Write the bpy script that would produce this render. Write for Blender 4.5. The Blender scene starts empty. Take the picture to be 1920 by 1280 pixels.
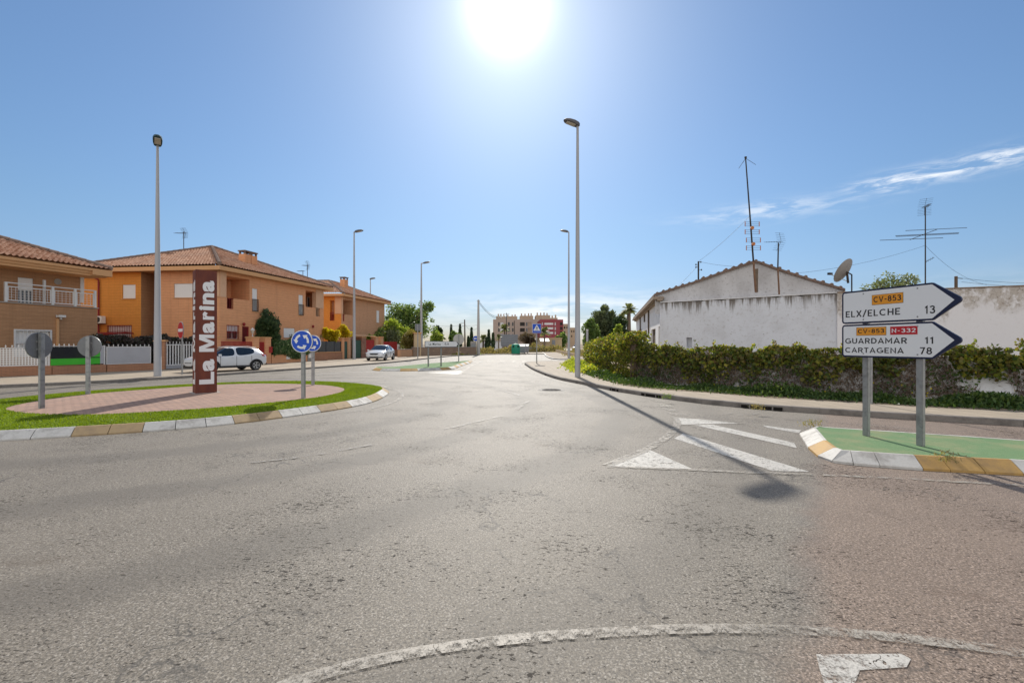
import bpy, bmesh, math, random
import numpy as np
from mathutils import Vector, Matrix
R = math.radians
random.seed(7)
S = bpy.context.scene
COL = S.collection

# ------------------------------------------------------------------ camera
F, HZ, CX, H = 853.3, 645.0, 960.0, 1.6        # focal length and horizon in photo pixels, eye height in metres
cam = bpy.data.cameras.new('camera'); co = bpy.data.objects.new('camera', cam); COL.objects.link(co)
cam.lens = 16.0; cam.sensor_width = 36.0; cam.clip_end = 6000; cam.clip_start = 0.05
cam.shift_y = 5 / 1920
co.location = (0, 0, H); co.rotation_euler = (R(90), 0, 0)
S.camera = co

# ------------------------------------------------------------------ light
SUN_AZ, SUN_EL = R(-0.5), R(36.7)
sdir = Vector((math.sin(SUN_AZ) * math.cos(SUN_EL), math.cos(SUN_AZ) * math.cos(SUN_EL), math.sin(SUN_EL)))
sl = bpy.data.lights.new('sun', 'SUN'); sl.energy = 3.1; sl.angle = R(0.53); sl.color = (1.0, 0.94, 0.84)
so = bpy.data.objects.new('sun', sl); COL.objects.link(so)
so.rotation_euler = sdir.to_track_quat('Z', 'Y').to_euler(); so.location = (0, 60, 60)
S.view_settings.view_transform = 'Standard'; S.view_settings.look = 'None'
S.view_settings.exposure = 0.7; S.view_settings.gamma = 1.0; S.view_settings.use_curve_mapping = False
S.cycles.max_bounces = 8; S.cycles.transparent_max_bounces = 24

# ------------------------------------------------------------------ node helpers
class NT:
    def __init__(s, nt): s.nt = nt
    def n(s, t, props=None, **inp):
        nd = s.nt.nodes.new(t)
        for k, v in (props or {}).items(): setattr(nd, k, v)
        for k, v in inp.items():
            key = int(k[1:]) if k[0] == 'i' and k[1:].isdigit() else k.replace('_', ' ')
            s.set(nd.inputs[key], v)
        return nd
    def set(s, sock, v):
        if hasattr(v, 'is_output') or isinstance(v, bpy.types.NodeSocket): s.nt.links.new(v, sock)
        else:
            if sock.type == 'RGBA' and not hasattr(v, '__len__'): v = (v, v, v, 1)
            if sock.type == 'RGBA' and len(v) == 3: v = (*v, 1)
            sock.default_value = v
    def m(s, op, a, b=0.0, c=0.0, clamp=False):
        nd = s.nt.nodes.new('ShaderNodeMath'); nd.operation = op; nd.use_clamp = clamp
        for i, v in enumerate((a, b, c)): s.set(nd.inputs[i], v)
        return nd.outputs[0]
    def mix(s, f, a, b, blend='MIX'):
        nd = s.nt.nodes.new('ShaderNodeMix'); nd.data_type = 'RGBA'; nd.blend_type = blend
        s.set(nd.inputs[0], f); s.set(nd.inputs[6], a); s.set(nd.inputs[7], b)
        return nd.outputs[2]
    def ss(s, x, a, b):      # smoothstep
        nd = s.nt.nodes.new('ShaderNodeMapRange'); nd.interpolation_type = 'SMOOTHSTEP'
        s.set(nd.inputs[0], x); s.set(nd.inputs[1], a); s.set(nd.inputs[2], b)
        return nd.outputs[0]
    def noise(s, vec, scale, detail=3, rough=0.55, dist=0.0):
        nd = s.n('ShaderNodeTexNoise', Vector=vec, Scale=scale, Detail=detail, Roughness=rough, Distortion=dist)
        return nd.outputs['Fac']
    def map(s, vec, loc=(0, 0, 0), rot=(0, 0, 0), scale=(1, 1, 1)):
        return s.n('ShaderNodeMapping', Vector=vec, Location=loc, Rotation=rot, Scale=scale).outputs[0]
    def uv(s): return s.n('ShaderNodeUVMap').outputs[0]
    def pos(s): return s.n('ShaderNodeNewGeometry').outputs['Position']
    def island(s): return s.n('ShaderNodeNewGeometry').outputs['Random Per Island']
    def bump(s, h, strength=0.5, dist=0.01):
        return s.n('ShaderNodeBump', Height=h, Strength=strength, Distance=dist).outputs[0]

def material(name, color=0.5, rough=0.7, metal=0.0, fn=None, spec=0.5):
    m = bpy.data.materials.new(name); m.use_nodes = True
    t = NT(m.node_tree); b = m.node_tree.nodes['Principled BSDF']
    t.set(b.inputs['Base Color'], color); t.set(b.inputs['Roughness'], rough)
    t.set(b.inputs['Metallic'], metal); t.set(b.inputs['Specular IOR Level'], spec)
    if fn: fn(t, b)
    return m

# ------------------------------------------------------------------ sky
w = bpy.data.worlds.new('World'); S.world = w; w.use_nodes = True
t = NT(w.node_tree); bg = w.node_tree.nodes['Background']
SKYS = 0.08
sky = t.n('ShaderNodeTexSky', dict(sky_type='NISHITA', sun_disc=False, sun_elevation=SUN_EL, sun_rotation=SUN_AZ,
          altitude=0, air_density=1.0, dust_density=0.35, ozone_density=2.0))
D = t.n('ShaderNodeTexCoord').outputs['Generated']
sep = t.n('ShaderNodeSeparateXYZ', Vector=D)
dx, dy, dz = sep.outputs
dot = t.n('ShaderNodeVectorMath', dict(operation='DOT_PRODUCT'), i0=D, i1=tuple(sdir)).outputs['Value']
ang = t.m('MULTIPLY', t.m('ARCCOSINE', t.m('MINIMUM', dot, 1.0)), 57.2958)
a1 = t.m('DIVIDE', ang, 3.3)
core = t.m('MULTIPLY', t.m('EXPONENT', t.m('MULTIPLY', t.m('MULTIPLY', a1, a1), -1.0)), 9.0)
halo = t.m('MULTIPLY', t.m('EXPONENT', t.m('MULTIPLY', ang, -1 / 6.5)), 2.3)
glow = t.m('ADD', core, halo)
az = t.m('MULTIPLY', t.m('ARCTAN2', dx, dy), 57.2958)
el = t.m('MULTIPLY', t.m('ARCSINE', dz), 57.2958)
# thin cirrus: one long streak with ragged puffs, and a low bank along the horizon
ae = t.n('ShaderNodeCombineXYZ', X=az, Y=el, Z=0.0).outputs[0]
def gauss(c, wd, v):
    q = t.m('DIVIDE', t.m('SUBTRACT', v, c), wd)
    return t.m('EXPONENT', t.m('MULTIPLY', t.m('MULTIPLY', q, q), -1.0))
nz = t.noise(t.map(ae, rot=(0, 0, R(-14)), scale=(0.28, 1.5, 1)), 1.0, 7, 0.62, 0.6)
nz2 = t.noise(t.map(ae, loc=(7, 3, 0), scale=(0.16, 0.9, 1)), 1.0, 6, 0.6, 0.4)
elc = t.m('ADD', 15.35, t.m('MULTIPLY', t.m('SUBTRACT', az, 42.0), 0.035))
streak = t.m('MULTIPLY', gauss(0.0, 0.75, t.m('SUBTRACT', el, elc)), t.ss(az, 35.0, 39.5))
puffs = t.m('MULTIPLY', t.m('MULTIPLY', gauss(14.3, 0.85, el), gauss(29.0, 7.0, az)), 0.55)
c1 = t.m('MULTIPLY', t.ss(nz, 0.38, 0.66), t.m('ADD', streak, puffs))
bank = t.m('MULTIPLY', gauss(3.6, 2.2, el), t.m('ADD', 0.25, gauss(8.0, 10.0, az)))
c2 = t.m('MULTIPLY', t.ss(nz2, 0.38, 0.62), bank)
cl = t.m('ADD', t.m('MULTIPLY', c1, 0.85), t.m('MULTIPLY', c2, 0.75), clamp=True)
low = t.m('SUBTRACT', 0.92, t.m('MULTIPLY', t.m('EXPONENT', t.m('MULTIPLY', t.m('MAXIMUM', el, 0.0), -1 / 11.0)), 0.50))
tint = t.mix(t.ss(el, 0.0, 14.0), (0.84, 0.92, 1.16, 1), (0.78, 0.92, 1.02, 1))
skyc = t.mix(1.0, t.mix(1.0, sky.outputs[0], tint, 'MULTIPLY'), t.n('ShaderNodeCombineColor', i0=low, i1=low, i2=low).outputs[0], 'MULTIPLY')
gcol = t.mix(1.0, (1.0, 0.97, 0.95, 1), glow, 'MULTIPLY')
skyg = t.mix(1.0, skyc, gcol, 'ADD')
north_fill = t.m('MULTIPLY', t.ss(t.m('MULTIPLY', dy, -1.0), -0.05, 0.35), t.ss(t.noise(t.map(D, scale=(1, 1, 2.2)), 2.2, 6, 0.6), 0.33, 0.56))
skyn = t.mix(north_fill, t.mix(cl, skyg, (8.5, 8.7, 8.9, 1)), (10.3, 10.1, 9.9, 1))   # bright broken cloud added behind the camera, fill for the shaded walls
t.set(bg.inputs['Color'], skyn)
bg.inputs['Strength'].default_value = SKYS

# ------------------------------------------------------------------ geometry helpers
def G(px, py, h=0.0):                       # a photo pixel on the plane z = h -> x, y in metres
    Y = (H - h) * F / (py - HZ)
    return ((px - CX) / F * Y, Y)
def PX(px, py, Y):                          # a photo pixel at distance Y -> x, y, z
    return Vector(((px - CX) / F * Y, Y, H + (HZ - py) * Y / F))

def wloc(o):
    v = Vector((0, 0, 0))
    while o is not None: v += o.location; o = o.parent
    return v
def tag(o, label=None, cat=None, group=None, kind=None):
    if label: o['label'] = label
    if cat: o['category'] = cat
    if group: o['group'] = group
    if kind: o['kind'] = kind
    return o
def thing(name, label, cat, loc=(0, 0, 0), rz=0.0, group=None):
    o = bpy.data.objects.new(name, None); COL.objects.link(o); o.empty_display_size = 0.2
    o.location = loc; o.rotation_euler = (0, 0, rz)
    return tag(o, label, cat, group)
def copy_tree(o, parent=None):
    c = o.copy(); COL.objects.link(c)
    if parent: c.parent = parent
    for ch in [x for x in bpy.data.objects if x.parent == o]: copy_tree(ch, c)
    return c

def link(name, me, parent=None, loc=(0, 0, 0)):
    o = bpy.data.objects.new(name, me); COL.objects.link(o); o.parent = parent; o.location = loc
    return o

def auto_uv(me):
    n = len(me.loops)
    if not n: return
    uv = me.uv_layers.new(name='UVMap')
    vc = np.empty(len(me.vertices) * 3, 'f'); me.vertices.foreach_get('co', vc); vc = vc.reshape(-1, 3)
    li = np.empty(n, 'i'); me.loops.foreach_get('vertex_index', li)
    pn = np.empty(len(me.polygons) * 3, 'f'); me.polygons.foreach_get('normal', pn); pn = pn.reshape(-1, 3)
    lt = np.empty(len(me.polygons), 'i'); me.polygons.foreach_get('loop_total', lt)
    N = np.repeat(pn, lt, 0); p = vc[li]
    tx, ty = -N[:, 1], N[:, 0]; l = np.hypot(tx, ty); l[l < 1e-6] = 1
    u = (p[:, 0] * tx + p[:, 1] * ty) / l
    flat = np.abs(N[:, 2]) > 0.75
    out = np.stack([np.where(flat, p[:, 0], u), np.where(flat, p[:, 1], p[:, 2])], 1).astype('f')
    uv.data.foreach_set('uv', out.ravel())

class MB:
    def __init__(s): s.v = []; s.f = []; s.m = []; s.cur = 0
    def add(s, vs, fs):
        b = len(s.v); s.v += [tuple(x) for x in vs]
        for f in fs: s.f.append([b + i for i in f]); s.m.append(s.cur)
        return s
    def mat(s, i): s.cur = i; return s
    def poly(s, pts): return s.add(pts, [list(range(len(pts)))])
    def box(s, c, size, rz=0.0, M=None):
        hx, hy, hz = size[0] / 2, size[1] / 2, size[2] / 2
        vs = [Vector((x, y, z)) for x in (-hx, hx) for y in (-hy, hy) for z in (-hz, hz)]
        if M is None: M = Matrix.Rotation(rz, 3, 'Z')
        vs = [M @ v + Vector(c) for v in vs]
        return s.add(vs, [(0, 1, 3, 2), (4, 6, 7, 5), (0, 4, 5, 1), (2, 3, 7, 6), (0, 2, 6, 4), (1, 5, 7, 3)])
    def hull8(s, a, b):      # two quads (lists of 4 points) joined to a solid
        return s.add(list(a) + list(b), [(3, 2, 1, 0), (4, 5, 6, 7)] + [(i, (i + 1) % 4, 4 + (i + 1) % 4, 4 + i) for i in range(4)])
    def prism(s, poly, z0, z1):
        n = len(poly)
        vs = [(p[0], p[1], z0) for p in poly] + [(p[0], p[1], z1) for p in poly]
        return s.add(vs, [list(range(n - 1, -1, -1)), list(range(n, 2 * n))] + [(i, (i + 1) % n, n + (i + 1) % n, n + i) for i in range(n)])
    def tube(s, path, r, n=8, cap=True):
        path = [Vector(p) for p in path]; k = len(path)
        rs = r if hasattr(r, '__len__') else [r] * k
        vs = []; prev = None
        for i, p in enumerate(path):
            d = (path[min(i + 1, k - 1)] - path[max(i - 1, 0)])
            d = d.normalized() if d.length > 1e-9 else Vector((0, 0, 1))
            if prev is None:
                a = d.orthogonal().normalized()
            else:
                a = (prev - d * prev.dot(d)); a = a.normalized() if a.length > 1e-6 else d.orthogonal().normalized()
            prev = a; b = d.cross(a)
            for j in range(n):
                q = 2 * math.pi * j / n
                vs.append(p + (a * math.cos(q) + b * math.sin(q)) * rs[i])
        fs = [(i * n + j, i * n + (j + 1) % n, (i + 1) * n + (j + 1) % n, (i + 1) * n + j) for i in range(k - 1) for j in range(n)]
        if cap: fs += [list(range(n - 1, -1, -1)), [(k - 1) * n + j for j in range(n)]]
        return s.add(vs, fs)
    def lathe(s, prof, c=(0, 0, 0), n=16, M=None):   # prof: (r, z)
        vs = []; M = M or Matrix.Identity(3)
        for r, z in prof:
            for j in range(n):
                q = 2 * math.pi * j / n
                vs.append(M @ Vector((r * math.cos(q), r * math.sin(q), z)) + Vector(c))
        k = len(prof)
        fs = [(i * n + j, i * n + (j + 1) % n, (i + 1) * n + (j + 1) % n, (i + 1) * n + j) for i in range(k - 1) for j in range(n)]
        fs += [list(range(n - 1, -1, -1)), [(k - 1) * n + j for j in range(n)]]
        return s.add(vs, fs)
    def build(s, name, mats, parent=None, world=False, smooth=False, loc=(0, 0, 0), bevel=0.0, fix=True):
        vs = s.v
        if world and parent is not None:
            o = wloc(parent); vs = [(v[0] - o.x, v[1] - o.y, v[2] - o.z) for v in vs]
        elif world and parent is None and loc != (0, 0, 0):
            vs = [(v[0] - loc[0], v[1] - loc[1], v[2] - loc[2]) for v in vs]
        me = bpy.data.meshes.new(name); me.from_pydata(vs, [], s.f); me.validate()
        if not hasattr(mats, '__len__'): mats = [mats]
        for m in mats: me.materials.append(m)
        if len(mats) > 1: me.polygons.foreach_set('material_index', s.m[:len(me.polygons)])
        if fix or bevel:
            bm = bmesh.new(); bm.from_mesh(me)
            if bevel: bmesh.ops.bevel(bm, geom=[e for e in bm.edges if not e.is_boundary and e.calc_face_angle(0) > 0.6], offset=bevel, segments=2, affect='EDGES', clamp_overlap=True)
            bmesh.ops.recalc_face_normals(bm, faces=bm.faces); bm.to_mesh(me); bm.free()
        if smooth:
            me.polygons.foreach_set('use_smooth', [True] * len(me.polygons))
            if smooth != 'all':
                try: me.set_sharp_from_angle(angle=R(40))
                except Exception: pass
        me.update(); auto_uv(me)
        return link(name, me, parent, loc)

def smooth_path(pts, step, closed=False):      # Catmull-Rom through the points, resampled
    P = [Vector(p) for p in pts]; n = len(P); out = []
    for i in range(n if closed else n - 1):
        if closed: p0, p1, p2, p3 = P[i - 1], P[i], P[(i + 1) % n], P[(i + 2) % n]
        else: p0, p1, p2, p3 = P[max(i - 1, 0)], P[i], P[i + 1], P[min(i + 2, n - 1)]
        k = max(1, int((p2 - p1).length / step))
        for j in range(k):
            u = j / k
            out.append(0.5 * ((2 * p1) + (p2 - p0) * u + (2 * p0 - 5 * p1 + 4 * p2 - p3) * u * u + (3 * p1 - p0 - 3 * p2 + p3) * u ** 3))
    if not closed: out.append(P[-1])
    return out
def offset_path(path, d, closed=False):         # to the left of the travel direction for d > 0
    n = len(path); out = []
    for i, p in enumerate(path):
        a = path[i - 1] if (closed or i > 0) else p
        b = path[(i + 1) % n] if (closed or i < n - 1) else p
        q = Vector((b[0] - a[0], b[1] - a[1])); q = q.normalized() if q.length > 1e-9 else Vector((1, 0))
        out.append(Vector((p[0] - q.y * d, p[1] + q.x * d)))
    return out

def text_mesh(body, size, bold=0.0, space=1.0, align='LEFT', extrude=0.001, xscale=1.0):
    cu = bpy.data.curves.new('txt', 'FONT'); cu.body = body; cu.size = size; cu.offset = bold; cu.extrude = extrude
    cu.align_x = align; cu.space_character = space; cu.resolution_u = 4
    ob = bpy.data.objects.new('txt', cu); COL.objects.link(ob)
    dg = bpy.context.evaluated_depsgraph_get(); dg.update()
    me = bpy.data.meshes.new_from_object(ob.evaluated_get(dg))
    bpy.data.objects.remove(ob); bpy.data.curves.remove(cu)
    me.transform(Matrix.Scale(xscale, 4, (1, 0, 0)))
    return me
def bounds(me):
    a = np.array([v.co[:] for v in me.vertices]); return a.min(0), a.max(0)

# leaf clouds: every leaf a bent rhombus of its own
def leaf_obj(name, P, size, mat, parent=None, seed=0, droop=0.3, long=1.6, world=True, N=None):
    rng = np.random.default_rng(seed); P = np.asarray(P, float); n = len(P)
    if world and parent is not None: P = P - np.array(wloc(parent)[:])
    sz = np.asarray(size, float) * np.ones(n) * rng.uniform(0.6, 1.35, n)
    a = rng.normal(size=(n, 3)); a[:, 2] -= droop; a /= np.linalg.norm(a, axis=1)[:, None]
    b = rng.normal(size=(n, 3))
    if N is not None:               # leaves lying against a surface with normal N
        nn = np.asarray(N, float) + rng.normal(size=(n, 3)) * 0.45; b = np.cross(nn, a)
    b -= a * (a * b).sum(1)[:, None]; b /= np.linalg.norm(b, axis=1)[:, None] + 1e-9
    c = np.cross(a, b)
    la = a * (sz * long / 2)[:, None]; lb = b * (sz / 2)[:, None]; lc = c * (sz * 0.18)[:, None]
    V = np.stack([P - la, P + lb - lc * 0.2 + lc, P + la, P - lb + lc], 1).reshape(-1, 3).astype('f')
    me = bpy.data.meshes.new(name); me.vertices.add(4 * n); me.vertices.foreach_set('co', V.ravel())
    me.loops.add(4 * n); me.loops.foreach_set('vertex_index', np.arange(4 * n, dtype='i'))
    me.polygons.add(n); me.polygons.foreach_set('loop_start', np.arange(0, 4 * n, 4, dtype='i'))
    me.update(calc_edges=True); me.validate(); me.materials.append(mat)
    return link(name, me, parent)
def blob_points(blobs, n, seed, shell=0.55):
    rng = np.random.default_rng(seed); vol = np.array([b[3] * b[4] * b[5] for b in blobs]) ** 0.8
    k = rng.choice(len(blobs), n, p=vol / vol.sum())
    B = np.array([b[:6] for b in blobs])[k]
    d = rng.normal(size=(n, 3)); d /= np.linalg.norm(d, axis=1)[:, None]
    r = rng.uniform(shell ** 3, 1.0, n) ** (1 / 3) * rng.uniform(0.82, 1.1, n)
    return B[:, :3] + d * r[:, None] * B[:, 3:6]
# ------------------------------------------------------------------ materials
M = {}
def mk(name, *a, **k): M[name] = material(name, *a, **k); return M[name]

def f_asphalt(t, b):
    p = t.pos()
    sp = t.n('ShaderNodeSeparateXYZ', Vector=p)
    big = t.noise(p, 0.22, 4, 0.6)
    mid = t.noise(p, 1.3, 4, 0.6)
    fine = t.noise(p, 62, 3, 0.8)
    vor = t.n('ShaderNodeTexVoronoi', Vector=p, Scale=120.0).outputs['Color']
    chip = t.n('ShaderNodeSeparateColor', Color=vor).outputs[0]
    col = t.mix(t.ss(fine, 0.36, 0.64), (0.077, 0.066, 0.052), (0.240, 0.209, 0.167))
    col = t.mix(t.m('MULTIPLY', t.ss(chip, 0.75, 1.0), 0.5), col, (0.46, 0.42, 0.365))
    col = t.mix(t.m('MULTIPLY', t.ss(chip, 0.25, 0.0), 0.55), col, (0.085, 0.08, 0.073))
    # pits left by lost stones, thicker in some areas than others
    wv = t.n('ShaderNodeTexNoise', Vector=p, Scale=14.0, Detail=2.0).outputs['Color']
    warp = t.n('ShaderNodeVectorMath', dict(operation='MULTIPLY_ADD'), i0=wv, i1=(0.05, 0.03, 0.0), i2=p).outputs[0]
    pit = t.m('MAXIMUM', t.noise(t.map(warp, scale=(0.6, 1.25, 1)), 21, 3, 0.7), t.m('SUBTRACT', t.noise(t.map(warp, scale=(0.7, 1.2, 1)), 46, 2, 0.6), 0.01))
    area = t.m('MULTIPLY_ADD', t.noise(p, 0.8, 3, 0.6), -0.40, 0.825)
    pits = t.ss(pit, area, t.m('ADD', area, 0.03))
    col = t.mix(t.m('MULTIPLY', pits, 0.85), col, (0.035, 0.032, 0.030))
    col = t.mix(t.m('MULTIPLY', t.ss(mid, 0.50, 0.75), 0.30), col, (0.115, 0.100, 0.082))
    col = t.mix(t.m('MULTIPLY', t.ss(big, 0.46, 0.7), 0.36), col, (0.22, 0.19, 0.152))
    # oily brown stains, wheel tracks around the island
    st = t.ss(t.noise(t.map(p, scale=(0.5, 1.2, 1)), 0.9, 4, 0.7), 0.60, 0.74)
    col = t.mix(t.m('MULTIPLY', st, 0.5), col, (0.085, 0.062, 0.042))
    rr = t.n('ShaderNodeVectorMath', dict(operation='LENGTH'), i0=t.n('ShaderNodeVectorMath', dict(operation='SUBTRACT'), i0=p, i1=(-8.4, 12.5, 0)).outputs[0]).outputs['Value']
    band = t.m('ADD', t.m('SINE', t.m('ADD', t.m('MULTIPLY', rr, 2.9), t.m('MULTIPLY', mid, 2.2))), 0.0)
    track = t.m('MULTIPLY', t.ss(band, 0.25, 1.0), t.m('MULTIPLY', t.ss(rr, 5.0, 6.2), t.ss(rr, 16.0, 11.0)))
    col = t.mix(t.m('MULTIPLY', track, 0.45), col, (0.095, 0.084, 0.070))
    # younger, reddish surfacing on the exit lane to the right
    d = t.m('MULTIPLY_ADD', sp.outputs[0], 0.82, t.m('MULTIPLY_ADD', sp.outputs[1], -0.574, 0.15))
    pink = t.ss(t.m('MULTIPLY_ADD', t.m('SUBTRACT', mid, 0.5), 0.55, d), -0.16, 0.16)
    col = t.mix(t.m('MULTIPLY', pink, 0.8), col, t.mix(1.0, col, (1.13, 0.94, 0.88, 1), 'MULTIPLY'))
    seam = t.m('MULTIPLY', t.ss(t.m('ABSOLUTE', d), 0.2, 0.02), t.ss(t.noise(p, 3.0, 3), 0.3, 0.7))
    col = t.mix(t.m('MULTIPLY', seam, 0.30), col, (0.09, 0.08, 0.075))
    # hairline cracks
    cr = t.n('ShaderNodeTexVoronoi', dict(feature='DISTANCE_TO_EDGE'), Vector=t.n('ShaderNodeVectorMath', dict(operation='ADD'), i0=p, i1=t.n('ShaderNodeTexNoise', Vector=p, Scale=2.5, Detail=4.0).outputs['Color']).outputs[0], Scale=0.55).outputs[0]
    crk = t.m('MULTIPLY', t.ss(cr, 0.012, 0.003), t.ss(t.noise(p, 0.4, 2), 0.44, 0.58))
    col = t.mix(t.m('MULTIPLY', crk, 0.6), col, (0.04, 0.037, 0.034))
    t.set(b.inputs['Base Color'], col)
    t.set(b.inputs['Roughness'], t.m('MULTIPLY_ADD', fine, 0.2, 0.58))
    t.set(b.inputs['Specular IOR Level'], t.m('MULTIPLY', t.m('SUBTRACT', 1.0, t.m('MULTIPLY', pits, 0.9)), 0.33))
    h = t.m('SUBTRACT', t.m('MULTIPLY_ADD', chip, 0.35, t.m('MULTIPLY', fine, 0.8)), t.m('MULTIPLY', pits, 1.3))
    t.set(b.inputs['Normal'], t.bump(h, 0.3, 0.004))
mk('asphalt', fn=f_asphalt, spec=0.42)

def paint(name, color, wear, scale=14, spec=0.4):
    def fn(t, b):
        p = t.pos()
        n1 = t.noise(p, scale, 5, 0.7); n2 = t.noise(p, 1.6, 3, 0.6); n3 = t.noise(p, 90, 2, 0.7)
        v = t.m('ADD', t.m('MULTIPLY', n1, 0.6), t.m('ADD', t.m('MULTIPLY', n2, 0.3), t.m('MULTIPLY', n3, 0.25)))
        cr = t.n('ShaderNodeTexVoronoi', dict(feature='DISTANCE_TO_EDGE'), Vector=t.n('ShaderNodeVectorMath', dict(operation='ADD'), i0=p, i1=t.n('ShaderNodeTexNoise', Vector=p, Scale=5.0, Detail=3.0).outputs['Color']).outputs[0], Scale=2.6).outputs[0]
        a = t.m('MULTIPLY', t.ss(v, wear - 0.10, wear + 0.09), t.ss(cr, 0.004, 0.014))
        t.set(b.inputs['Base Color'], t.mix(t.ss(n3, 0.35, 0.7), tuple(c * 0.78 for c in color), color))
        t.set(b.inputs['Alpha'], a)
    return mk(name, color, 0.6, fn=fn, spec=spec)
paint('road_paint', (0.50, 0.475, 0.43), 0.49)
paint('faded_paint', (0.36, 0.325, 0.275), 0.575)
paint('ghost_paint', (0.31, 0.285, 0.25), 0.62)

def grime(base, dark, amt=0.5, scale=3.0, fscale=40.0, bump=0.2, streak=False):
    def fn(t, b):
        p = t.n('ShaderNodeTexCoord').outputs['Object']
        q = t.map(p, scale=(1, 1, 0.15)) if streak else p
        n1 = t.noise(q, scale, 5, 0.65); n2 = t.noise(p, fscale, 3, 0.7)
        c = t.mix(t.m('MULTIPLY', t.ss(n1, 0.42, 0.72), amt), base, dark)
        c = t.mix(t.m('MULTIPLY', t.ss(n2, 0.45, 0.75), 0.25), c, dark)
        t.set(b.inputs['Base Color'], c)
        if bump: t.set(b.inputs['Normal'], t.bump(n2, bump, 0.01))
    return fn
mk('kerb_grey', fn=grime((0.24, 0.215, 0.19), (0.10, 0.088, 0.078), 0.7, 2.5), rough=0.85, spec=0.2)
mk('kerb_white', fn=grime((0.55, 0.53, 0.49), (0.24, 0.215, 0.19), 0.7, 4.0), rough=0.7, spec=0.3)
mk('kerb_ochre', fn=grime((0.44, 0.27, 0.09), (0.24, 0.16, 0.085), 0.6, 4.0), rough=0.7, spec=0.3)
mk('kerb_ochre_shaded', fn=grime((0.40, 0.285, 0.155), (0.24, 0.175, 0.115), 0.7, 4.0), rough=0.75, spec=0.3)  # ochre kerb paint, its shaded look put into the colour
mk('drain_dark', (0.02, 0.018, 0.016), 0.95, spec=0.05)
mk('dish_grey', fn=grime((0.30, 0.285, 0.27), (0.22, 0.20, 0.19), 0.5, 2, bump=0), rough=0.6)
mk('concrete', fn=grime((0.36, 0.34, 0.31), (0.16, 0.15, 0.135), 0.5, 1.5), rough=0.85, spec=0.2)
mk('pole_concrete', fn=grime((0.46, 0.45, 0.43), (0.28, 0.27, 0.26), 0.4, 1.0, streak=True), rough=0.8, spec=0.2)

def f_tiles(c1, c2, mortar, sx, sy, off=0.5, noise_amt=0.4, gap=0.012, bump=0.3):
    def fn(t, b):
        p = t.uv()
        br = t.n('ShaderNodeTexBrick', dict(offset=off), Vector=p, Color1=c1, Color2=c2, Mortar=mortar, Scale=1.0, Mortar_Size=gap, Brick_Width=sx, Row_Height=sy, Bias=0.0)
        n = t.noise(p, 1.1, 4, 0.6); n2 = t.noise(p, 45, 3, 0.7)
        c = t.mix(t.m('MULTIPLY', t.ss(n, 0.4, 0.7), noise_amt), br.outputs[0], tuple(x * 0.62 for x in c1))
        c = t.mix(t.m('MULTIPLY', n2, 0.3), c, tuple(x * 0.6 for x in c2))
        t.set(b.inputs['Base Color'], c)
        t.set(b.inputs['Normal'], t.bump(t.m('MULTIPLY_ADD', br.outputs['Fac'], -0.6, t.m('MULTIPLY', n2, 0.5)), bump, 0.006))
    return fn
mk('pavement_tile', fn=f_tiles((0.40, 0.335, 0.255), (0.35, 0.29, 0.22), (0.20, 0.165, 0.13), 0.4, 0.4, 0.0), rough=0.8, spec=0.25)
mk('pavement_far', fn=grime((0.34, 0.28, 0.215), (0.22, 0.18, 0.14), 0.4, 0.8), rough=0.85, spec=0.2)
mk('paver_pink', fn=f_tiles((0.45, 0.29, 0.22), (0.31, 0.215, 0.175), (0.13, 0.10, 0.085), 0.21, 0.105, 0.5, 0.35, 0.008), rough=0.85, spec=0.15)

def f_brick(c1, c2, mortar):
    def fn(t, b):
        p = t.uv()
        br = t.n('ShaderNodeTexBrick', dict(offset=0.5), Vector=p, Color1=c1, Color2=c2, Mortar=mortar, Scale=1.0, Mortar_Size=0.008, Brick_Width=0.25, Row_Height=0.066, Bias=-0.1)
        vs_ = t.noise(t.map(p, scale=(2.2, 0.12, 1)), 1.0, 4, 0.65)
        rows = t.m('FRACT', t.m('MULTIPLY', t.n('ShaderNodeSeparateXYZ', Vector=p).outputs[1], 1 / 0.198))
        n = t.noise(t.map(p, scale=(0.5, 1.6, 1)), 0.9, 4, 0.6); n2 = t.noise(p, 9, 3, 0.7)
        c = t.mix(t.m('MULTIPLY', t.ss(n, 0.4, 0.75), 0.22), br.outputs[0], tuple(x * 0.7 for x in c1))
        c = t.mix(t.m('MULTIPLY', t.ss(vs_, 0.48, 0.72), 0.30), c, tuple(x * 0.55 for x in c1))
        c = t.mix(t.m('MULTIPLY', t.ss(rows, 0.30, 0.05), 0.30), c, tuple(x * 0.62 for x in c2))
        c = t.mix(t.m('MULTIPLY', t.ss(n2, 0.5, 0.75), 0.18), c, mortar)
        t.set(b.inputs['Base Color'], c)
        t.set(b.inputs['Normal'], t.bump(br.outputs['Fac'], 0.3, -0.005))
    return fn
mk('brick_tan', fn=f_brick((0.80, 0.375, 0.185), (0.71, 0.33, 0.16), (0.52, 0.32, 0.19)), rough=0.9, spec=0.15)
mk('brick_orange', fn=f_brick((0.80, 0.33, 0.065), (0.72, 0.29, 0.06), (0.50, 0.22, 0.07)), rough=0.9, spec=0.15)
mk('brick_brown', fn=f_brick((0.46, 0.25, 0.13), (0.39, 0.21, 0.11), (0.30, 0.19, 0.11)), rough=0.9, spec=0.15)
mk('brick_far', fn=f_brick((0.66, 0.37, 0.21), (0.58, 0.32, 0.18), (0.38, 0.24, 0.15)), rough=0.9, spec=0.15)
mk('brick_low', fn=f_brick((0.46, 0.225, 0.13), (0.38, 0.19, 0.11), (0.27, 0.16, 0.10)), rough=0.9, spec=0.15)
mk('stucco_peach', fn=grime((0.66, 0.42, 0.27), (0.52, 0.32, 0.20), 0.4, 1.2, bump=0.1), rough=0.9, spec=0.15)
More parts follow.
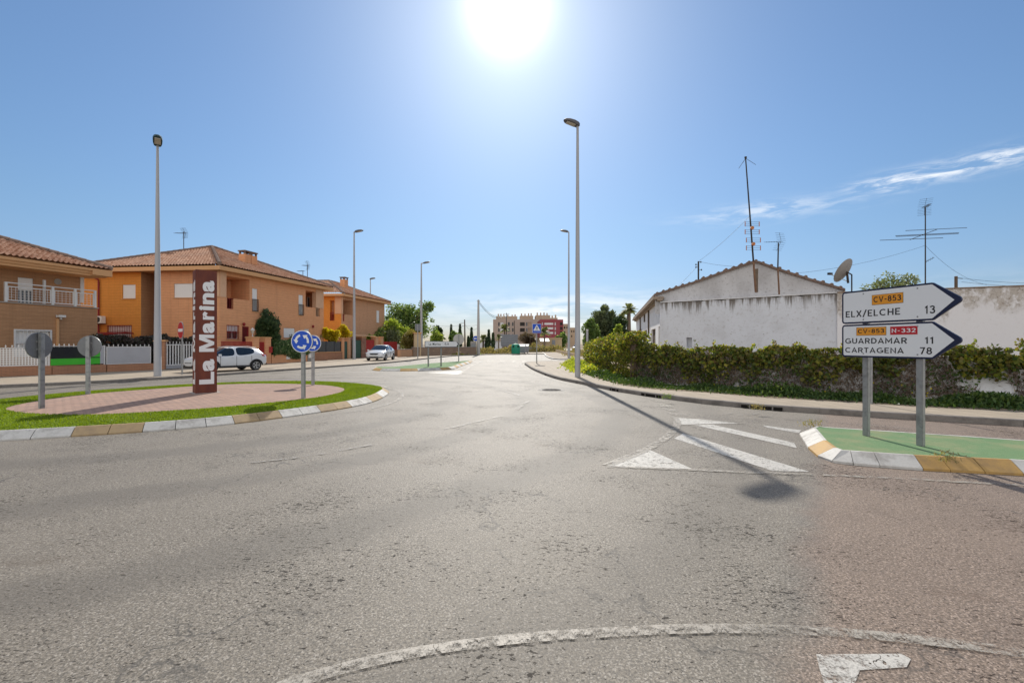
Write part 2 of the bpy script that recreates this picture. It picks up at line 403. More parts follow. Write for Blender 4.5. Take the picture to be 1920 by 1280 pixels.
mk('stucco_orange', fn=grime((0.70, 0.33, 0.10), (0.55, 0.26, 0.08), 0.4, 1.2, bump=0.1), rough=0.9, spec=0.15)
mk('fascia', fn=grime((0.62, 0.35, 0.17), (0.46, 0.26, 0.13), 0.35, 0.8, bump=0.05), rough=0.85, spec=0.2)

def f_roof(t, b):
    p = t.n('ShaderNodeTexCoord').outputs['Object']
    i = t.noise(p, 3.2, 2, 0.7); n = t.noise(p, 0.5, 4, 0.65); n2 = t.noise(p, 14, 3, 0.7)
    c = t.mix(t.ss(i, 0.35, 0.65), (0.35, 0.175, 0.105), (0.56, 0.35, 0.24))
    c = t.mix(t.m('MULTIPLY', t.ss(n, 0.45, 0.7), 0.35), c, (0.30, 0.20, 0.155))
    c = t.mix(t.m('MULTIPLY', t.ss(n2, 0.5, 0.75), 0.4), c, (0.17, 0.11, 0.085))
    t.set(b.inputs['Base Color'], c)
mk('roof_tile', fn=f_roof, rough=0.9, spec=0.15)
mk('ridge_tile', fn=grime((0.22, 0.155, 0.125), (0.12, 0.09, 0.075), 0.5, 3), rough=0.9, spec=0.15)

def f_shutter(t, b):
    v = t.n('ShaderNodeSeparateXYZ', Vector=t.uv()).outputs[1]
    s = t.m('FRACT', t.m('MULTIPLY', v, 1 / 0.055))
    t.set(b.inputs['Base Color'], t.mix(t.ss(s, 0.25, 0.05), (0.80, 0.79, 0.76), (0.52, 0.51, 0.49)))
    t.set(b.inputs['Normal'], t.bump(t.m('PINGPONG', s, 0.5), 0.4, 0.02))
mk('shutter', fn=f_shutter, rough=0.5)
mk('white_metal', fn=grime((0.64, 0.63, 0.61), (0.42, 0.41, 0.39), 0.3, 3, bump=0), rough=0.45, spec=0.4)
mk('white_plastic', (0.78, 0.76, 0.71), 0.5)
mk('glass_dark', (0.015, 0.017, 0.02), 0.08, spec=0.6)
mk('glass_grey', (0.09, 0.10, 0.11), 0.12, spec=0.6)
mk('interior_dark', (0.03, 0.026, 0.022), 0.8)
mk('red_metal', fn=grime((0.26, 0.022, 0.022), (0.13, 0.015, 0.014), 0.3, 3, bump=0), rough=0.55, spec=0.35)
mk('red_sheet', fn=grime((0.36, 0.035, 0.03), (0.22, 0.025, 0.02), 0.4, 1.5, bump=0), rough=0.7, spec=0.25)
mk('green_metal', fn=grime((0.035, 0.085, 0.06), (0.02, 0.05, 0.035), 0.4, 2, bump=0), rough=0.5, spec=0.35)
mk('dark_panel', fn=grime((0.085, 0.088, 0.085), (0.05, 0.05, 0.05), 0.4, 2, bump=0), rough=0.7, spec=0.25)
mk('grey_panel', fn=grime((0.40, 0.40, 0.42), (0.33, 0.33, 0.34), 0.5, 1.4, bump=0.05), rough=0.7, spec=0.25)
mk('banner_green', fn=grime((0.055, 0.42, 0.03), (0.08, 0.50, 0.04), 0.6, 1.2, bump=0), rough=0.5, spec=0.3)
mk('banner_black', fn=grime((0.012, 0.012, 0.016), (0.03, 0.045, 0.02), 0.5, 1.0, bump=0), rough=0.45, spec=0.3)
mk('black_metal', (0.025, 0.025, 0.028), 0.5)
mk('iron_dark', fn=grime((0.05, 0.048, 0.046), (0.09, 0.05, 0.03), 0.4, 6, bump=0), rough=0.85, spec=0.1)
mk('rusty_pole', fn=grime((0.16, 0.08, 0.045), (0.30, 0.17, 0.09), 0.6, 4, bump=0), rough=0.8)
mk('orange_plastic', (0.45, 0.15, 0.04), 0.5)
mk('galvanised', fn=grime((0.34, 0.345, 0.345), (0.19, 0.195, 0.195), 0.8, 9, 60, bump=0.03), rough=0.45, metal=0.55, spec=0.4)
mk('alu_back', fn=grime((0.20, 0.205, 0.215), (0.13, 0.135, 0.14), 0.5, 3, bump=0), rough=0.5, metal=0.4)
mk('lamp_paint', fn=grime((0.40, 0.40, 0.41), (0.30, 0.30, 0.305), 0.4, 1.2, bump=0, streak=True), rough=0.5, spec=0.35)
mk('lamp_head_grey', (0.085, 0.08, 0.085), 0.5)
mk('lamp_head_teal', (0.03, 0.075, 0.09), 0.5)
mk('lamp_glass', (0.50, 0.46, 0.38), 0.25, spec=0.5)
mk('sign_blue', (0.008, 0.075, 0.50), 0.4, spec=0.4)
mk('sign_white', (0.72, 0.73, 0.74), 0.4, spec=0.4)
mk('sign_navy', (0.010, 0.016, 0.05), 0.35, spec=0.45)
mk('sign_black', (0.012, 0.012, 0.014), 0.45)
mk('sign_orange', (0.72, 0.29, 0.02), 0.4)
mk('sign_red', (0.46, 0.012, 0.02), 0.4)
def f_corten(t, b):
    p = t.n('ShaderNodeTexCoord').outputs['Object']
    n1 = t.noise(t.map(p, scale=(1, 1, 0.35)), 3.0, 6, 0.65); n2 = t.noise(p, 22, 4, 0.7)
    c = t.mix(t.ss(n1, 0.35, 0.7), (0.165, 0.042, 0.022), (0.105, 0.026, 0.020))
    c = t.mix(t.m('MULTIPLY', t.ss(n2, 0.5, 0.75), 0.4), c, (0.20, 0.06, 0.03))
    t.set(b.inputs['Base Color'], c); t.set(b.inputs['Normal'], t.bump(n2, 0.15, 0.01))
mk('corten', fn=f_corten, rough=0.65, spec=0.35)

def f_plaster(t, b):
    p = t.uv(); s = t.n('ShaderNodeSeparateXYZ', Vector=p)
    z = s.outputs[1]
    n1 = t.noise(p, 0.7, 5, 0.65); n2 = t.noise(p, 6, 5, 0.7); st = t.noise(t.map(p, scale=(3.2, 0.22, 1)), 1.0, 5, 0.7)
    c = t.mix(t.m('MULTIPLY', t.ss(n1, 0.42, 0.68), 0.55), (0.67, 0.68, 0.71), (0.54, 0.535, 0.545))
    c = t.mix(t.m('MULTIPLY', t.ss(n2, 0.52, 0.70), 0.5), c, (0.38, 0.345, 0.32))
    topd = t.m('MULTIPLY', t.ss(z, 2.5, 3.9), t.ss(st, t.m('MULTIPLY_ADD', z, -0.22, 1.25), t.m('MULTIPLY_ADD', z, -0.22, 1.40)))
    c = t.mix(t.m('MULTIPLY', topd, 0.9), c, (0.13, 0.105, 0.08))
    spot = t.m('MAXIMUM', t.ss(t.noise(p, 3.1, 6, 0.75), 0.65, 0.69), t.m('MULTIPLY', t.ss(t.noise(p, 11, 5, 0.8), 0.64, 0.68), t.ss(t.noise(p, 0.5, 3), 0.48, 0.58)))
    c = t.mix(t.m('MULTIPLY', spot, 0.7), c, (0.20, 0.165, 0.14))
    cr = t.n('ShaderNodeTexVoronoi', dict(feature='DISTANCE_TO_EDGE'), Vector=t.n('ShaderNodeVectorMath', dict(operation='ADD'), i0=p, i1=t.n('ShaderNodeTexNoise', Vector=p, Scale=1.5, Detail=4.0).outputs['Color']).outputs[0], Scale=0.4).outputs[0]
    c = t.mix(t.m('MULTIPLY', t.ss(cr, 0.004, 0.001), 0.25), c, (0.40, 0.36, 0.33))
    t.set(b.inputs['Base Color'], c); t.set(b.inputs['Normal'], t.bump(n2, 0.25, 0.02))
mk('plaster_white', fn=f_plaster, rough=0.92, spec=0.12)
def f_plaster2(t, b):
    p = t.uv(); n1 = t.noise(t.map(p, scale=(1, 0.4, 1)), 0.8, 5, 0.65); n2 = t.noise(p, 7, 5, 0.75)
    c = t.mix(t.m('MULTIPLY', t.ss(n1, 0.38, 0.65), 0.7), (0.60, 0.585, 0.58), (0.44, 0.42, 0.41))
    c = t.mix(t.m('MULTIPLY', t.ss(n2, 0.52, 0.70), 0.6), c, (0.22, 0.19, 0.17))
    t.set(b.inputs['Base Color'], c); t.set(b.inputs['Normal'], t.bump(n2, 0.25, 0.02))
mk('plaster_gable', fn=f_plaster2, rough=0.92, spec=0.12)
def f_plaster3(t, b):
    p = t.uv(); z = t.n('ShaderNodeSeparateXYZ', Vector=p).outputs[1]
    n1 = t.noise(t.map(p, scale=(1, 0.5, 1)), 0.9, 6, 0.7); n2 = t.noise(p, 7, 5, 0.75)
    c = t.mix(t.m('MULTIPLY', t.ss(n2, 0.55, 0.72), 0.35), (0.72, 0.70, 0.70), (0.50, 0.45, 0.42))
    up = t.m('MULTIPLY', t.ss(t.m('MULTIPLY_ADD', n1, 4.2, z), 4.6, 5.5), t.ss(t.noise(t.map(p, scale=(1, 0.6, 1)), 3.4, 5, 0.75), 0.36, 0.56))
    c = t.mix(t.m('MULTIPLY', up, 0.7), c, (0.36, 0.30, 0.23))
    c = t.mix(t.m('MULTIPLY', t.m('MULTIPLY', up, t.ss(n2, 0.5, 0.68)), 0.8), c, (0.13, 0.095, 0.065))
    t.set(b.inputs['Base Color'], c); t.set(b.inputs['Normal'], t.bump(n2, 0.3, 0.02))
mk('plaster_stained', fn=f_plaster3, rough=0.92, spec=0.12)
mk('plaster_flaked', fn=grime((0.76, 0.75, 0.75), (0.40, 0.36, 0.33), 0.5, 1.8, 12), rough=0.92, spec=0.12)
mk('plaster_front', fn=grime((0.84, 0.83, 0.82), (0.55, 0.52, 0.50), 0.35, 1.4, 12), rough=0.92, spec=0.12)
mk('plaster_beige', fn=grime((0.52, 0.40, 0.25), (0.40, 0.30, 0.19), 0.5, 0.8), rough=0.9, spec=0.15)
mk('stone_wall', fn=f_tiles((0.36, 0.25, 0.17), (0.27, 0.19, 0.14), (0.20, 0.16, 0.13), 0.45, 0.25, 0.5, 0.5, 0.02, 0.6), rough=0.9, spec=0.15)
mk('stone_red', fn=f_tiles((0.28, 0.12, 0.085), (0.38, 0.22, 0.15), (0.17, 0.12, 0.10), 0.30, 0.22, 0.5, 0.6, 0.02, 0.6), rough=0.9, spec=0.15)
mk('dirt', fn=grime((0.27, 0.21, 0.145), (0.16, 0.125, 0.085), 0.6, 0.8, 12), rough=0.95, spec=0.1)
mk('apt_beige', fn=grime((0.44, 0.35, 0.295), (0.36, 0.29, 0.25), 0.4, 0.2, bump=0), rough=0.9, spec=0.1)
mk('apt_grey', fn=grime((0.46, 0.44, 0.42), (0.38, 0.365, 0.35), 0.4, 0.2, bump=0), rough=0.9, spec=0.1)
mk('apt_tan', fn=grime((0.45, 0.345, 0.25), (0.37, 0.285, 0.21), 0.4, 0.2, bump=0), rough=0.9, spec=0.1)
mk('apt_red', fn=grime((0.30, 0.075, 0.09), (0.23, 0.06, 0.07), 0.4, 0.2, bump=0), rough=0.85, spec=0.1)
mk('old_timber', fn=grime((0.34, 0.27, 0.21), (0.20, 0.16, 0.125), 0.5, 2, bump=0), rough=0.9, spec=0.1)
mk('bin_green', fn=grime((0.010, 0.24, 0.14), (0.012, 0.18, 0.11), 0.4, 1.5, bump=0), rough=0.45, spec=0.4)
mk('bin_grey', fn=grime((0.24, 0.25, 0.27), (0.17, 0.175, 0.19), 0.5, 1.5, bump=0), rough=0.55)

LEAF_GAIN = 1.8
def leafmat(name, cols, trans=0.4, rough=0.55):
    m = bpy.data.materials.new(name); m.use_nodes = True
    t = NT(m.node_tree); b = m.node_tree.nodes['Principled BSDF']; out = m.node_tree.nodes['Material Output']
    r = t.island()
    k_ = 1.0 if name in ('turf_blade', 'flower_yellow', 'flower_red', 'yellow_leaf', 'dry_grass') else (2.6 if name in ('tree_leaf', 'pine_leaf', 'dark_leaf', 'tan_leaf', 'palm_leaf') else LEAF_GAIN)
    cols = [tuple(v * k_ for v in c) for c in cols]
    cr = t.n('ShaderNodeValToRGB', Fac=r); e = cr.color_ramp.elements
    while len(e) < len(cols): e.new(0.5)
    for i, c in enumerate(cols): e[i].position = i / max(1, len(cols) - 1); e[i].color = (*c, 1)
    nz = t.noise(t.pos(), 1.1, 2, 0.6)
    c = t.mix(t.m('MULTIPLY', t.ss(nz, 0.42, 0.65), 0.45), cr.outputs[0], cols[0])
    t.set(b.inputs['Base Color'], c); b.inputs['Roughness'].default_value = rough; b.inputs['Specular IOR Level'].default_value = 0.35
    tr = t.n('ShaderNodeBsdfTranslucent', Color=t.mix(1.0, c, (1.5, 1.5, 0.7, 1), 'MULTIPLY'))
    mx = t.n('ShaderNodeMixShader', Fac=trans, i1=b.outputs[0], i2=tr.outputs[0])
    t.nt.links.new(mx.outputs[0], out.inputs['Surface'])
    M[name] = m; return m
leafmat('creeper', [(0.028, 0.046, 0.010), (0.068, 0.096, 0.014), (0.165, 0.175, 0.020), (0.09, 0.06, 0.028), (0.05, 0.072, 0.012), (0.21, 0.185, 0.028), (0.10, 0.062, 0.028)], 0.5)
leafmat('creeper_low', [(0.06, 0.042, 0.034), (0.12, 0.085, 0.068), (0.06, 0.055, 0.03), (0.16, 0.12, 0.10), (0.085, 0.06, 0.045)], 0.1)
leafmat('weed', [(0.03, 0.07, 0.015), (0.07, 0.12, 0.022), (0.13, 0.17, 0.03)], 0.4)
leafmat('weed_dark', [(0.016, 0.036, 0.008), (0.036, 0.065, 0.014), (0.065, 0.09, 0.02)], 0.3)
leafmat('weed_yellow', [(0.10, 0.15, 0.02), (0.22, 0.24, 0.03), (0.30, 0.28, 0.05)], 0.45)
leafmat('dark_leaf', [(0.010, 0.020, 0.010), (0.022, 0.038, 0.014), (0.035, 0.05, 0.018)], 0.12)
leafmat('hedge_leaf', [(0.018, 0.045, 0.014), (0.045, 0.09, 0.024), (0.16, 0.18, 0.09)], 0.25)
leafmat('reed', [(0.022, 0.018, 0.018), (0.045, 0.032, 0.028), (0.018, 0.028, 0.012)], 0.15)
leafmat('tree_leaf', [(0.028, 0.05, 0.016), (0.06, 0.09, 0.028), (0.12, 0.15, 0.05)], 0.35)
leafmat('olive_leaf', [(0.07, 0.09, 0.045), (0.13, 0.15, 0.085), (0.20, 0.21, 0.14)], 0.3)
leafmat('lime_leaf', [(0.06, 0.10, 0.02), (0.15, 0.19, 0.03), (0.25, 0.27, 0.07)], 0.45)
leafmat('yellow_leaf', [(0.40, 0.30, 0.015), (0.60, 0.45, 0.02), (0.34, 0.34, 0.03)], 0.5)
leafmat('tan_leaf', [(0.07, 0.065, 0.02), (0.13, 0.105, 0.035), (0.10, 0.10, 0.025)], 0.3)
leafmat('pine_leaf', [(0.025, 0.036, 0.020), (0.05, 0.062, 0.032), (0.085, 0.095, 0.05)], 0.25)
leafmat('brown_leaf', [(0.05, 0.035, 0.025), (0.09, 0.065, 0.045), (0.13, 0.095, 0.065)], 0.25)
leafmat('palm_leaf', [(0.05, 0.06, 0.025), (0.09, 0.10, 0.04), (0.15, 0.15, 0.07)], 0.3)
leafmat('dry_grass', [(0.22, 0.17, 0.08), (0.34, 0.27, 0.14), (0.16, 0.17, 0.05)], 0.4)
leafmat('flower_yellow', [(0.62, 0.50, 0.01), (0.72, 0.60, 0.03)], 0.3)
leafmat('flower_red', [(0.40, 0.04, 0.03), (0.5, 0.08, 0.05)], 0.3)
leafmat('turf_blade', [(0.11, 0.165, 0.006), (0.17, 0.235, 0.010), (0.22, 0.28, 0.018)], 0.45)
mk('bark', fn=grime((0.13, 0.095, 0.07), (0.06, 0.045, 0.035), 0.6, 5, streak=True), rough=0.95, spec=0.1)
mk('palm_bark', fn=grime((0.20, 0.15, 0.11), (0.10, 0.075, 0.055), 0.6, 5), rough=0.95, spec=0.1)
def f_turf(t, b):
    p = t.pos(); n = t.noise(p, 2.0, 4, 0.6); n2 = t.noise(p, 130, 2, 0.7)
    c = t.mix(n2, (0.085, 0.135, 0.006), (0.15, 0.215, 0.012)); c = t.mix(t.m('MULTIPLY', t.ss(n, 0.4, 0.7), 0.3), c, (0.14, 0.20, 0.02))
    t.set(b.inputs['Base Color'], c); t.set(b.inputs['Normal'], t.bump(n2, 0.6, 0.02))
mk('turf', fn=f_turf, rough=0.9, spec=0.1)
def f_turf2(t, b):
    p = t.pos(); n = t.noise(p, 1.6, 5, 0.65); n2 = t.noise(p, 110, 3, 0.7); n3 = t.noise(p, 9, 4, 0.7)
    c = t.mix(t.ss(n2, 0.3, 0.7), (0.115, 0.20, 0.10), (0.20, 0.30, 0.155)); c = t.mix(t.m('MULTIPLY', t.ss(n, 0.45, 0.68), 0.6), c, (0.30, 0.285, 0.165))
    c = t.mix(t.m('MULTIPLY', t.ss(n3, 0.52, 0.72), 0.45), c, (0.12, 0.22, 0.11))
    t.set(b.inputs['Base Color'], c); t.set(b.inputs['Normal'], t.bump(n2, 0.8, 0.012))
mk('green_surface', fn=f_turf2, rough=0.9, spec=0.1)
# cars
mk('car_white', (0.66, 0.68, 0.70), 0.25, spec=0.5, fn=lambda t, b: t.set(b.inputs['Coat Weight'], 0.6))
mk('car_glass', (0.012, 0.02, 0.03), 0.05, spec=0.7)
mk('tyre', (0.015, 0.015, 0.016), 0.8)
mk('alloy', (0.55, 0.56, 0.58), 0.3, metal=0.7)
mk('car_black', (0.015, 0.015, 0.018), 0.5)
mk('headlight', (0.45, 0.48, 0.52), 0.1, spec=0.7)
mk('taillight', (0.35, 0.012, 0.015), 0.2, spec=0.6)
mk('number_plate', (0.70, 0.70, 0.68), 0.4)
# ------------------------------------------------------------------ ground, road, pavements
def struct(o): o['kind'] = 'structure'; return o
def V2(l): return [Vector((a, b)) for a, b in l]
def grid_sheet(name, x0, x1, y0, y1, z, mat):
    return struct(MB().poly([(x0, y0, z), (x1, y0, z), (x1, y1, z), (x0, y1, z)]).build(name, mat, fix=False))
grid_sheet('ground', -2500, 2500, -300, 4500, -0.03, M['dirt'])
grid_sheet('road', -70, 60, -30, 150, 0.0, M['asphalt'])

def flat_poly(name, pts, z, mat):
    from mathutils.geometry import tessellate_polygon
    q = [Vector((p[0], p[1], 0)) for p in pts]; q = [p for i, p in enumerate(q) if (p - q[i - 1]).length > 1e-3]
    tri = [t_ if (q[t_[1]] - q[t_[0]]).cross(q[t_[2]] - q[t_[0]]).z > 0 else t_[::-1] for t_ in tessellate_polygon([q])]
    me = bpy.data.meshes.new(name); me.from_pydata([(p.x, p.y, z) for p in q], [], [list(t_) for t_ in tri]); me.update(); me.materials.append(mat); auto_uv(me)
    return struct(link(name, me))
def kerb_line(name, path, h, wd, mats, block=1.0, colour_len=0.0, slope=0.0, lip=0.0, closed=False, gap=0.006):
    mb = MB(); inner = offset_path(path, wd, closed); sl = offset_path(path, slope, closed) if slope else path
    n = len(path); L = 0.0
    for i in range(n if closed else n - 1):
        j = (i + 1) % n; d = (path[j] - path[i]); ln = d.length
        if ln < 1e-5: continue
        u0 = gap / 2 / ln; k = (L // colour_len) % 2 if colour_len else 0
        mb.mat(int(k))
        def ring(u):
            a = path[i].lerp(path[j], u); s_ = sl[i].lerp(sl[j], u); b = inner[i].lerp(inner[j], u)
            if slope: return [(a.x, a.y, -0.02), (a.x, a.y, lip), (s_.x, s_.y, h), (b.x, b.y, h), (b.x, b.y, -0.02)]
            return [(a.x, a.y, -0.02), (a.x, a.y, h - 0.02), (a.x + (b.x - a.x) * 0.12, a.y + (b.y - a.y) * 0.12, h), (b.x, b.y, h), (b.x, b.y, -0.02)]
        r0, r1 = ring(u0), ring(1 - u0); m = len(r0)
        mb.add(r0 + r1, [list(range(m - 1, -1, -1)), list(range(m, 2 * m))] + [(q, (q + 1) % m, m + (q + 1) % m, m + q) for q in range(m)])
        L += ln
    return struct(mb.build(name, mats))

KL = smooth_path(V2([(-40, 5.5), (-28, 10.5), (-22.5, 13.9), (-18.7, 16.65), (-17.0, 18.45), (-15.3, 21.7), (-14.0, 26.0), (-12.2, 31.7), (-10.2, 39), (-9.0, 50), (-7.6, 60), (-5.2, 66), (-1.6, 69.5), (6, 71.5), (20, 74)]), 0.95)
FL = V2([(-40, 8.0), (-27.5, 14.5), (-23.1, 20.5), (-22.4, 22.1), (-21.7, 24.2), (-20.6, 26.2), (-18.8, 33.9), (-17.5, 39.1), (-16.8, 46.2), (-16.1, 53), (-15, 64)])
kerb_line('left_kerb', KL, 0.115, 0.14, [M['kerb_grey']])
inner = offset_path(KL, 0.14)
flat_poly('left_pavement', [*inner, (20, 84), (-20, 84), *reversed(offset_path(FL, 0.4))], 0.110, M['pavement_tile'])
flat_poly('garden_ground', [*offset_path(FL, 0.25), (-20, 84), (-90, 84), (-90, 8)], 0.118, M['dirt'])

KR = smooth_path(V2([(24, 41.5), (8, 41), (3.2, 40.2), (1.5, 38.4), (1.0, 36.2), (1.04, 34.1), (1.3, 27.9), (1.95, 21.3), (2.75, 18.2), (3.47, 15.5), (4.2, 13.8), (5.1, 12.25), (6.1, 11.15), (7.1, 10.5), (7.75, 10.05), (8.65, 9.55), (9.95, 8.85), (13, 7.2), (22, 2.5), (40, -6)]), 0.95)
kerb_line('right_kerb', KR, 0.125, 0.15, [M['kerb_grey']])
flat_poly('right_pavement', [*offset_path(KR, 0.15), (40, 41.5)], 0.120, M['pavement_tile'])
BR = V2([(6.0, 33.0), (4.3, 30), (3.9, 26), (3.55, 22.5), (3.74, 19.1), (3.98, 16.6), (4.6, 15), (5.9, 14), (7.1, 12.6), (8.75, 11.5), (9.7, 10.7), (11.4, 10.0), (14.5, 8.6), (30, 1.5)])
flat_poly('verge', [*BR, (40, 1.5), (40, 40.9), (9.5, 40.6), (8, 36)], 0.128, M['dirt'])
K3 = smooth_path(V2([(6.5, 110), (5.2, 75), (4.4, 60), (4.2, 50), (4.7, 46.8), (7, 45.6), (24, 45)]), 1.2)
kerb_line('far_kerb', K3, 0.125, 0.15, [M['kerb_white']])
flat_poly('far_pavement', [*offset_path(K3, 0.15), (24, 110)], 0.120, M['pavement_far'])
flat_poly('waste_ground', [(7.8, 54), (30, 50), (60, 52), (60, 110), (9, 110)], 0.128, M['dirt'])

# drain slots and the manhole
def drain(px, py, ln):
    x, y = G(px, py, 0.05); i = min(range(len(KR) - 1), key=lambda k: (KR[k] - Vector((x, y))).length)
    d = (KR[i + 1] - KR[i - 1]).normalized(); p = KR[i] + d.orthogonal() * 0
    nrm = Vector((-d.y, d.x)); a = math.atan2(d.y, d.x); c = KR[i] + nrm * 0.03
    mb = MB(); mb.box((c.x, c.y, 0.045), (ln, 0.07, 0.08), a)
    mb.mat(1)
    for s in (-1, 1): mb.box((c.x + d.x * s * ln * 0.28, c.y + d.y * s * ln * 0.28, 0.045), (0.03, 0.085, 0.08), a)
    return mb.build('drain_slot', [M['drain_dark'], M['kerb_grey']])
for px, py, ln, lb in ((1021, 703, 0.5, 'dark drain slot in the kerb below the nearest lamp post'), (1160, 734, 0.5, 'dark drain slot in the kerb where the lamp shadow crosses'),
                       (1243, 744, 0.8, 'weedy drain slot in the kerb beside the yield dashes'), (1398, 764, 0.9, 'long dark drain slot in the kerb above the hatched island')):
    tag(drain(px, py, ln), lb, 'drain', 'drain slots in the right kerb')
mx, my = G(1034, 731)
mb = MB(); mb.lathe([(0.46, 0.001), (0.46, 0.006)], (mx, my, 0), 28); mb.mat(1); mb.lathe([(0.33, 0.005), (0.33, 0.011), (0.31, 0.013)], (mx, my, 0), 28)
mb.mat(2)
for k in range(8): mb.box((mx + 0.2 * math.cos(k * 0.785), my + 0.2 * math.sin(k * 0.785), 0.014), (0.12, 0.03, 0.006), k * 0.785)
tag(mb.build('manhole_cover', [M['concrete'], M['iron_dark'], M['drain_dark']]), 'round iron manhole cover set in the road near the lamp post', 'manhole')

# ------------------------------------------------------------------ road markings
class Marks:
    def __init__(s, z): s.mb = MB(); s.z = z; s.k = 0
    def poly(s, px): s.wpoly([G(x, y) for x, y in px])
    def wpoly(s, pts): s.k += 1; z = s.z + 0.00012 * (s.k % 20); s.mb.poly([(a, b, z) for a, b in pts])
    def line(s, px, wd, world=False, step=0.4):
        s.k += 1; z = s.z + 0.00012 * (s.k % 20)
        p = smooth_path(V2(px if world else [G(*q) for q in px]), step)
        a, b = offset_path(p, wd / 2), offset_path(p, -wd / 2)
        for i in range(len(p) - 1): s.mb.poly([(*b[i], z), (*b[i + 1], z), (*a[i + 1], z), (*a[i], z)])
mk1, mk2, mk3 = Marks(0.004), Marks(0.008), Marks(0.012)
mk2.line([(520, 1292), (560, 1278), (700, 1240), (850, 1213), (1000, 1196), (1150, 1186), (1300, 1180), (1450, 1181), (1600, 1189), (1750, 1204), (1890, 1222), (2000, 1242)], 0.085, step=0.1)
mk1.poly([(1530, 1227), (1690, 1226), (1708, 1236), (1700, 1251), (1612, 1257), (1600, 1290), (1548, 1290), (1536, 1252)])
# give-way hatching in front of the right island
mk2.line([(1138, 873), (1200, 848), (1242, 826), (1266, 804), (1270, 790), (1264, 782)], 0.15)
mk1.poly([(1263, 783), (1310, 785.5), (1388, 793.5), (1345, 794.5), (1280, 796), (1268, 792)])
mk2.line([(1310, 787.5), (1380, 793), (1432, 798)], 0.04)
mk1.poly([(1428, 797), (1502, 806.5), (1498, 812), (1440, 802)])
mk1.poly([(1303, 797), (1336, 796), (1489, 830), (1494, 840)])
mk1.poly([(1264, 822), (1281, 812.5), (1518, 884.5), (1448, 883)])
mk1.poly([(1138, 874), (1215, 842), (1300, 880)])
mk2.line([(1138, 875), (1297, 881), (1400, 886), (1522, 890)], 0.085)
mk2.line([(1542, 891), (1700, 898), (1800, 904), (1960, 913)], 0.075)
for a in ([(1216, 748), (1240, 750), (1250, 755), (1228, 753)], [(1232, 757), (1256, 759), (1264, 764), (1240, 763)], [(1243, 765), (1270, 768), (1276, 772.5), (1252, 771)], [(1250, 773), (1280, 776.5), (1288, 780), (1262, 779)]):
    mk2.poly(a)
mk3.poly([(1352, 778), (1378, 772), (1425, 776), (1405, 781)])
mk3.line([(1380, 777), (1500, 788), (1620, 797), (1710, 805)], 0.06)
# lane dashes and edge lines
mk3.line([(835, 805), (880, 794), (940, 780.5)], 0.11); mk3.line([(968, 768), (978, 761), (990, 752.5)], 0.11); mk3.line([(975, 742), (962, 738), (945, 733)], 0.13)
mk2.line([(690, 768), (722, 760), (748, 749), (754, 741), (748, 734), (735, 729), (715, 724)], 0.11)
mk3.line([(690, 768), (620, 778), (540, 789), (470, 798)], 0.07)
mk3.line([(1090, 727), (1040, 714), (1003, 702), (980, 692), (975, 684), (985, 678)], 0.13)
mk3.line([(700, 834), (600, 852), (540, 861), (470, 868)], 0.08)
# far markings: splitter hatch, edge line, zebra crossing
mk1.line([(600, 699.5), (640, 698.5), (700, 697.3), (760, 697), (845, 696)], 0.16)
mk1.poly([(800, 698.5), (866, 695), (866, 701.5), (855, 702), (815, 699.6)])
mk2.line([(862, 702), (876, 691), (892, 682), (915, 676), (960, 671)], 0.2)
mk1.line([(555, 704), (600, 702), (640, 700.5)], 0.13)
zx = [G(930 + 24 * k, 677) for k in range(-3, 4)]
for k in range(-5, 3):
    x0 = -1.2 + k * 1.05
    mk2.wpoly([(x0, 39.6), (x0 + 0.52, 39.6), (x0 + 0.52, 43.6), (x0, 43.6)])
for k in range(7):
    x0 = 4.4; y0 = 41.3 + k * 0.62
    mk1.wpoly([(x0 - 0.4, y0), (x0 + 2.2, y0), (x0 + 2.2, y0 + 0.32), (x0 - 0.4, y0 + 0.32)])
for mk_, m_, nm in ((mk1, 'road_paint', 'road_marking'), (mk2, 'faded_paint', 'road_marking_faded'), (mk3, 'ghost_paint', 'road_marking_worn')):
    struct(mk_.mb.build(nm, M[m_], fix=False))

# ------------------------------------------------------------------ roundabout island
IC = Vector((-8.6, 12.5))
outer = V2([G(x, y) for x, y in ((727, 738), (715, 747), (690, 757), (640, 767), (560, 779), (500, 787), (440, 795), (350, 804), (250, 811), (190, 815), (120, 819), (60, 823), (0, 827))])
outer += V2([(-9.6, 7.2), (-11.2, 7.6), (-12.7, 8.8), (-13.55, 10.6), (-13.6, 12.0), (-13.3, 13.6), (-12.5, 15.2), (-11.6, 16.45), (-9.6, 17.7), (-8.2, 17.95), (-6.5, 17.5), (-4.9, 16.3), (-4.15, 15.5)])
def polar(path, n):
    a = np.array([math.atan2(p.y - IC.y, p.x - IC.x) for p in path]); r = np.array([(p - IC).length for p in path])
    o = np.argsort(a); a, r = a[o], r[o]
    th = np.arange(n) * 2 * np.pi / n - np.pi
    return th, np.interp(th, np.r_[a - 2 * np.pi, a, a + 2 * np.pi], np.r_[r, r, r])
th, ro = polar(smooth_path(outer, 0.15, True), 60)
for _ in range(2): ro = (np.roll(ro, 1) + 2 * ro + np.roll(ro, -1)) / 4
opath = [IC + Vector((math.cos(a), math.sin(a))) * r for a, r in zip(th, ro)]
kerb_line('island_kerb', opath, 0.15, 0.22, [M['kerb_white'], M['kerb_ochre_shaded']], colour_len=1.05, slope=0.17, lip=0.025, closed=True, gap=0.012)
pv = [G(x, y, 0.17) for x, y in ((95, 777), (180, 778), (300, 772), (430, 763), (560, 750), (620, 741), (645, 733), (641, 727), (600, 721.5), (500, 719), (404, 721.5), (250, 732), (165, 739), (80, 750), (20, 762), (10, 768), (40, 774))]
N = 160
th, ri = polar(smooth_path(V2(pv), 0.1, True), N)
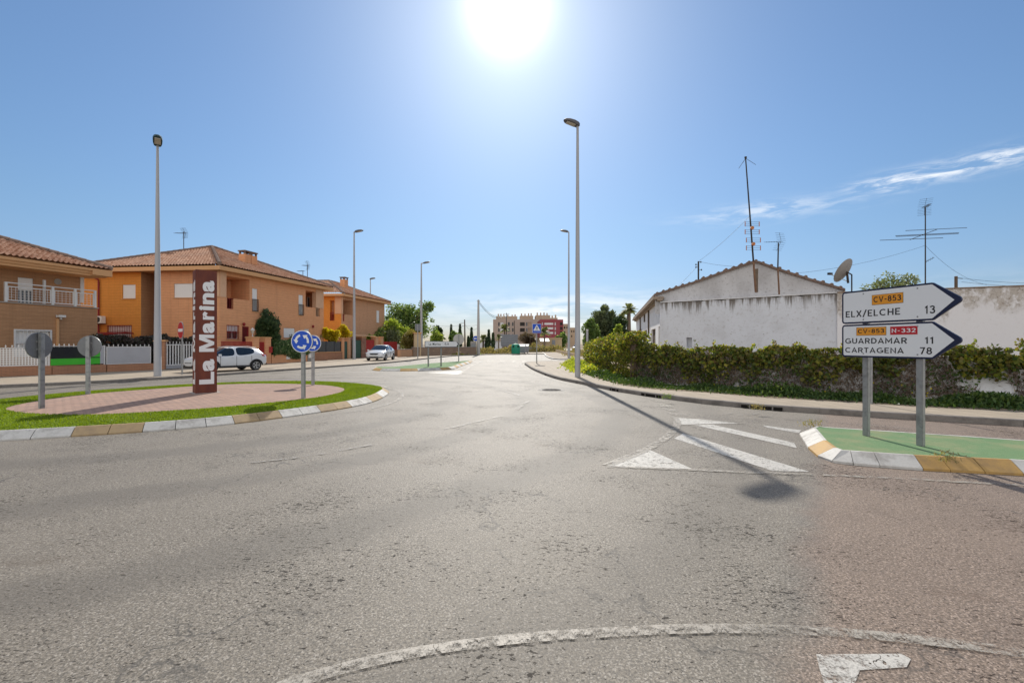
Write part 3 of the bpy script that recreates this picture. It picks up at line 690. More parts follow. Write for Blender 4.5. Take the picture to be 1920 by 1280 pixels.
_, ro2 = polar(opath, N); rk = ro2 - 0.215
for _ in range(2): ri = (np.roll(ri, 1) + 2 * ri + np.roll(ri, -1)) / 4
mb = MB(); rows = 5; zs = lambda u: 0.148 + 0.03 * math.sin(u * math.pi) + 0.024 * u
for k in range(rows + 1):
    u = k / rows
    for a, r0, r1 in zip(th, rk, ri):
        r = r0 + (r1 - r0) * u; mb.v.append((IC.x + math.cos(a) * r, IC.y + math.sin(a) * r, zs(u)))
for k in range(rows):
    for i in range(N): mb.f.append([k * N + i, k * N + (i + 1) % N, (k + 1) * N + (i + 1) % N, (k + 1) * N + i]); mb.m.append(0)
struct(mb.build('island_lawn', M['turf'], smooth='all'))
mb = MB()
for k, f_ in enumerate((1.0, 0.75, 0.5, 0.25)):
    for a, r in zip(th, ri): mb.v.append((IC.x + math.cos(a) * r * f_, IC.y + math.sin(a) * r * f_, 0.176 + 0.02 * (1 - f_ * f_)))
for k in range(3):
    for i in range(N): mb.f.append([k * N + i, k * N + (i + 1) % N, (k + 1) * N + (i + 1) % N, (k + 1) * N + i]); mb.m.append(0)
mb.f.append([3 * N + i for i in range(N)]); mb.m.append(0)
struct(mb.build('island_paving', M['paver_pink'], smooth='all'))
rng = np.random.default_rng(3); nb = 56000
a = rng.uniform(-np.pi, np.pi, nb); q = rng.uniform(0, 1, nb)
r0 = np.interp(a, th, rk, period=2 * np.pi); r1 = np.interp(a, th, ri, period=2 * np.pi); rr = np.sqrt(q * (r0 ** 2 - (r1 - 0.02) ** 2) + (r1 - 0.02) ** 2); u = (rr - r0) / (r1 - r0)
P = np.stack([IC.x + np.cos(a) * rr, IC.y + np.sin(a) * rr, 0.148 + 0.03 * np.sin(np.clip(u, 0, 1) * np.pi) + 0.024 * u + 0.012], 1)
tag(leaf_obj('lawn_grass', P, 0.012, M['turf_blade'], seed=4, droop=-2.2, long=3.2), 'short bright green grass ringing the paved roundabout island', 'grass', kind='stuff')

# splitter islands
def splitter(name, out_px, in_px, back_px, mats, clen, extra_out=(), extra_in=()):
    o = smooth_path(V2([G(*p) for p in out_px] + list(extra_out)), 0.34)
    w_ = offset_path(o, 0.22); 
    k = kerb_line(name + '_kerb', o, 0.15, 0.24, mats, colour_len=clen, slope=0.20, lip=0.03, gap=0.008)
    inn = offset_path(o, 0.235)
    flat_poly(name, [*inn, *V2([G(*p, 0.146) for p in back_px])], 0.146, M['green_surface'])
    # a plain upstand along the back edge
    b = V2([inn[-1]] + [G(*p, 0.146) for p in back_px] + [inn[0]]); b2 = smooth_path(b, 0.6)
    kerb_line(name + '_back_kerb', offset_path(b2, -0.06), 0.149, 0.06, [M['kerb_white']])
splitter('right_island', [(1508, 811), (1499, 815), (1507, 828), (1515, 841), (1533, 857), (1560, 867), (1600, 872), (1650, 876), (1731, 882), (1920, 892), (2200, 910)],
         None, [(2250, 855), (1920, 826), (1700, 811), (1545, 801)], [M['kerb_white'], M['kerb_ochre']], 1.0)
splitter('left_island', [(705, 691), (697, 693), (712, 695.5), (750, 696), (796, 695), (846, 692.5), (866, 686), (883, 680), (886, 677.5)],
         None, [(872, 676.2), (840, 678.5), (790, 682.3), (735, 687.5)], [M['kerb_white'], M['kerb_ochre']], 1.3)
# ------------------------------------------------------------------ wall frames: a vertical plane with metres along it
class Frame:
    def __init__(s, x, y, dx, dy, flip=False):
        s.C = Vector((x, y)); s.d = Vector((dx, dy)).normalized(); s.n = Vector((s.d.y, -s.d.x)) * (-1 if flip else 1)
    def t(s, px, off=0.0):                     # photo column -> metres along the wall
        k = (px - CX) / F; c = s.C + s.n * off
        return (k * c.y - c.x) / (s.d.x - k * s.d.y)
    def z(s, px, py, off=0.0):
        return H + (HZ - py) * (s.C.y + s.n.y * off + s.d.y * s.t(px, off)) / F
    def P(s, t, z, off=0.0): p = s.C + s.d * t + s.n * off; return Vector((p.x, p.y, z))
    def rect(s, x0, y0, x1, y1, off=0.0):      # photo rectangle -> (t0, t1, z0, z1)
        a, b = s.t(x0, off), s.t(x1, off); xm = (x0 + x1) / 2
        r = (min(a, b), max(a, b), s.z(xm, y1, off), s.z(xm, y0, off)); return r
def fbox(mb, fr, t0, t1, z0, z1, o0, o1):
    a = [fr.P(t0, z0, o0), fr.P(t1, z0, o0), fr.P(t1, z1, o0), fr.P(t0, z1, o0)]
    b = [fr.P(t0, z0, o1), fr.P(t1, z0, o1), fr.P(t1, z1, o1), fr.P(t0, z1, o1)]
    return mb.hull8(a, b)
def wall(mb, fr, t0, t1, z0, z1, holes=(), off=0.0, depth=0.14, thick=0.25):
    ts = sorted({t0, t1, *[q for h in holes for q in h[:2] if t0 < q < t1]}); zs = sorted({z0, z1, *[q for h in holes for q in h[2:4] if z0 < q < z1]})
    for i in range(len(ts) - 1):
        for j in range(len(zs) - 1):
            tm, zm = (ts[i] + ts[i + 1]) / 2, (zs[j] + zs[j + 1]) / 2
            if any(h[0] < tm < h[1] and h[2] < zm < h[3] for h in holes): continue
            mb.poly([fr.P(ts[i], zs[j], off), fr.P(ts[i + 1], zs[j], off), fr.P(ts[i + 1], zs[j + 1], off), fr.P(ts[i], zs[j + 1], off)])
    for h in holes:
        dp = h[4] if len(h) > 4 else depth
        a, b, c, d = max(h[0], t0), min(h[1], t1), max(h[2], z0), min(h[3], z1)
        f0 = [fr.P(a, c, off), fr.P(b, c, off), fr.P(b, d, off), fr.P(a, d, off)]; f1 = [fr.P(a, c, off - dp), fr.P(b, c, off - dp), fr.P(b, d, off - dp), fr.P(a, d, off - dp)]
        for k in range(4): mb.poly([f0[k], f0[(k + 1) % 4], f1[(k + 1) % 4], f1[k]])
        if len(h) > 5: mb.poly(f1)
def frame_bars(mb, fr, r, o0, o1, w=0.06, mull=0, trans=0):
    t0, t1, z0, z1 = r
    fbox(mb, fr, t0, t1, z0, z0 + w, o0, o1); fbox(mb, fr, t0, t1, z1 - w, z1, o0, o1)
    fbox(mb, fr, t0, t0 + w, z0 + w, z1 - w, o0, o1); fbox(mb, fr, t1 - w, t1, z0 + w, z1 - w, o0, o1)
    for k in range(mull): q = t0 + (t1 - t0) * (k + 1) / (mull + 1); fbox(mb, fr, q - w / 2, q + w / 2, z0 + w, z1 - w, o0, o1)
    for k in range(trans): q = z0 + (z1 - z0) * (k + 1) / (trans + 1); fbox(mb, fr, t0 + w, t1 - w, q - w / 2, q + w / 2, o0, o1 - 0.004)
def window(par, fr, r, dep=0.12, off=0.0, shut=1.0, frame='white_metal', glass='glass_dark', mull=1, name='window', sill=True, grille=None):
    t0, t1, z0, z1 = r; w = 0.055; o = off - dep
    mb = MB(); frame_bars(mb, fr, r, o, o + 0.05, w, mull)
    wn = mb.build(name, M[frame], par, world=True)
    zs = z1 - (z1 - z0) * shut
    if shut < 0.98:
        mb = MB(); fbox(mb, fr, t0 + w * 0.5, t1 - w * 0.5, z0 + w * 0.5, z1 - w * 0.5, o + 0.012, o + 0.022); mb.build('pane', M[glass], wn, world=True)
    if shut > 0.02:
        mb = MB(); fbox(mb, fr, t0 + 0.02, t1 - 0.02, zs + (0.02 if shut > 0.98 else 0), z1 - 0.01, o + 0.056, o + 0.078); mb.build('shutter', M['shutter'], wn, world=True)
    if sill:
        mb = MB(); fbox(mb, fr, t0 - 0.05, t1 + 0.05, z0 - 0.05, z0 - 0.003, off - dep, off + 0.05); mb.build('sill', M['fascia'], wn, world=True)
    if grille:
        mb = MB(); n = max(3, int((t1 - t0) / 0.13))
        for k in range(n + 1): q = t0 + (t1 - t0) * k / n; fbox(mb, fr, q - 0.010, q + 0.010, z0, z1, off + 0.02, off + 0.045)
        for zz in (z0, z0 + (z1 - z0) * 0.5, z1): fbox(mb, fr, t0 - 0.03, t1 + 0.03, zz - 0.02, zz + 0.02, off + 0.018, off + 0.047)
        mb.build('grille', M[grille], wn, world=True)
    return wn
def tiled(mb, A, B, C, Dp, pitch=0.24, row=0.36, amp=0.045):
    """roof plane with eave A-B and upper edge Dp-C (same side order): corrugated tile courses."""
    A, B, C, Dp = map(Vector, (A, B, C, Dp)); e = (B - A); L = e.length; e.normalize()
    nrm = e.cross((C + Dp) / 2 - A).normalized()
    if nrm.z < 0: nrm = -nrm
    up = nrm.cross(e); 
    if up.z < 0: up = -up
    loc = lambda p: ((p - A).dot(e), (p - A).dot(up))
    (cu, cv), (du, dv) = loc(C), loc(Dp); per = 4; n = max(2, int(L / pitch)) * per
    us = [L * i / n for i in range(n + 1)]
    def vmax(u):
        if du > 1e-4 and u < du: return dv * u / du
        if cu < L - 1e-4 and u > cu: return cv * (L - u) / (L - cu)
        if cu - du < 1e-4: return max(cv, dv)
        return dv + (cv - dv) * (u - du) / (cu - du)
    VM = [max(vmax(u), 0.0) for u in us]; rows = int(max(VM) / row) + 1; base = len(mb.v); m = 0
    vs_all = [q for k in range(rows) for q in (k * row, (k + 1) * row - 0.001)]
    for i, u in enumerate(us):
        wv = amp * math.cos(2 * math.pi * (i % per) / per)
        for q, v in enumerate(vs_all):
            vv = min(v, VM[i]); lift = 0.035 if q % 2 == 0 else 0.0
            mb.v.append(tuple(A + e * u + up * vv + nrm * (wv + lift + 0.05)))
    m = len(vs_all)
    for i in range(n):
        for q in range(m - 1):
            if min(vs_all[q], VM[i]) >= VM[i] - 1e-6 and min(vs_all[q], VM[i + 1]) >= VM[i + 1] - 1e-6: continue
            mb.f.append([base + i * m + q, base + (i + 1) * m + q, base + (i + 1) * m + q + 1, base + i * m + q + 1]); mb.m.append(mb.cur)
def ridge(mb, a, b, r=0.13):
    a, b = Vector(a), Vector(b); n = max(2, int((b - a).length / 0.4))
    for k in range(n):
        p, q = a.lerp(b, k / n), a.lerp(b, (k + 1.06) / n); mb.tube([p + Vector((0, 0, 0.05)), q + Vector((0, 0, 0.05))], [r * 1.06, r * 0.9], 8)
def chimney(par, p, w, d, h, fr, n=1):
    mb = MB(); mb2 = MB(); a = math.atan2(fr.d.y, fr.d.x)
    for k in range(n):
        c = Vector(p) + Vector((fr.d.x, fr.d.y, 0)) * (k * (w + 0.07))
        mb.box(c + Vector((0, 0, h / 2)), (w, d, h), a)
        for sx in (-1, 1):
            for sy in (-1, 1): mb2.box(c + Matrix.Rotation(a, 3, 'Z') @ Vector((sx * (w / 2 - 0.07), sy * (d / 2 - 0.07), h + 0.11)), (0.12, 0.12, 0.22), a)
        mb2.box(c + Vector((0, 0, h + 0.26)), (w + 0.1, d + 0.1, 0.08), a)
    ch = mb.build('chimney', M['brick_tan'], par, world=True); mb2.build('chimney_cap', M['ridge_tile'], ch, world=True)
    return ch
def rail(mb, fr, t0, t1, z0, z1, o, n, r=0.012, posts=True):
    fbox(mb, fr, t0, t1, z1 - 0.04, z1, o - 0.02, o + 0.02); fbox(mb, fr, t0, t1, z0, z0 + 0.04, o - 0.02, o + 0.02)
    for k in range(n + 1): q = t0 + (t1 - t0) * k / n; fbox(mb, fr, q - r, q + r, z0 + 0.04, z1 - 0.04, o - r, o + r)
def wall_lamp(par, p, m, name='wall_lamp'):
    mb = MB(); mb.lathe([(0.02, 0.16), (0.10, 0.10), (0.11, 0.06), (0.07, -0.08), (0.03, -0.1)], p, 8); return mb.build(name, M[m], par, world=True)

# ------------------------------------------------------------------ corner house (two storeys, hipped roof)
EV = 6.75
FR = Frame(-20.56, 32.0, 0.214, 0.977); FLf = Frame(-20.56, 32.0, -0.995, 0.0995, True)
hb = thing('brick_house', 'orange brick corner house with hipped tile roof, behind the rust sign pillar', 'house', (FR.C.x, FR.C.y, 0.1))
tE = FR.t(607); tW = FLf.t(150); zU = 3.75
r_win1 = FR.rect(473, 541, 483, 584); r_win2 = FR.rect(560, 553, 568.5, 591); g_win = FR.rect(425, 610, 447, 635.5); g_door = FR.rect(454, 612, 467, 643); g_win2 = FR.rect(532, 615, 553, 633); g_door2 = FR.rect(571, 616.5, 580, 650)
lg1 = (FR.t(422.5), FR.t(468), FR.z(445, 560.5), EV - 0.25); lg2 = (FR.t(573), FR.t(605), FR.z(590, 577), EV - 0.3)
mb = MB()
slot1 = FR.rect(425.5, 559.6, 438, 579); slot2 = FR.rect(592, 578, 600, 593.5); slot1 = (slot1[0], slot1[1], slot1[2], lg1[2]); slot2 = (slot2[0], slot2[1], slot2[2], lg2[2])
wall(mb, FR, 0, tE, 0.1, EV, [(*r_win1, 0.14), (*r_win2, 0.14), (*g_win, 0.14), (*g_door, 0.2), (*g_win2, 0.14), (*g_door2, 0.14), (*lg1, 1.7, 1), (*lg2, 1.5, 1), (*slot1, 0.18), (*slot2, 0.18)])
for r in (lg1, lg2):                           # loggia floor and parapet back
    fbox(mb, FR, r[0], r[1], r[2] - 1.02, r[2] - 0.9, -1.7, -0.19)
t264, t297 = FLf.t(264.5), FLf.t(296)
lw1 = FLf.rect(229.5, 533.5, 254, 559.5); lw2 = FLf.rect(326, 531.5, 366, 558); lw3 = FLf.rect(202, 610, 247, 633)
wall(mb, FLf, 0, t297, 0.1, EV, [(*lw2, 0.14)])
mb.mat(1); wall(mb, FLf, t264, tW, 0.1, EV, [(*lw1, 0.14), (*lw3, 0.14)])
mb.mat(2)  # darker brick in the recess: its shade is put into the colour
A_, B_ = FLf.P(t297, 0.1), FLf.P(t264, 0.1); bk = -1.9
wall(mb, FLf, t297, t264, 0.1, EV, [], off=bk)
for tt, mi in ((t297, 0), (t264, 2)):
    mb.mat(mi); mb.poly([FLf.P(tt, 0.1), FLf.P(tt, 0.1, bk), FLf.P(tt, EV, bk), FLf.P(tt, EV)])
mb.mat(0)
F_ = FR.P(tE, 0.1); Fk = FLf.P(tW, 0.1); far = F_ + (Fk - FR.P(0, 0.1))
for a, b in ((F_, far), (far, Fk)): mb.poly([a, b, b + Vector((0, 0, EV - 0.1)), a + Vector((0, 0, EV - 0.1))])
hbw = mb.build('wall', [M['brick_tan'], M['brick_orange'], M['brick_brown']], hb, world=True, fix=False)
# brick soldier band, stucco columns, eaves
mb = MB(); fbox(mb, FR, 0.02, FR.t(424), lg1[2] + 0.02, EV - 0.02, -0.35, 0.03); fbox(mb, FLf, 0.0, FLf.t(405) + 0.05, lg1[2] + 0.02, EV - 0.02, -0.3, 0.05)
mb.build('column', M['stucco_peach'], hb, world=True)
mb = MB(); fbox(mb, FR, FR.t(592.5), FR.t(606.5), lg2[2] + 0.02, EV - 0.02, -0.4, 0.02); mb.build('column', M['stucco_peach'], hb, world=True)
ov = 0.62
Ec = FR.P(-ov, EV, ov); Ee = FR.P(tE + ov, EV, ov); Ew = FLf.P(tW + 0.3, EV, ov); Ef = Ee + (Ew - Ec)
ap = Ec + Vector((-0.877, 1.209, 0)) * 6.6; ap.z = EV + 0.30 + 2.85
zt = Vector((0, 0, 0.30))
mb = MB()
for a, b in ((Ec, Ee), (Ec, Ew), (Ee, Ef), (Ef, Ew)):
    d = (b - a).normalized(); nn = Vector((d.y, -d.x, 0)); nn = nn if nn.dot(a - ap) > 0 else -nn
    q = [a + nn * 0.0, b + nn * 0.0, b - nn * 0.12, a - nn * 0.12]
    mb.hull8([Vector((p.x, p.y, EV - 0.02)) for p in q], [Vector((p.x, p.y, EV + 0.26)) for p in q])
mb.mat(0); mb.poly([Vector((p.x, p.y, EV + 0.02)) for p in (Ec, Ee, Ef, Ew)])
mb.build('eaves', M['fascia'], hb, world=True)
mb = MB(); tiled(mb, Ec + zt, Ee + zt, ap, ap); tiled(mb, Ew + zt, Ec + zt, ap, ap); tiled(mb, Ee + zt, Ef + zt, ap, ap, 0.6); tiled(mb, Ef + zt, Ew + zt, ap, ap, 0.6)
hbr = mb.build('roof', M['roof_tile'], hb, world=True, fix=False)
mb = MB()
for q in (Ec, Ee, Ew): ridge(mb, q + zt + Vector((0, 0, 0.06)), ap + Vector((0, 0, 0.06)))
mb.build('ridge', M['ridge_tile'], hbr, world=True)
def roof_at(px, depth_hint, py_base): return PX(px, py_base, depth_hint)
chimney(hbr, PX(318, 501, 36.5) + Vector((0.35, 0, 0)), 0.62, 0.55, 0.78, FLf)
chimney(hbr, PX(459, 502, 37.2), 0.62, 0.6, 1.08, FR, 2)
chimney(hbr, PX(348, 487, 42.0), 0.5, 0.5, 0.3, FLf, 2)
for r in (r_win1, r_win2):
    wn = window(hb, FR, r, shut=1.0, mull=0)
    mb = MB(); rail(mb, FR, r[0] - 0.03, r[1] + 0.03, r[2] + 0.02, r[2] + 0.95, 0.05, 6, 0.012); mb.build('balcony_rail', M['iron_dark'], wn, world=True)
window(hb, FR, g_win, shut=0.42, mull=1, grille='red_metal'); window(hb, FR, g_win2, shut=1.0, mull=0)
window(hb, FLf, lw1, shut=1.0, mull=0); window(hb, FLf, lw2, shut=1.0, mull=0); window(hb, FLf, lw3, shut=1.0, mull=0, grille='red_metal')
mb = MB(); fbox(mb, FR, *g_door, -0.19, -0.12); dr = mb.build('door', M['interior_dark'], hb, world=True)
mb = MB(); frame_bars(mb, FR, g_door, -0.10, -0.04, 0.09)
for k in range(1, 8): q = g_door[0] + (g_door[1] - g_door[0]) * k / 8; fbox(mb, FR, q - 0.012, q + 0.012, g_door[2], g_door[3], -0.085, -0.06)
mb.build('grille', M['red_metal'], dr, world=True)
mb = MB(); fbox(mb, FR, *g_door2, -0.13, -0.05); mb.build('door', M['white_metal'], hb, world=True)
# loggia windows and railings
l1 = Frame(*FR.P(lg1[1] - 0.02, 0, 0).xy, *(-FR.n)); 
back1 = (lg1[1] - 1.55, lg1[1] - 0.35, FR.z(455, 562) - 0.05, FR.z(455, 549.5, -1.7)); window(hb, FR, FR.rect(450.5, 548, 463, 575, -1.7), dep=-0.06, off=-1.7, shut=0, mull=0, sill=False)
window(hb, FR, FR.rect(574.5, 557.5, 583, 590, -1.5), dep=-0.06, off=-1.5, shut=0, mull=0, sill=False, glass='glass_grey')
for r, m_ in ((slot1, 'red_metal'), (slot2, 'stucco_peach')):
    mb = MB(); rail(mb, FR, r[0], r[1], r[2], r[3] - 0.02, -0.09, max(4, int((r[1] - r[0]) / 0.12))); mb.build('balcony_rail', M[m_], hb, world=True)
wall_lamp(hb, FR.P(FR.t(455), FR.z(455, 608.5), 0.13), 'red_metal'); wall_lamp(hb, FR.P(FR.t(585), FR.z(585, 612.5), 0.13), 'red_metal'); wall_lamp(hb, FR.P(FR.t(428), FR.z(428, 532), -1.55), 'red_metal')
q = FLf.t(187)
mb = MB(); mb.tube([FLf.P(FLf.t(174), EV + 0.02, ov - 0.1), FLf.P(FLf.t(176), EV - 0.2, ov - 0.15), FLf.P(q, EV - 0.5, 0.1), FLf.P(q, EV - 0.7, 0.08), FLf.P(q, 1.2, 0.08)], 0.055, 8)
mb.build('downpipe', M['red_metal'], hb, world=True, smooth=True)
# canopy and air conditioner of the corner house
can = MB(); z0_ = FLf.z(186, 622); 
can.hull8([FLf.P(FLf.t(257), FLf.z(257, 623), 0.9), FLf.P(FLf.t(257) + 0.1, FLf.z(257, 624), 0.15), FLf.P(FLf.t(160), FLf.z(186, 622), 0.15), FLf.P(FLf.t(160), FLf.z(186, 632.5), 1.6)],
          [FLf.P(FLf.t(257), FLf.z(257, 623) - 0.09, 0.9), FLf.P(FLf.t(257) + 0.1, FLf.z(257, 624) - 0.09, 0.15), FLf.P(FLf.t(160), FLf.z(186, 622) - 0.1, 0.15), FLf.P(FLf.t(160), FLf.z(186, 632.5) - 0.1, 1.6)])
can.build('canopy', M['red_metal'], hb, world=True)
aa = FLf.rect(187, 593, 201, 606.5)
ac = thing('air_conditioner', 'white air conditioner box on the orange wall of the corner house', 'air conditioner', FLf.P((aa[0] + aa[1]) / 2, aa[2], 0.25))
mb = MB(); fbox(mb, FLf, aa[0], aa[1], aa[2], aa[3], 0.1, 0.42); mb.build('casing', M['white_plastic'], ac, world=True, bevel=0.02)
mb = MB(); c_ = FLf.P((aa[0] + aa[1]) / 2, (aa[2] + aa[3]) / 2, 0.425); mb.lathe([(0.2, 0.0), (0.2, 0.012), (0.06, 0.02)], c_, 16, Matrix(((1, 0, 0), (0, 0, -1), (0, 1, 0)))); mb.build('fan_grille', M['black_metal'], ac, world=True)
for u_ in (aa[0] + 0.05, aa[1] - 0.1):
    mb = MB(); fbox(mb, FLf, u_, u_ + 0.05, aa[2] - 0.04, aa[2] - 0.003, 0.0, 0.42); mb.build('bracket', M['black_metal'], ac, world=True)

# ------------------------------------------------------------------ brick house at the left edge
FA = Frame(-24.6, 27.0, -0.287, -0.958, True); EA = 5.72
ha = thing('brick_house', 'brown brick house with white railed terrace at the left edge', 'house', (FA.C.x, FA.C.y, 0.1))
tl = 19.0; zT = FA.z(184, 578.5); sb = 0.95
gate = FA.rect(28, 619.5, 95, 668); up_t = FA.t(152, -sb); dr_ = FA.rect(33.5, 521, 63, 571.5, -sb); dr_ = (dr_[0], dr_[1], zT + 0.02, dr_[3])
mb = MB(); wall(mb, FA, 0, tl, 0.1, zT, [(*gate, 0.16)])
wall(mb, FA, up_t, tl, zT - 0.02, EA, [(*dr_, 0.14)], off=-sb)
e0 = FA.P(0, 0.1); inn = Vector((-FA.n.x, -FA.n.y, 0))
mb.poly([e0, e0 + inn * 9, e0 + inn * 9 + Vector((0, 0, zT - 0.1)), e0 + Vector((0, 0, zT - 0.1))])
u0 = FA.P(up_t, zT, -sb); mb.poly([u0, u0 + inn * 8, u0 + inn * 8 + Vector((0, 0, EA - zT)), u0 + Vector((0, 0, EA - zT))])
e1 = FA.P(tl, 0.1); mb.poly([e1, e1 + inn * 9, e1 + inn * 9 + Vector((0, 0, EA - 0.1)), e1 + Vector((0, 0, EA - 0.1))])
mb.mat(1); mb.poly([FA.P(0, zT), FA.P(tl, zT), FA.P(tl, zT, -sb), FA.P(0, zT, -sb)]); mb.poly([FA.P(0, zT, -sb), FA.P(up_t, zT, -sb), FA.P(up_t, zT, -9), FA.P(0, zT, -9)])
mb.build('wall', [M['brick_brown'], M['fascia']], ha, world=True, fix=False)
mb = MB(); fbox(mb, FA, -0.06, tl, zT + 0.004, zT + 0.05, -0.3, 0.06); mb.build('coping', M['concrete'], ha, world=True)
E0 = FA.P(-0.45, EA, 0.55); E1 = FA.P(tl, EA, 0.55)
hd = (inn + Vector((FA.d.x, FA.d.y, 0))).normalized(); E2 = E0 + inn * 9.5
r1 = E0 + hd * 8.0; r1.z = EA + 0.3 + 8.0 * 0.707 * 0.40
zt = Vector((0, 0, 0.3))
hd2 = (inn - Vector((FA.d.x, FA.d.y, 0))).normalized(); E1 = E0 + Vector((FA.d.x, FA.d.y, 0)) * ((E1 - E0).length + 0.0); E3 = E1 + inn * 11.4; E2 = E0 + inn * 11.4
r2 = E1 + hd2 * 8.0; r2.z = r1.z
mb = MB(); tiled(mb, E0 + zt, E1 + zt, r2, r1)
mb.poly([E0 + zt, E2 + zt, r1]); mb.poly([E1 + zt, E3 + zt, r2]); mb.poly([E2 + zt, E3 + zt, r2, r1])
har = mb.build('roof', M['roof_tile'], ha, world=True, fix=False)
mb = MB(); ridge(mb, E0 + zt + Vector((0, 0, 0.05)), r1 + Vector((0, 0, 0.05))); ridge(mb, E1 + zt, r2); ridge(mb, r1, r2); mb.build('ridge', M['ridge_tile'], har, world=True)
mb = MB(); fbox(mb, FA, -0.42, tl, EA + 0.12, EA + 0.27, -0.1, 0.52); fbox(mb, FA, -0.38, tl, EA - 0.02, EA + 0.118, -0.12, 0.42); fbox(mb, FA, -0.30, tl, EA - 0.16, EA - 0.022, -1.2, 0.34)
mb.hull8([E0 + Vector((0, 0, -0.1)), E2 + Vector((0, 0, -0.1)), E2 + Vector((FA.d.x, FA.d.y, -0.1)) * 1.0, E0 + Vector((FA.d.x, FA.d.y, -0.1))], [E0 + Vector((0, 0, 0.24)), E2 + Vector((0, 0, 0.24)), E2 + Vector((FA.d.x, FA.d.y, 0.24)), E0 + Vector((FA.d.x, FA.d.y, 0.24))])
mb.build('eaves', M['fascia'], ha, world=True)
window(ha, FA, dr_, off=-sb, shut=0.46, mull=3, name='balcony_door', sill=False, glass='glass_grey')
# terrace railing with infill panels
rl = thing('terrace_railing', 'white metal railing with mesh infill around the terrace of the left house', 'railing', FA.P(0, zT + 0.05, -0.1))
rt = [0.06, FA.t(143), FA.t(101), FA.t(13)]; zr0, zr1 = zT + 0.09, zT + 1.0
for k in range(3):
    a, b = rt[k] + 0.06, rt[k + 1] - 0.06; mb = MB()
    frame_bars(mb, FA, (a, b, zr0 + 0.04, zr1 - 0.13), -0.115, -0.085, 0.05)
    n = int((b - a) / 0.16)
    for j in range(1, n): q = a + (b - a) * j / n; fbox(mb, FA, q - 0.007, q + 0.007, zr0 + 0.09, zr1 - 0.18, -0.107, -0.093)
    for j in range(1, 5): q = zr0 + 0.09 + (zr1 - zr0 - 0.27) * j / 5; fbox(mb, FA, a + 0.05, b - 0.05, q - 0.007, q + 0.007, -0.108, -0.092)
    mb.build('mesh_panel', M['white_metal'], rl, world=True)
for q in rt:
    mb = MB(); fbox(mb, FA, q - 0.05, q + 0.05, zT + 0.052, zr1 + 0.02, -0.15, -0.05); mb.build('post', M['white_metal'], rl, world=True)
mb = MB(); fbox(mb, FA, rt[0] - 0.05, rt[3] + 0.05, zr1 + 0.022, zr1 + 0.07, -0.14, -0.06); mb.build('handrail', M['white_metal'], rl, world=True)
mb = MB(); q = FA.t(83, -0.5); fbox(mb, FA, q - 0.05, q + 0.05, zT + 0.003, FA.z(83, 525, -0.5), -0.55, -0.45); mb.build('terrace_post', M['white_metal'], ha, world=True)
mb = MB(); q = FA.t(154.5, -0.9); fbox(mb, FA, q - 0.09, q + 0.09, zT + 0.35, FA.z(154, 519, -0.9), -1.05, -0.9); mb.build('white_strip', M['white_metal'], ha, world=True)  # narrow white upright at the end of the upper wall
mb = MB(); p_ = FA.P(FA.t(108, -sb), FA.z(108, 528, -sb), -sb + 0.01); Mx = Matrix(((0, FA.n.y, FA.n.x), (0, -FA.n.x, FA.n.y), (1, 0, 0))); mb.lathe([(0.17, 0.0), (0.17, 0.03), (0.12, 0.03), (0.11, 0.01)], p_, 14, Mx)
for k in range(3): mb.box(p_ + Vector((FA.n.x, FA.n.y, 0)) * 0.012 + Vector((0, 0, -0.06 + k * 0.06)), (0.02, 0.22, 0.02), math.atan2(FA.n.y, FA.n.x))
mb.build('vent', M['concrete'], ha, world=True)
mb = MB(); fbox(mb, FA, *gate, -0.15, -0.1); gd = mb.build('garage_door', M['shutter'], ha, world=True)
mb = MB(); frame_bars(mb, FA, (gate[0] - 0.05, gate[1] + 0.05, gate[2], gate[3] + 0.05), -0.02, 0.03, 0.08, 0, 1)
n = int((gate[1] - gate[0]) / 0.15)
for k in range(1, n): q = gate[0] + (gate[1] - gate[0]) * k / n; fbox(mb, FA, q - 0.011, q + 0.011, gate[2], gate[3], -0.01, 0.012)
mb.build('grille', M['white_metal'], gd, world=True)
q = FA.t(107); zl = FA.z(107, 592)
mb = MB(); fbox(mb, FA, q - 0.05, q + 0.05, 1.0, zl - 0.15, 0.002, 0.09); mb.build('cable_duct', M['fascia'], ha, world=True)
mb = MB(); fbox(mb, FA, q - 0.22, q + 0.08, zl - 0.08, zl + 0.04, 0.05, 0.34); fbox(mb, FA, q - 0.12, q - 0.06, zl - 0.2, zl - 0.083, 0.1, 0.2); mb.build('floodlight', M['white_metal'], ha, world=True)

# ------------------------------------------------------------------ third house further along
FC = Frame(-18.75, 50.0, 0.20, 0.98); FCl = Frame(-18.75, 50.0, -0.995, 0.07, True); EC = 6.85
hc = thing('brick_house', 'brick house with peach loggia columns next beyond the corner house', 'house', (FC.C.x, FC.C.y, 0.1))
tC = FC.t(721); tD = FCl.t(560)
lgc = (FC.t(643), FC.t(661), FC.z(652, 590), EC - 0.3); cw = FC.rect(706, 582, 711.5, 605); op = FCl.rect(618.5, 563, 627, 601)
slc = FC.rect(640.5, 589, 646, 602); slc = (max(slc[0], 0.05), slc[1], slc[2], lgc[2])
mb = MB(); wall(mb, FC, 0, tC, 0.1, EC, [(*lgc, 1.6, 1), (*cw, 0.14), (lgc[0], slc[1], slc[2], slc[3], 0.18)])
mb.mat(1); wall(mb, FCl, 0, tD, 0.1, EC, [(*op, 0.8, 1)])
mb.mat(0); F_ = FC.P(tC, 0.1); mb.poly([F_, F_ + Vector((-12, 1, 0)), F_ + Vector((-12, 1, EC - 0.1)), F_ + Vector((0, 0, EC - 0.1))])
mb.build('wall', [M['brick_far'], M['brick_orange']], hc, world=True, fix=False)
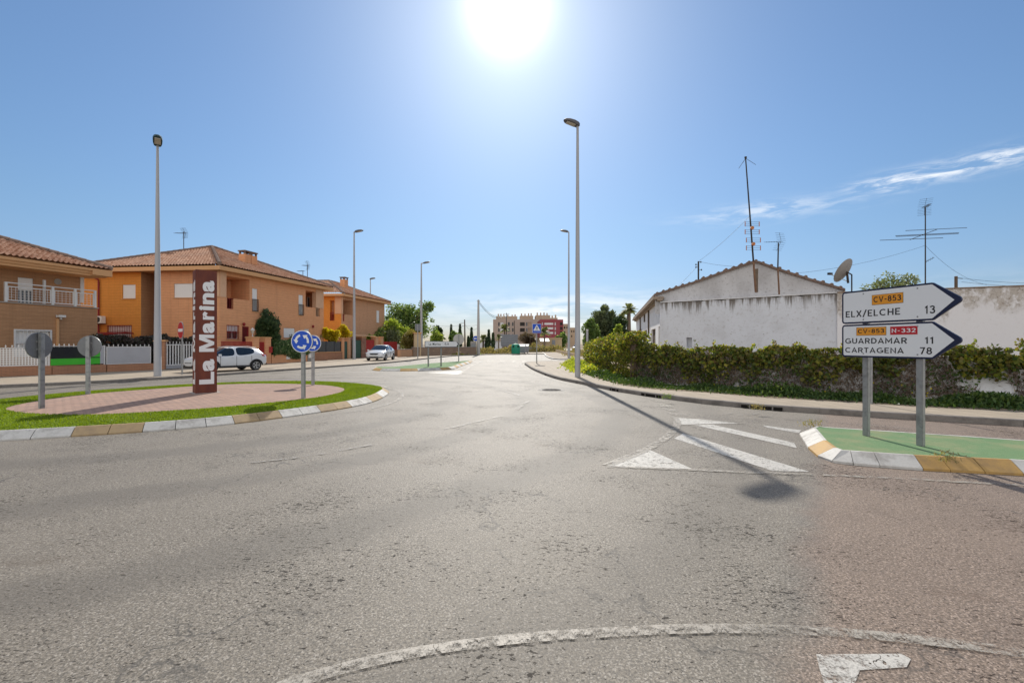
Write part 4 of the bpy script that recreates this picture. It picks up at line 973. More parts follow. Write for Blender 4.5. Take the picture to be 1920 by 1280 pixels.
mb = MB(); fbox(mb, FC, 0.0, lgc[0] - 0.02, lgc[2] + 0.03, EC - 0.02, -0.3, 0.03); fbox(mb, FCl, 0.0, FCl.t(628), lgc[2] + 0.03, EC - 0.02, -0.3, 0.04); mb.build('column', M['stucco_peach'], hc, world=True)
Ec = FC.P(-0.6, EC, 0.6); Ee = FC.P(tC + 0.6, EC, 0.6); Ew = FCl.P(tD, EC, 0.6); Ef = Ee + (Ew - Ec)
ap = Ec + Vector((-0.80, 1.15, 0)) * 4.6; ap.z = EC + 0.3 + 2.0
zt = Vector((0, 0, 0.28)); ap2 = ap + Vector((0.2, 0.98, 0)) * 1.5; apw = ap + Vector((-6, 0.4, 0))
mb = MB(); tiled(mb, Ec + zt, Ee + zt, ap2, ap); tiled(mb, Ew + zt, Ec + zt, ap, apw); mb.poly([Ee + zt, Ef + zt, ap2])
hcr = mb.build('roof', M['roof_tile'], hc, world=True, fix=False)
mb = MB(); ridge(mb, Ec + zt, ap); ridge(mb, Ee + zt, ap2); ridge(mb, ap, ap2); ridge(mb, ap, apw); mb.build('ridge', M['ridge_tile'], hcr, world=True)
mb = MB()
for a, b in ((Ec, Ee), (Ec, Ew)):
    d = (b - a).normalized(); nn = Vector((d.y, -d.x, 0)); nn = nn if nn.dot(a - ap) > 0 else -nn
    q = [a, b, b - nn * 0.12, a - nn * 0.12]; mb.hull8([Vector((p.x, p.y, EC - 0.02)) for p in q], [Vector((p.x, p.y, EC + 0.24)) for p in q])
mb.poly([Vector((p.x, p.y, EC + 0.02)) for p in (Ec, Ee, Ef, Ew)]); mb.build('eaves', M['fascia'], hc, world=True)
chimney(hcr, PX(642, 549, 54.0) + Vector((0.2, 0, 0)), 0.75, 0.6, 1.55, FC)
window(hc, FC, cw, mull=0); window(hc, FC, FC.rect(649, 573, 656.5, 600, -1.6), dep=-0.06, off=-1.6, shut=0, mull=0, sill=False, glass='glass_grey')
mb = MB(); rail(mb, FC, lgc[0] + 0.02, slc[1] - 0.02, slc[2], slc[3], -0.09, 5); mb.build('balcony_rail', M['red_metal'], hc, world=True)
mb = MB(); rail(mb, FCl, op[0] + 0.02, op[1] - 0.02, op[2], op[2] + 0.95, -0.05, 6); mb.build('balcony_rail', M['red_metal'], hc, world=True)

# ------------------------------------------------------------------ white farm building on the right
FG = Frame(8.7, 26.6, 6.9, -5.1); AZ = 4.0
fh = thing('farmhouse', 'old white plastered farmhouse with low gable, behind the creeper hedge', 'house', (8.7, 26.6, 0.12))
tA = (Vector((15.6, 21.5)) - FG.C).length
wv = FG.rect(1287, 632.5, 1297.5, 652); niche = FG.rect(1234, 612, 1246, 660)
mb = MB(); n = 26                         # uneven top edge of the lean-to wall
tops = [AZ + 0.03 * math.sin(k * 1.7) + 0.02 * math.sin(k * 4.1) for k in range(n + 1)]
zc = 3.6
wall(mb, FG, 0, tA, 0.12, zc, [(*wv, 0.3, 1)])
for k in range(n):
    a, b = tA * k / n, tA * (k + 1) / n
    mb.poly([FG.P(a, zc), FG.P(b, zc), FG.P(b, tops[k + 1]), FG.P(a, tops[k])]); mb.poly([FG.P(a, tops[k]), FG.P(b, tops[k + 1]), FG.P(b, tops[k + 1], -0.5), FG.P(a, tops[k], -0.5)])
mb.build('lean_to_wall', M['plaster_white'], fh, world=True, fix=False)
mb = MB(); fbox(mb, FG, 0.0, tA, AZ + 0.02, AZ + 0.06, -0.45, 0.06); mb.build('ledge', M['plaster_flaked'], fh, world=True)
# gable above, set back a little
gz = [(FG.t(1228, -0.4), FG.z(1228, 552.5, -0.4)), (FG.t(1300, -0.4), FG.z(1300, 530, -0.4)), (FG.t(1370, -0.4), FG.z(1370, 505.5, -0.4)), (FG.t(1413, -0.4), FG.z(1413, 491, -0.4)), (FG.t(1424, -0.4), FG.z(1424, 491.5, -0.4)), (FG.t(1455, -0.4), FG.z(1455, 503, -0.4)), (FG.t(1520, -0.4), FG.z(1520, 524, -0.4)), (FG.t(1585, -0.4), FG.z(1585, 543, -0.4))]
mb = MB()
for (a, za), (b, zb) in zip(gz[:-1], gz[1:]): mb.poly([FG.P(a, 3.4, -0.4), FG.P(b, 3.4, -0.4), FG.P(b, zb, -0.4), FG.P(a, za, -0.4)])
mb.build('gable', M['plaster_gable'], fh, world=True, fix=False)
fd = Vector((0.21, 0.978, 0)); Lf = 25.5
FF = Frame(FG.C.x, FG.C.y, 0.21, 0.978, True)
mb = MB()
rp = [(a, z_ + 0.05) for a, z_ in gz]
for (a, za), (b, zb) in zip(rp[:-1], rp[1:]):
    A0, B0 = FG.P(a, za, -0.28), FG.P(b, zb, -0.28)
    if B0.x > A0.x and zb >= za: tiled(mb, A0, A0 + fd * Lf, B0 + fd * Lf, B0, 0.5, 0.6, 0.035) if False else None
    mb.hull8([A0, B0, B0 + fd * Lf, A0 + fd * Lf], [p - Vector((0, 0, 0.12)) for p in (A0, B0, B0 + fd * Lf, A0 + fd * Lf)])
rnd = random.Random(3)
for (a, za), (b, zb) in zip(rp[:-1], rp[1:]):       # tile ends along the verge
    k = max(1, int(abs(b - a) / 0.33))
    for j in range(k):
        u = (j + 0.5) / k; p = FG.P(a + (b - a) * u, za + (zb - za) * u + 0.02 + rnd.uniform(-0.02, 0.03), -0.28); mb.tube([p - Vector((0, 0, 0.03)), p + fd * 0.5 - Vector((0, 0, 0.03))], [0.085, 0.07], 6)
mb.build('roof', M['ridge_tile'], fh, world=True)
# street front running back, with doors and eaves
zE = 4.3; fw = [FF.rect(1234, 612, 1246, 665)]
dA = FF.rect(1221, 617, 1229, 662); dB = FF.rect(1206, 619, 1213, 660); dC = FF.rect(1199, 618, 1203, 640); dA = (dA[0], dA[1], 0.12, dA[3]); dB = (dB[0], dB[1], 0.12, dB[3])
nich = FF.rect(1234.5, 611.5, 1239.6, 660); nich = (nich[0], nich[1], 0.12, nich[3])
mb = MB(); wall(mb, FF, 0, Lf, 0.12, zE, [(*dA, 0.2), (*dB, 0.2), (*dC, 0.15), (*nich, 0.6, 1)])
mb.build('front_wall', M['plaster_front'], fh, world=True, fix=False)
for dd, mm in ((dA, 'bark'), (dB, 'interior_dark')):
    mb = MB(); fbox(mb, FF, *dd, -0.19, -0.12); mb.build('door', M[mm], fh, world=True)
window(fh, FF, dC, shut=0, mull=1, sill=False, glass='glass_grey', grille='black_metal')
mb = MB(); fbox(mb, FF, 0.2, Lf, zE - 0.05, zE + 0.1, -0.2, 0.42); fbox(mb, FF, 0.0, Lf, zE - 0.16, zE - 0.053, -0.1, 0.2); mb.build('eaves', M['old_timber'], fh, world=True)
for px in (1202, 1218):
    mb = MB(); tq = FF.t(px); mb.tube([FF.P(tq, zE - 0.1, 0.08), FF.P(tq, 2.4, 0.08)], 0.06, 8); mb.build('downpipe', M['bark'], fh, world=True)
mb = MB(); tq = FF.t(1209); fbox(mb, FF, tq - 0.5, tq + 0.5, 3.5, 4.1, 0.003, 0.06); mb.build('shutter', M['bark'], fh, world=True)
# side panel at the corner of the lean-to
mb = MB(); mb.hull8([FG.P(0, 0.12), FG.P(0, 0.12, -0.5), FG.P(0, AZ, -0.5), FG.P(0, AZ)], [FG.P(-0.06, 0.12), FG.P(-0.06, 0.12, -0.5), FG.P(-0.06, AZ, -0.5), FG.P(-0.06, AZ)]); mb.build('corner_quoin', M['plaster_white'], fh, world=True)
tg = [FG.t(1427 - 14, 0.0)]
mb = MB(); a = FG.t(1418, -0.4); fbox(mb, FG, a - 0.06, a + 0.08, FG.z(1418, 548, -0.4), FG.z(1418, 504, -0.4), -0.398, -0.37); mb.build('rust_stain_board', M['palm_bark'], fh, world=True)

# stained yard wall continuing to the right
FY = Frame(15.4, 21.55, 8.6, -3.55); 
yw = thing('yard_wall', 'tall stained white wall with mossy top, behind the direction signs', 'wall', (15.4, 21.55, 0.12))
mb = MB(); L_ = 12.0; n = 30; tz = [FY.z(1800, 541) + 0.008 * math.sin(k * 2.3) + 0.010 * math.sin(k * 0.9) for k in range(n + 1)]
for k in range(n):
    a, b = L_ * k / n, L_ * (k + 1) / n
    mb.hull8([FY.P(a, 0.12), FY.P(b, 0.12), FY.P(b, tz[k + 1]), FY.P(a, tz[k])], [FY.P(a, 0.12, -0.3), FY.P(b, 0.12, -0.3), FY.P(b, tz[k + 1], -0.3), FY.P(a, tz[k], -0.3)])
mb.build('masonry', M['plaster_stained'], yw, world=True)
mb = MB(); fbox(mb, FY, 0, L_, FY.z(1800, 541) + 0.004, FY.z(1800, 541) + 0.05, -0.33, 0.04); mb.build('coping', M['stone_wall'], yw, world=True)
# ------------------------------------------------------------------ garden fences along the left pavement
def fenceframe(p0, p1):
    (x0, y0), (x1, y1) = p0, p1
    f = Frame(x0, y0, x1 - x0, y1 - y0); f.L = math.hypot(x1 - x0, y1 - y0); return f
ZP = 0.112
def g(px, py): return G(px, py, 0.11)
def wall_seg(par, fr, a, b, z0, z1, mat, o0=-0.22, o1=0.0, name='low_wall', cap=None):
    mb = MB(); fbox(mb, fr, a, b, z0, z1, o0, o1); w_ = mb.build(name, M[mat], par, world=True)
    if cap: mb = MB(); fbox(mb, fr, a - 0.03, b + 0.03, z1 + 0.002, z1 + 0.05, o0 - 0.04, o1 + 0.04); mb.build('coping', M[cap], w_, world=True)
    return w_
def spikes(mb, fr, a, b, z, step=0.19, o=-0.11):
    n = int((b - a) / step)
    for k in range(n): p = fr.P(a + (k + 0.5) * (b - a) / n, z, o); mb.lathe([(0.014, -0.05), (0.014, 0.03), (0.032, 0.05), (0.002, 0.13)], p, 6)
f1 = fenceframe((-26.6, 15.6), g(97, 702.5)); f2 = fenceframe(g(97, 702.5), g(200, 697.3)); f3 = fenceframe(g(200, 697.3), g(289, 693.3)); f4 = fenceframe(g(304, 692.6), g(402, 687.5))
# white mesh fence (leftmost)
fe = thing('mesh_fence', 'white perforated metal fence on a low brick wall at the left edge', 'fence', f1.P(0, ZP))
a = f1.t(-60); zt_ = f1.z(40, 651.5); zw = f1.z(40, 687)
wall_seg(fe, f1, max(a, 0.05), f1.L, ZP, zw, 'brick_low')
def f_perf(t, b):
    u = t.n('ShaderNodeSeparateXYZ', Vector=t.uv())
    hx = t.m('ABSOLUTE', t.m('SUBTRACT', t.m('FRACT', t.m('MULTIPLY', u.outputs[0], 10.0)), 0.5)); hy = t.m('ABSOLUTE', t.m('SUBTRACT', t.m('FRACT', t.m('MULTIPLY', u.outputs[1], 10.0)), 0.5))
    hole = t.m('MULTIPLY', t.ss(hx, 0.34, 0.28), t.ss(hy, 0.34, 0.28)); b.inputs['Base Color'].default_value = (0.74, 0.72, 0.68, 1)
    t.set(b.inputs['Alpha'], t.m('SUBTRACT', 1.0, t.m('MULTIPLY', hole, 0.85)))
mk('perforated', (0.74, 0.72, 0.68), 0.5, fn=f_perf)
bs = [max(a, 0.1), f1.t(88), f1.L - 0.02]
mb = MB(); fbox(mb, f1, bs[0], bs[1] - 0.04, zw + 0.03, zt_, -0.125, -0.105); pn = mb.build('mesh_panel', M['perforated'], fe, world=True)
mb = MB(); spikes(mb, f1, bs[0], bs[1], zt_, 0.2); frame_bars(mb, f1, (bs[0], bs[1] - 0.03, zw + 0.02, zt_), -0.13, -0.10, 0.04); mb.build('panel_frame', M['white_metal'], pn, world=True)
mb = MB(); fbox(mb, f1, bs[1], bs[2] - 0.1, zw + 0.03, zt_ + 0.05, -0.125, -0.105); mb.build('side_panel', M['perforated'], fe, world=True)
for q in (bs[1] - 0.01, bs[2] - 0.06):
    mb = MB(); fbox(mb, f1, q - 0.035, q + 0.035, zw, zt_ + 0.06, -0.16, -0.09); mb.build('post', M['white_metal'], fe, world=True)
# fence with the green and black sheet
fe = thing('panel_fence', 'fence covered by a black and green printed sheet, on low brick wall', 'fence', f2.P(0, ZP))
zw = f2.z(150, 685); zt_ = f2.z(150, 649.5); zg = f2.z(150, 671.5)
wall_seg(fe, f2, 0.03, f2.L - 0.02, ZP, zw, 'brick_low')
a, b = f2.t(98), f2.t(190)
mb = MB(); fbox(mb, f2, a, b, zg, zt_, -0.13, -0.10); mb.mat(1); fbox(mb, f2, a, b, zw + 0.05, zg - 0.002, -0.128, -0.098)
mb.mat(1); mb.hull8([f2.P(b - 0.62, zg + 0.05, -0.0985), f2.P(b, zg + 0.05, -0.0985), f2.P(b, zg + 0.5, -0.0985), f2.P(b - 0.02, zg + 0.5, -0.0985)], [f2.P(b - 0.62, zg + 0.05, -0.095), f2.P(b, zg + 0.05, -0.095), f2.P(b, zg + 0.5, -0.095), f2.P(b - 0.02, zg + 0.5, -0.095)])
mb.mat(2); fbox(mb, f2, b + 0.003, f2.t(197), zw + 0.05, zt_, -0.13, -0.10)
pn = mb.build('printed_sheet', [M['banner_black'], M['banner_green'], M['grey_panel']], fe, world=True)
mb = MB(); spikes(mb, f2, 0.05, f2.L - 0.1, zt_ + 0.02, 0.19); fbox(mb, f2, 0.05, f2.L - 0.05, zt_ + 0.002, zt_ + 0.03, -0.13, -0.09); mb.build('spiked_rail', M['white_metal'], fe, world=True)
mb = MB(); fbox(mb, f2, f2.t(198.5) - 0.03, f2.t(198.5) + 0.03, zw, zt_ + 0.06, -0.15, -0.09); mb.build('post', M['white_metal'], fe, world=True)
# grey panel fence
fe = thing('panel_fence', 'plain grey panel fence with white spikes beside the tall left lamp post', 'fence', f3.P(0, ZP))
zw = f3.z(245, 682.5); zt_ = f3.z(245, 649.5)
wall_seg(fe, f3, 0.03, f3.L, ZP, zw, 'brick_low')
a, b = f3.t(201.5), f3.t(285)
mb = MB(); fbox(mb, f3, a + 0.03, b - 0.03, zw + 0.05, zt_ - 0.03, -0.125, -0.105); pn = mb.build('panel', M['grey_panel'], fe, world=True)
mb = MB(); frame_bars(mb, f3, (a, b, zw + 0.02, zt_), -0.13, -0.10, 0.035); spikes(mb, f3, a, b, zt_, 0.2); mb.build('panel_frame', M['white_metal'], pn, world=True)
# gate pillar and white picket gate
def brick_pillar(p, w, z1, label, mat='brick_tan', rz=0.0, group='gate pillars along the left pavement', cap='fascia', h0=ZP):
    o = thing('gate_pillar', label, 'pillar', (p[0], p[1], h0), rz, group)
    MB().box((0, 0, (z1 - h0) / 2), (w, w, z1 - h0)).build('shaft', M[mat], o)
    mb = MB(); mb.box((0, 0, z1 - h0 + 0.03), (w + 0.1, w + 0.1, 0.055)); mb.box((0, 0, z1 - h0 + 0.08), (w + 0.03, w + 0.03, 0.04)); mb.build('cap', M[cap], o)
    return o
x_, y_ = g(299, 692.8); brick_pillar((x_ - 0.15, y_ + 0.3), 0.5, f3.z(296, 640), 'brown brick gate pillar half hidden behind the tall left lamp post', 'brick_low', 0.4)
ga = thing('picket_gate', 'white metal picket gate behind the no entry sign', 'gate', f4.P(0, ZP))
a, b = f4.t(305), f4.t(372); zt_ = f4.z(335, 645.5); zb = f4.z(335, 684)
mb = MB(); n = int((b - a) / 0.17)
for k in range(n + 1): q = a + (b - a) * k / n; fbox(mb, f4, q - 0.035, q + 0.035, zb, zt_ + 0.02, -0.13, -0.10)
spikes(mb, f4, a, b, zt_ + 0.06, 0.2, -0.115); mb.build('picket', M['white_metal'], ga, world=True)
mb = MB(); fbox(mb, f4, a, b, zt_ - 0.05, zt_, -0.10, -0.075); mb.build('rail', M['white_metal'], ga, world=True)
mb = MB(); fbox(mb, f4, a, b, zb - 0.02, zb + 0.05, -0.10, -0.075); mb.build('rail', M['white_metal'], ga, world=True)
mb = MB(); fbox(mb, f4, a, b, ZP + 0.03, zb - 0.02, -0.13, -0.105); mb.build('kick_plate', M['grey_panel'], ga, world=True)
# dark reed screen and hedge behind the fences
def strip_hedge(name, label, cat, p0, p1, wd, z0, z1, n, leaf, mat, seed, back=0.6, group=None):
    fr = fenceframe(p0, p1); rng = np.random.default_rng(seed)
    tt = rng.uniform(0, fr.L, n); oo = -back + rng.uniform(-wd, 0, n); top = z1 + 0.10 * np.sin(tt * 2.3) + 0.06 * np.sin(tt * 5.7); zz = z0 + (top - z0) * rng.uniform(0, 1, n) ** 0.8
    P = np.array([fr.C.x + fr.d.x * tt + fr.n.x * oo, fr.C.y + fr.d.y * tt + fr.n.y * oo, zz]).T
    o = leaf_obj(name, P, leaf, M[mat], seed=seed, long=1.7)
    return tag(o, label, cat, group)
strip_hedge('dark_hedge', 'dark clipped hedge behind the grey panel fence and picket gate', 'hedge', g(192, 697.6), g(402, 687.5), 0.7, 0.3, 2.05, 9000, 0.13, 'reed', 21, 0.7)
# house front: brick pillars with lanterns, red fence, red gate
f5 = fenceframe(g(405, 687.3), g(510, 681.0)); f6 = fenceframe(g(510, 681.0), g(588, 676.9)); f7 = fenceframe(g(588, 676.9), g(660, 671.9)); f8 = fenceframe(g(660, 671.9), g(750, 667.2))
def rz(fr): return math.atan2(fr.d.y, fr.d.x)
def pil(fr, px, w, ytop, label, **k):
    p = fr.P(fr.t(px), 0, -w / 2); return brick_pillar((p.x, p.y), w, fr.z(px, ytop), label, rz=rz(fr), **k)
p1 = pil(f5, 407, 0.62, 633.5, 'tan brick gate pillar beside the rust pillar, white lantern on top'); p2 = pil(f5, 480.5, 0.62, 633.5, 'tan brick gate pillar between the red fence and the red gate, lantern on top'); p3 = pil(f5, 503, 0.62, 634, 'tan brick gate pillar between red gate and ivy hedge')
def lantern(p, label):
    o = thing('lantern', label, 'lantern', p, 0, 'white lanterns on the gate pillars')
    MB().lathe([(0.09, 0), (0.03, 0.05), (0.025, 0.2), (0.07, 0.24)], n=8).build('stem', M['white_metal'], o, smooth=True)
    MB().lathe([(0.07, 0.242), (0.14, 0.46), (0.14, 0.48)], n=8).build('glass', M['lamp_glass'], o)
    MB().lathe([(0.17, 0.483), (0.08, 0.58), (0.02, 0.66)], n=8).build('cap', M['white_metal'], o)
for p_, px, lb in ((p1, 407, 'white lantern on the brick pillar nearest the rust pillar'), (p2, 480.5, 'white lantern on the brick pillar by the dark conifer')):
    lantern((p_.location.x, p_.location.y, f5.z(px, 633.5) + 0.102), lb)
rf = thing('red_fence', 'dark red bar fence on low wall above the white car', 'fence', f5.P(f5.t(412), ZP))
a, b = f5.t(411), f5.t(475); zb, zt_ = f5.z(440, 664), f5.z(440, 640)
wall_seg(rf, f5, a + 0.02, b - 0.02, ZP, zb, 'brick_low'); mb = MB(); rail(mb, f5, a + 0.04, b - 0.04, zb + 0.03, zt_, -0.11, int((b - a) / 0.11), 0.018); mb.build('bars', M['red_sheet'], rf, world=True)
rg = thing('red_gate', 'tall red bar gate between two tan brick pillars', 'gate', f5.P(f5.t(492), ZP))
a, b = f5.t(486.3), f5.t(497.5); mb = MB(); frame_bars(mb, f5, (a, b, ZP + 0.04, f5.z(492, 641)), -0.15, -0.09, 0.06, 4, 1); mb.build('gate_leaf', M['red_sheet'], rg, world=True)
mb = MB(); c = f5.P(f5.t(506.5), f5.z(506.5, 656), 0.05); mb.box(c, (0.28, 0.10, 0.42), rz(f5)); mb.box(c + Vector((0, 0, 0.23)), (0.32, 0.14, 0.04), rz(f5)); tag(mb.build('letter_box', M['red_sheet']), 'small red letter box on the brick pillar beside the ivy hedge', 'letter box')
# ivy hedge over a low brick wall
iw = thing('garden_wall', 'low orange brick wall under the glossy ivy hedge', 'wall', f6.P(0, ZP)); zw = f6.z(545, 664)
wall_seg(iw, f6, 0.0, f6.L, ZP, zw, 'brick_tan')
mb = MB(); fbox(mb, f6, f6.t(536.5), f6.t(543.5), f6.z(540, 673), f6.z(540, 667), 0.003, 0.05); mb.build('meter_box', M['white_plastic'], iw, world=True)
rng = np.random.default_rng(5); n = 9000; fr = f6
tt = rng.uniform(0.1, f6.t(578), n); zz = rng.uniform(0, 1, n); zlo = f6.z(545, 668.5) + 0.22 * np.sin(tt * 1.9) * (tt < 9); zhi = f6.z(545, 637.0) + 0.08 * np.sin(tt * 3.1); Z = zlo + (zhi - zlo) * zz
oo = rng.uniform(-0.5, 0.12, n) + 0.18 * np.sin(zz * 3.14)
P = np.array([fr.C.x + fr.d.x * tt + fr.n.x * oo, fr.C.y + fr.d.y * tt + fr.n.y * oo, Z]).T
tag(leaf_obj('ivy_hedge', P, 0.13, M['hedge_leaf'], seed=5, long=1.3, N=np.tile([fr.n.x, fr.n.y, 0.4], (n, 1))), 'dense glossy green ivy hedge hanging over the low brick wall', 'hedge')
mb = MB(); fbox(mb, f6, f6.t(576.5), f6.t(583.5), ZP, f6.z(580, 660), -0.3, 0.05); mb.mat(1); fbox(mb, f6, f6.t(577.5), f6.t(582.5), ZP + 0.3, f6.z(580, 663), 0.052, 0.07)
tag(mb.build('utility_cabinet', [M['concrete'], M['white_plastic']]), 'pale utility cabinet at the end of the ivy hedge behind the blue signs', 'cabinet')
# dark grey panel fence, green doors
df = thing('panel_fence', 'dark grey panel fence on a pale brick wall under the yellow shrub', 'fence', f7.P(0, ZP)); zw = f7.z(615, 660.5); zt_ = f7.z(615, 640)
b_ = f7.t(642); wall_seg(df, f7, 0.0, b_, ZP, zw, 'brick_low', cap='fascia')
bn = [f7.t(588), f7.t(600), f7.t(613.5), f7.t(629), f7.t(641)]
for k in range(4):
    mb = MB(); fbox(mb, f7, bn[k] + 0.10, bn[k + 1] - 0.10, zw + 0.06, zt_, -0.13, -0.10); mb.build('panel', M['dark_panel'], df, world=True)
for k in range(5):
    mb = MB(); fbox(mb, f7, bn[k] - 0.07, bn[k] + 0.07, zw + 0.052, zt_ + 0.03, -0.17, -0.08); mb.build('post', M['black_metal'], df, world=True)
pil(f7, 643.5, 0.5, 634.5, 'peach brick gate pillar at the end of the dark panel fence'); pil(f7, 655.5, 0.5, 634.5, 'peach brick gate pillar between two green gates', mat='brick_far')
def flat_gate(name, label, cat, fr, x0, x1, y1, mat, lines=2):
    o = thing(name, label, cat, fr.P(fr.t(x0), ZP)); a, b = fr.t(x0), fr.t(x1); z1 = fr.z((x0 + x1) / 2, y1)
    mb = MB(); fbox(mb, fr, a, b, ZP + 0.03, z1, -0.14, -0.10); lf = mb.build('gate_leaf', M[mat], o, world=True)
    mb = MB(); frame_bars(mb, fr, (a, b, ZP + 0.03, z1), -0.099, -0.075, 0.06, 0, lines); mb.build('gate_frame', M[mat], lf, world=True)
flat_gate('green_gate', 'narrow dark green gate between two peach brick pillars', 'gate', f7, 646.6, 652.4, 640, 'green_metal', 1)
flat_gate('green_gate', 'wide dark green double gate right of the second lamp post', 'gate', f8, 662, 678, 637.5, 'green_metal', 3)
pil(f8, 682.5, 0.85, 633, 'reddish rubble stone gate pillar behind the parked hatchback', mat='stone_red')
def red_panels(label, x0, x1, ytop, ybase):
    o = thing('red_panel_fence', label, 'fence', f8.P(f8.t(x0), ZP)); a, b = f8.t(x0), f8.t(x1); zb = f8.z((x0 + x1) / 2, ybase)
    wall_seg(o, f8, a, b, ZP, zb, 'brick_low'); mb = MB(); fbox(mb, f8, a, b, zb + 0.01, f8.z((x0 + x1) / 2, ytop), -0.14, -0.10); mb.build('panel', M['red_sheet'], o, world=True)
red_panels('red sheet metal fence above the roof of the parked hatchback', 687.5, 703, 637, 660)
pil(f8, 707, 0.6, 632.5, 'peach brick pillar between the red fence panels, left of two', mat='brick_far'); pil(f8, 716.5, 0.6, 632.5, 'peach brick pillar between the red fence panels, right of two', mat='brick_far')
red_panels('long red sheet metal fence right of the parked hatchback', 719.5, 746, 640.5, 656)
mb = MB(); fbox(mb, f8, f8.t(746.5), f8.t(750), ZP, f8.z(748, 645), -0.35, 0.0); mb.mat(1); fbox(mb, f8, f8.t(746.8), f8.t(749.7), ZP + 0.5, f8.z(748, 650), 0.002, 0.03); tag(mb.build('utility_post', [M['white_plastic'], M['concrete']]), 'white utility post at the far end of the red fence', 'post')
# awning roof over the green gate
mb = MB(); mb.hull8([f8.P(f8.t(661), 2.5, 0.2), f8.P(f8.t(702), 2.45, 0.2), f8.P(f8.t(702), 2.6, -2.4), f8.P(f8.t(661), 2.65, -2.4)], [f8.P(f8.t(661), 2.58, 0.2), f8.P(f8.t(702), 2.53, 0.2), f8.P(f8.t(702), 2.68, -2.4), f8.P(f8.t(661), 2.73, -2.4)])
tag(mb.build('carport_roof', M['stucco_peach']), 'flat pink carport roof above the wide green gate', 'roof')
# small ochre building and stone wall past the houses
fp = Frame(*G(778, 667.5, 0.11), 0.95, 0.3, False)
ob = thing('garden_building', 'small yellow ochre building behind the third lamp post', 'building', (fp.C.x, fp.C.y, ZP))
mb = MB(); z1 = fp.z(784, 625); fbox(mb, fp, -0.1, fp.t(789.5), ZP, z1, -3.0, 0); mb.build('wall', M['plaster_beige'], ob, world=True)
mb = MB(); fbox(mb, fp, -0.2, fp.t(789.5) + 0.1, z1 + 0.003, z1 + 0.12, -3.1, 0.1); mb.build('roof', M['fascia'], ob, world=True)
sw = fenceframe(G(775, 667.8, 0.11), G(893, 664.2, 0.11)); o = thing('stone_wall', 'low beige stone wall running behind the small direction sign', 'wall', sw.P(0, ZP))
wall_seg(o, sw, 0.0, sw.L, ZP, sw.z(835, 651), 'stone_wall', -0.3, 0.0, 'masonry', cap='concrete')
f9 = fenceframe(G(750, 669.3, 0.11), G(776, 667.6, 0.11)); o = thing('stone_wall', 'low peach brick wall under the round tan shrub', 'wall', f9.P(0, ZP)); wall_seg(o, f9, 0, f9.L, ZP, f9.z(763, 655), 'brick_far', -0.3, 0.0, 'masonry', cap='concrete')
mb = MB(); c = Vector((*G(787.5, 664.8, 0.11), 0)); mb.lathe([(0.28, ZP), (0.30, 1.0), (0.27, 1.05), (0.05, 1.12)], c, 12); tag(mb.build('litter_bin', M['red_sheet'], smooth=True), 'small dark red litter bin at the foot of the third lamp post', 'litter bin')
mb = MB(); c = Vector((*G(849, 665.3, 0.11), 0)); mb.box(c + Vector((0, 0, ZP + 0.38)), (2.3, 0.4, 0.1), 0.1); mb.box(c + Vector((-0.7, 0, ZP + 0.16)), (0.3, 0.35, 0.33), 0.1); mb.box(c + Vector((0.7, 0, ZP + 0.16)), (0.3, 0.35, 0.33), 0.1); tag(mb.build('bench', M['plaster_beige']), 'low pale stone bench on the verge left of the round sign back', 'bench')

# ------------------------------------------------------------------ street lamps
def lamp(label, px, py, ytop, r0, r1, ang, h0=ZP, head='lamp_head_grey', length=0.75, group='tall street lamps along the road', arm=0.0):
    x, y = G(px, py, h0); Ht = H + (HZ - ytop) * y / F - h0
    o = thing('street_lamp', label, 'street lamp', (x, y, h0), 0, group)
    n = 12; prof = [(r0 * 1.02, 0), (r0, 0.02), (r0 * 0.98, 1.75), (r0 * 0.955, 1.76)] + [(r0 * 0.955 + (r1 - r0 * 0.955) * k / 4, 1.76 + (Ht - 1.9) * k / 4) for k in range(1, 5)]
    MB().lathe(prof, n=16).build('pole', M['lamp_paint'], o, smooth=True)
    Mx = Matrix.Rotation(ang, 3, 'Z')
    if arm: MB().tube([Mx @ Vector((-0.05, 0, Ht - 0.14)), Mx @ Vector((arm, 0, Ht - 0.08))], r1 * 0.9, 8).build('arm', M['lamp_paint'], o, smooth=True)
    mb = MB(); L = length; st = []
    for u, hw, zt, zb in ((-0.12, 0.07, 0.02, -0.10), (0.0, 0.13, 0.07, -0.12), (0.25, 0.17, 0.10, -0.09), (0.6, 0.18, 0.10, -0.06), (0.88, 0.14, 0.07, -0.04), (1.0, 0.06, 0.03, -0.02)):
        xx = arm + u * L; zz = 0.12 * u * L
        st.append([Mx @ Vector((xx, a, Ht - 0.03 + zz + b)) for a, b in ((-hw, zb), (-hw, zt * 0.4), (-hw * 0.6, zt), (hw * 0.6, zt), (hw, zt * 0.4), (hw, zb))])
    vs = [v for r in st for v in r]; m = 6
    mb.add(vs, [(i * m + j, i * m + (j + 1) % m, (i + 1) * m + (j + 1) % m, (i + 1) * m + j) for i in range(len(st) - 1) for j in range(m)] + [list(range(m)), [(len(st) - 1) * m + j for j in range(m)]])
    hd = mb.build('lamp_head', M[head], o, smooth=True)
    mb = MB(); xs = [arm + 0.22 * L, arm + 0.82 * L]; q = [Mx @ Vector((x_, a, Ht - 0.03 + 0.12 * (x_ - arm) - (0.098 if x_ < arm + 0.5 * L else 0.058))) for x_, a in ((xs[0], -0.12), (xs[1], -0.11), (xs[1], 0.11), (xs[0], 0.12))]
    mb.hull8(q, [p - Vector((0, 0, 0.03)) for p in q]); mb.build('lens', M['lamp_glass'], hd)
    return o
lamp('pale tapering lamp post on the right pavement, nearest the camera, casting a long shadow', 1083, 706.5, 231, 0.125, 0.055, R(196), 0.12, length=0.66)
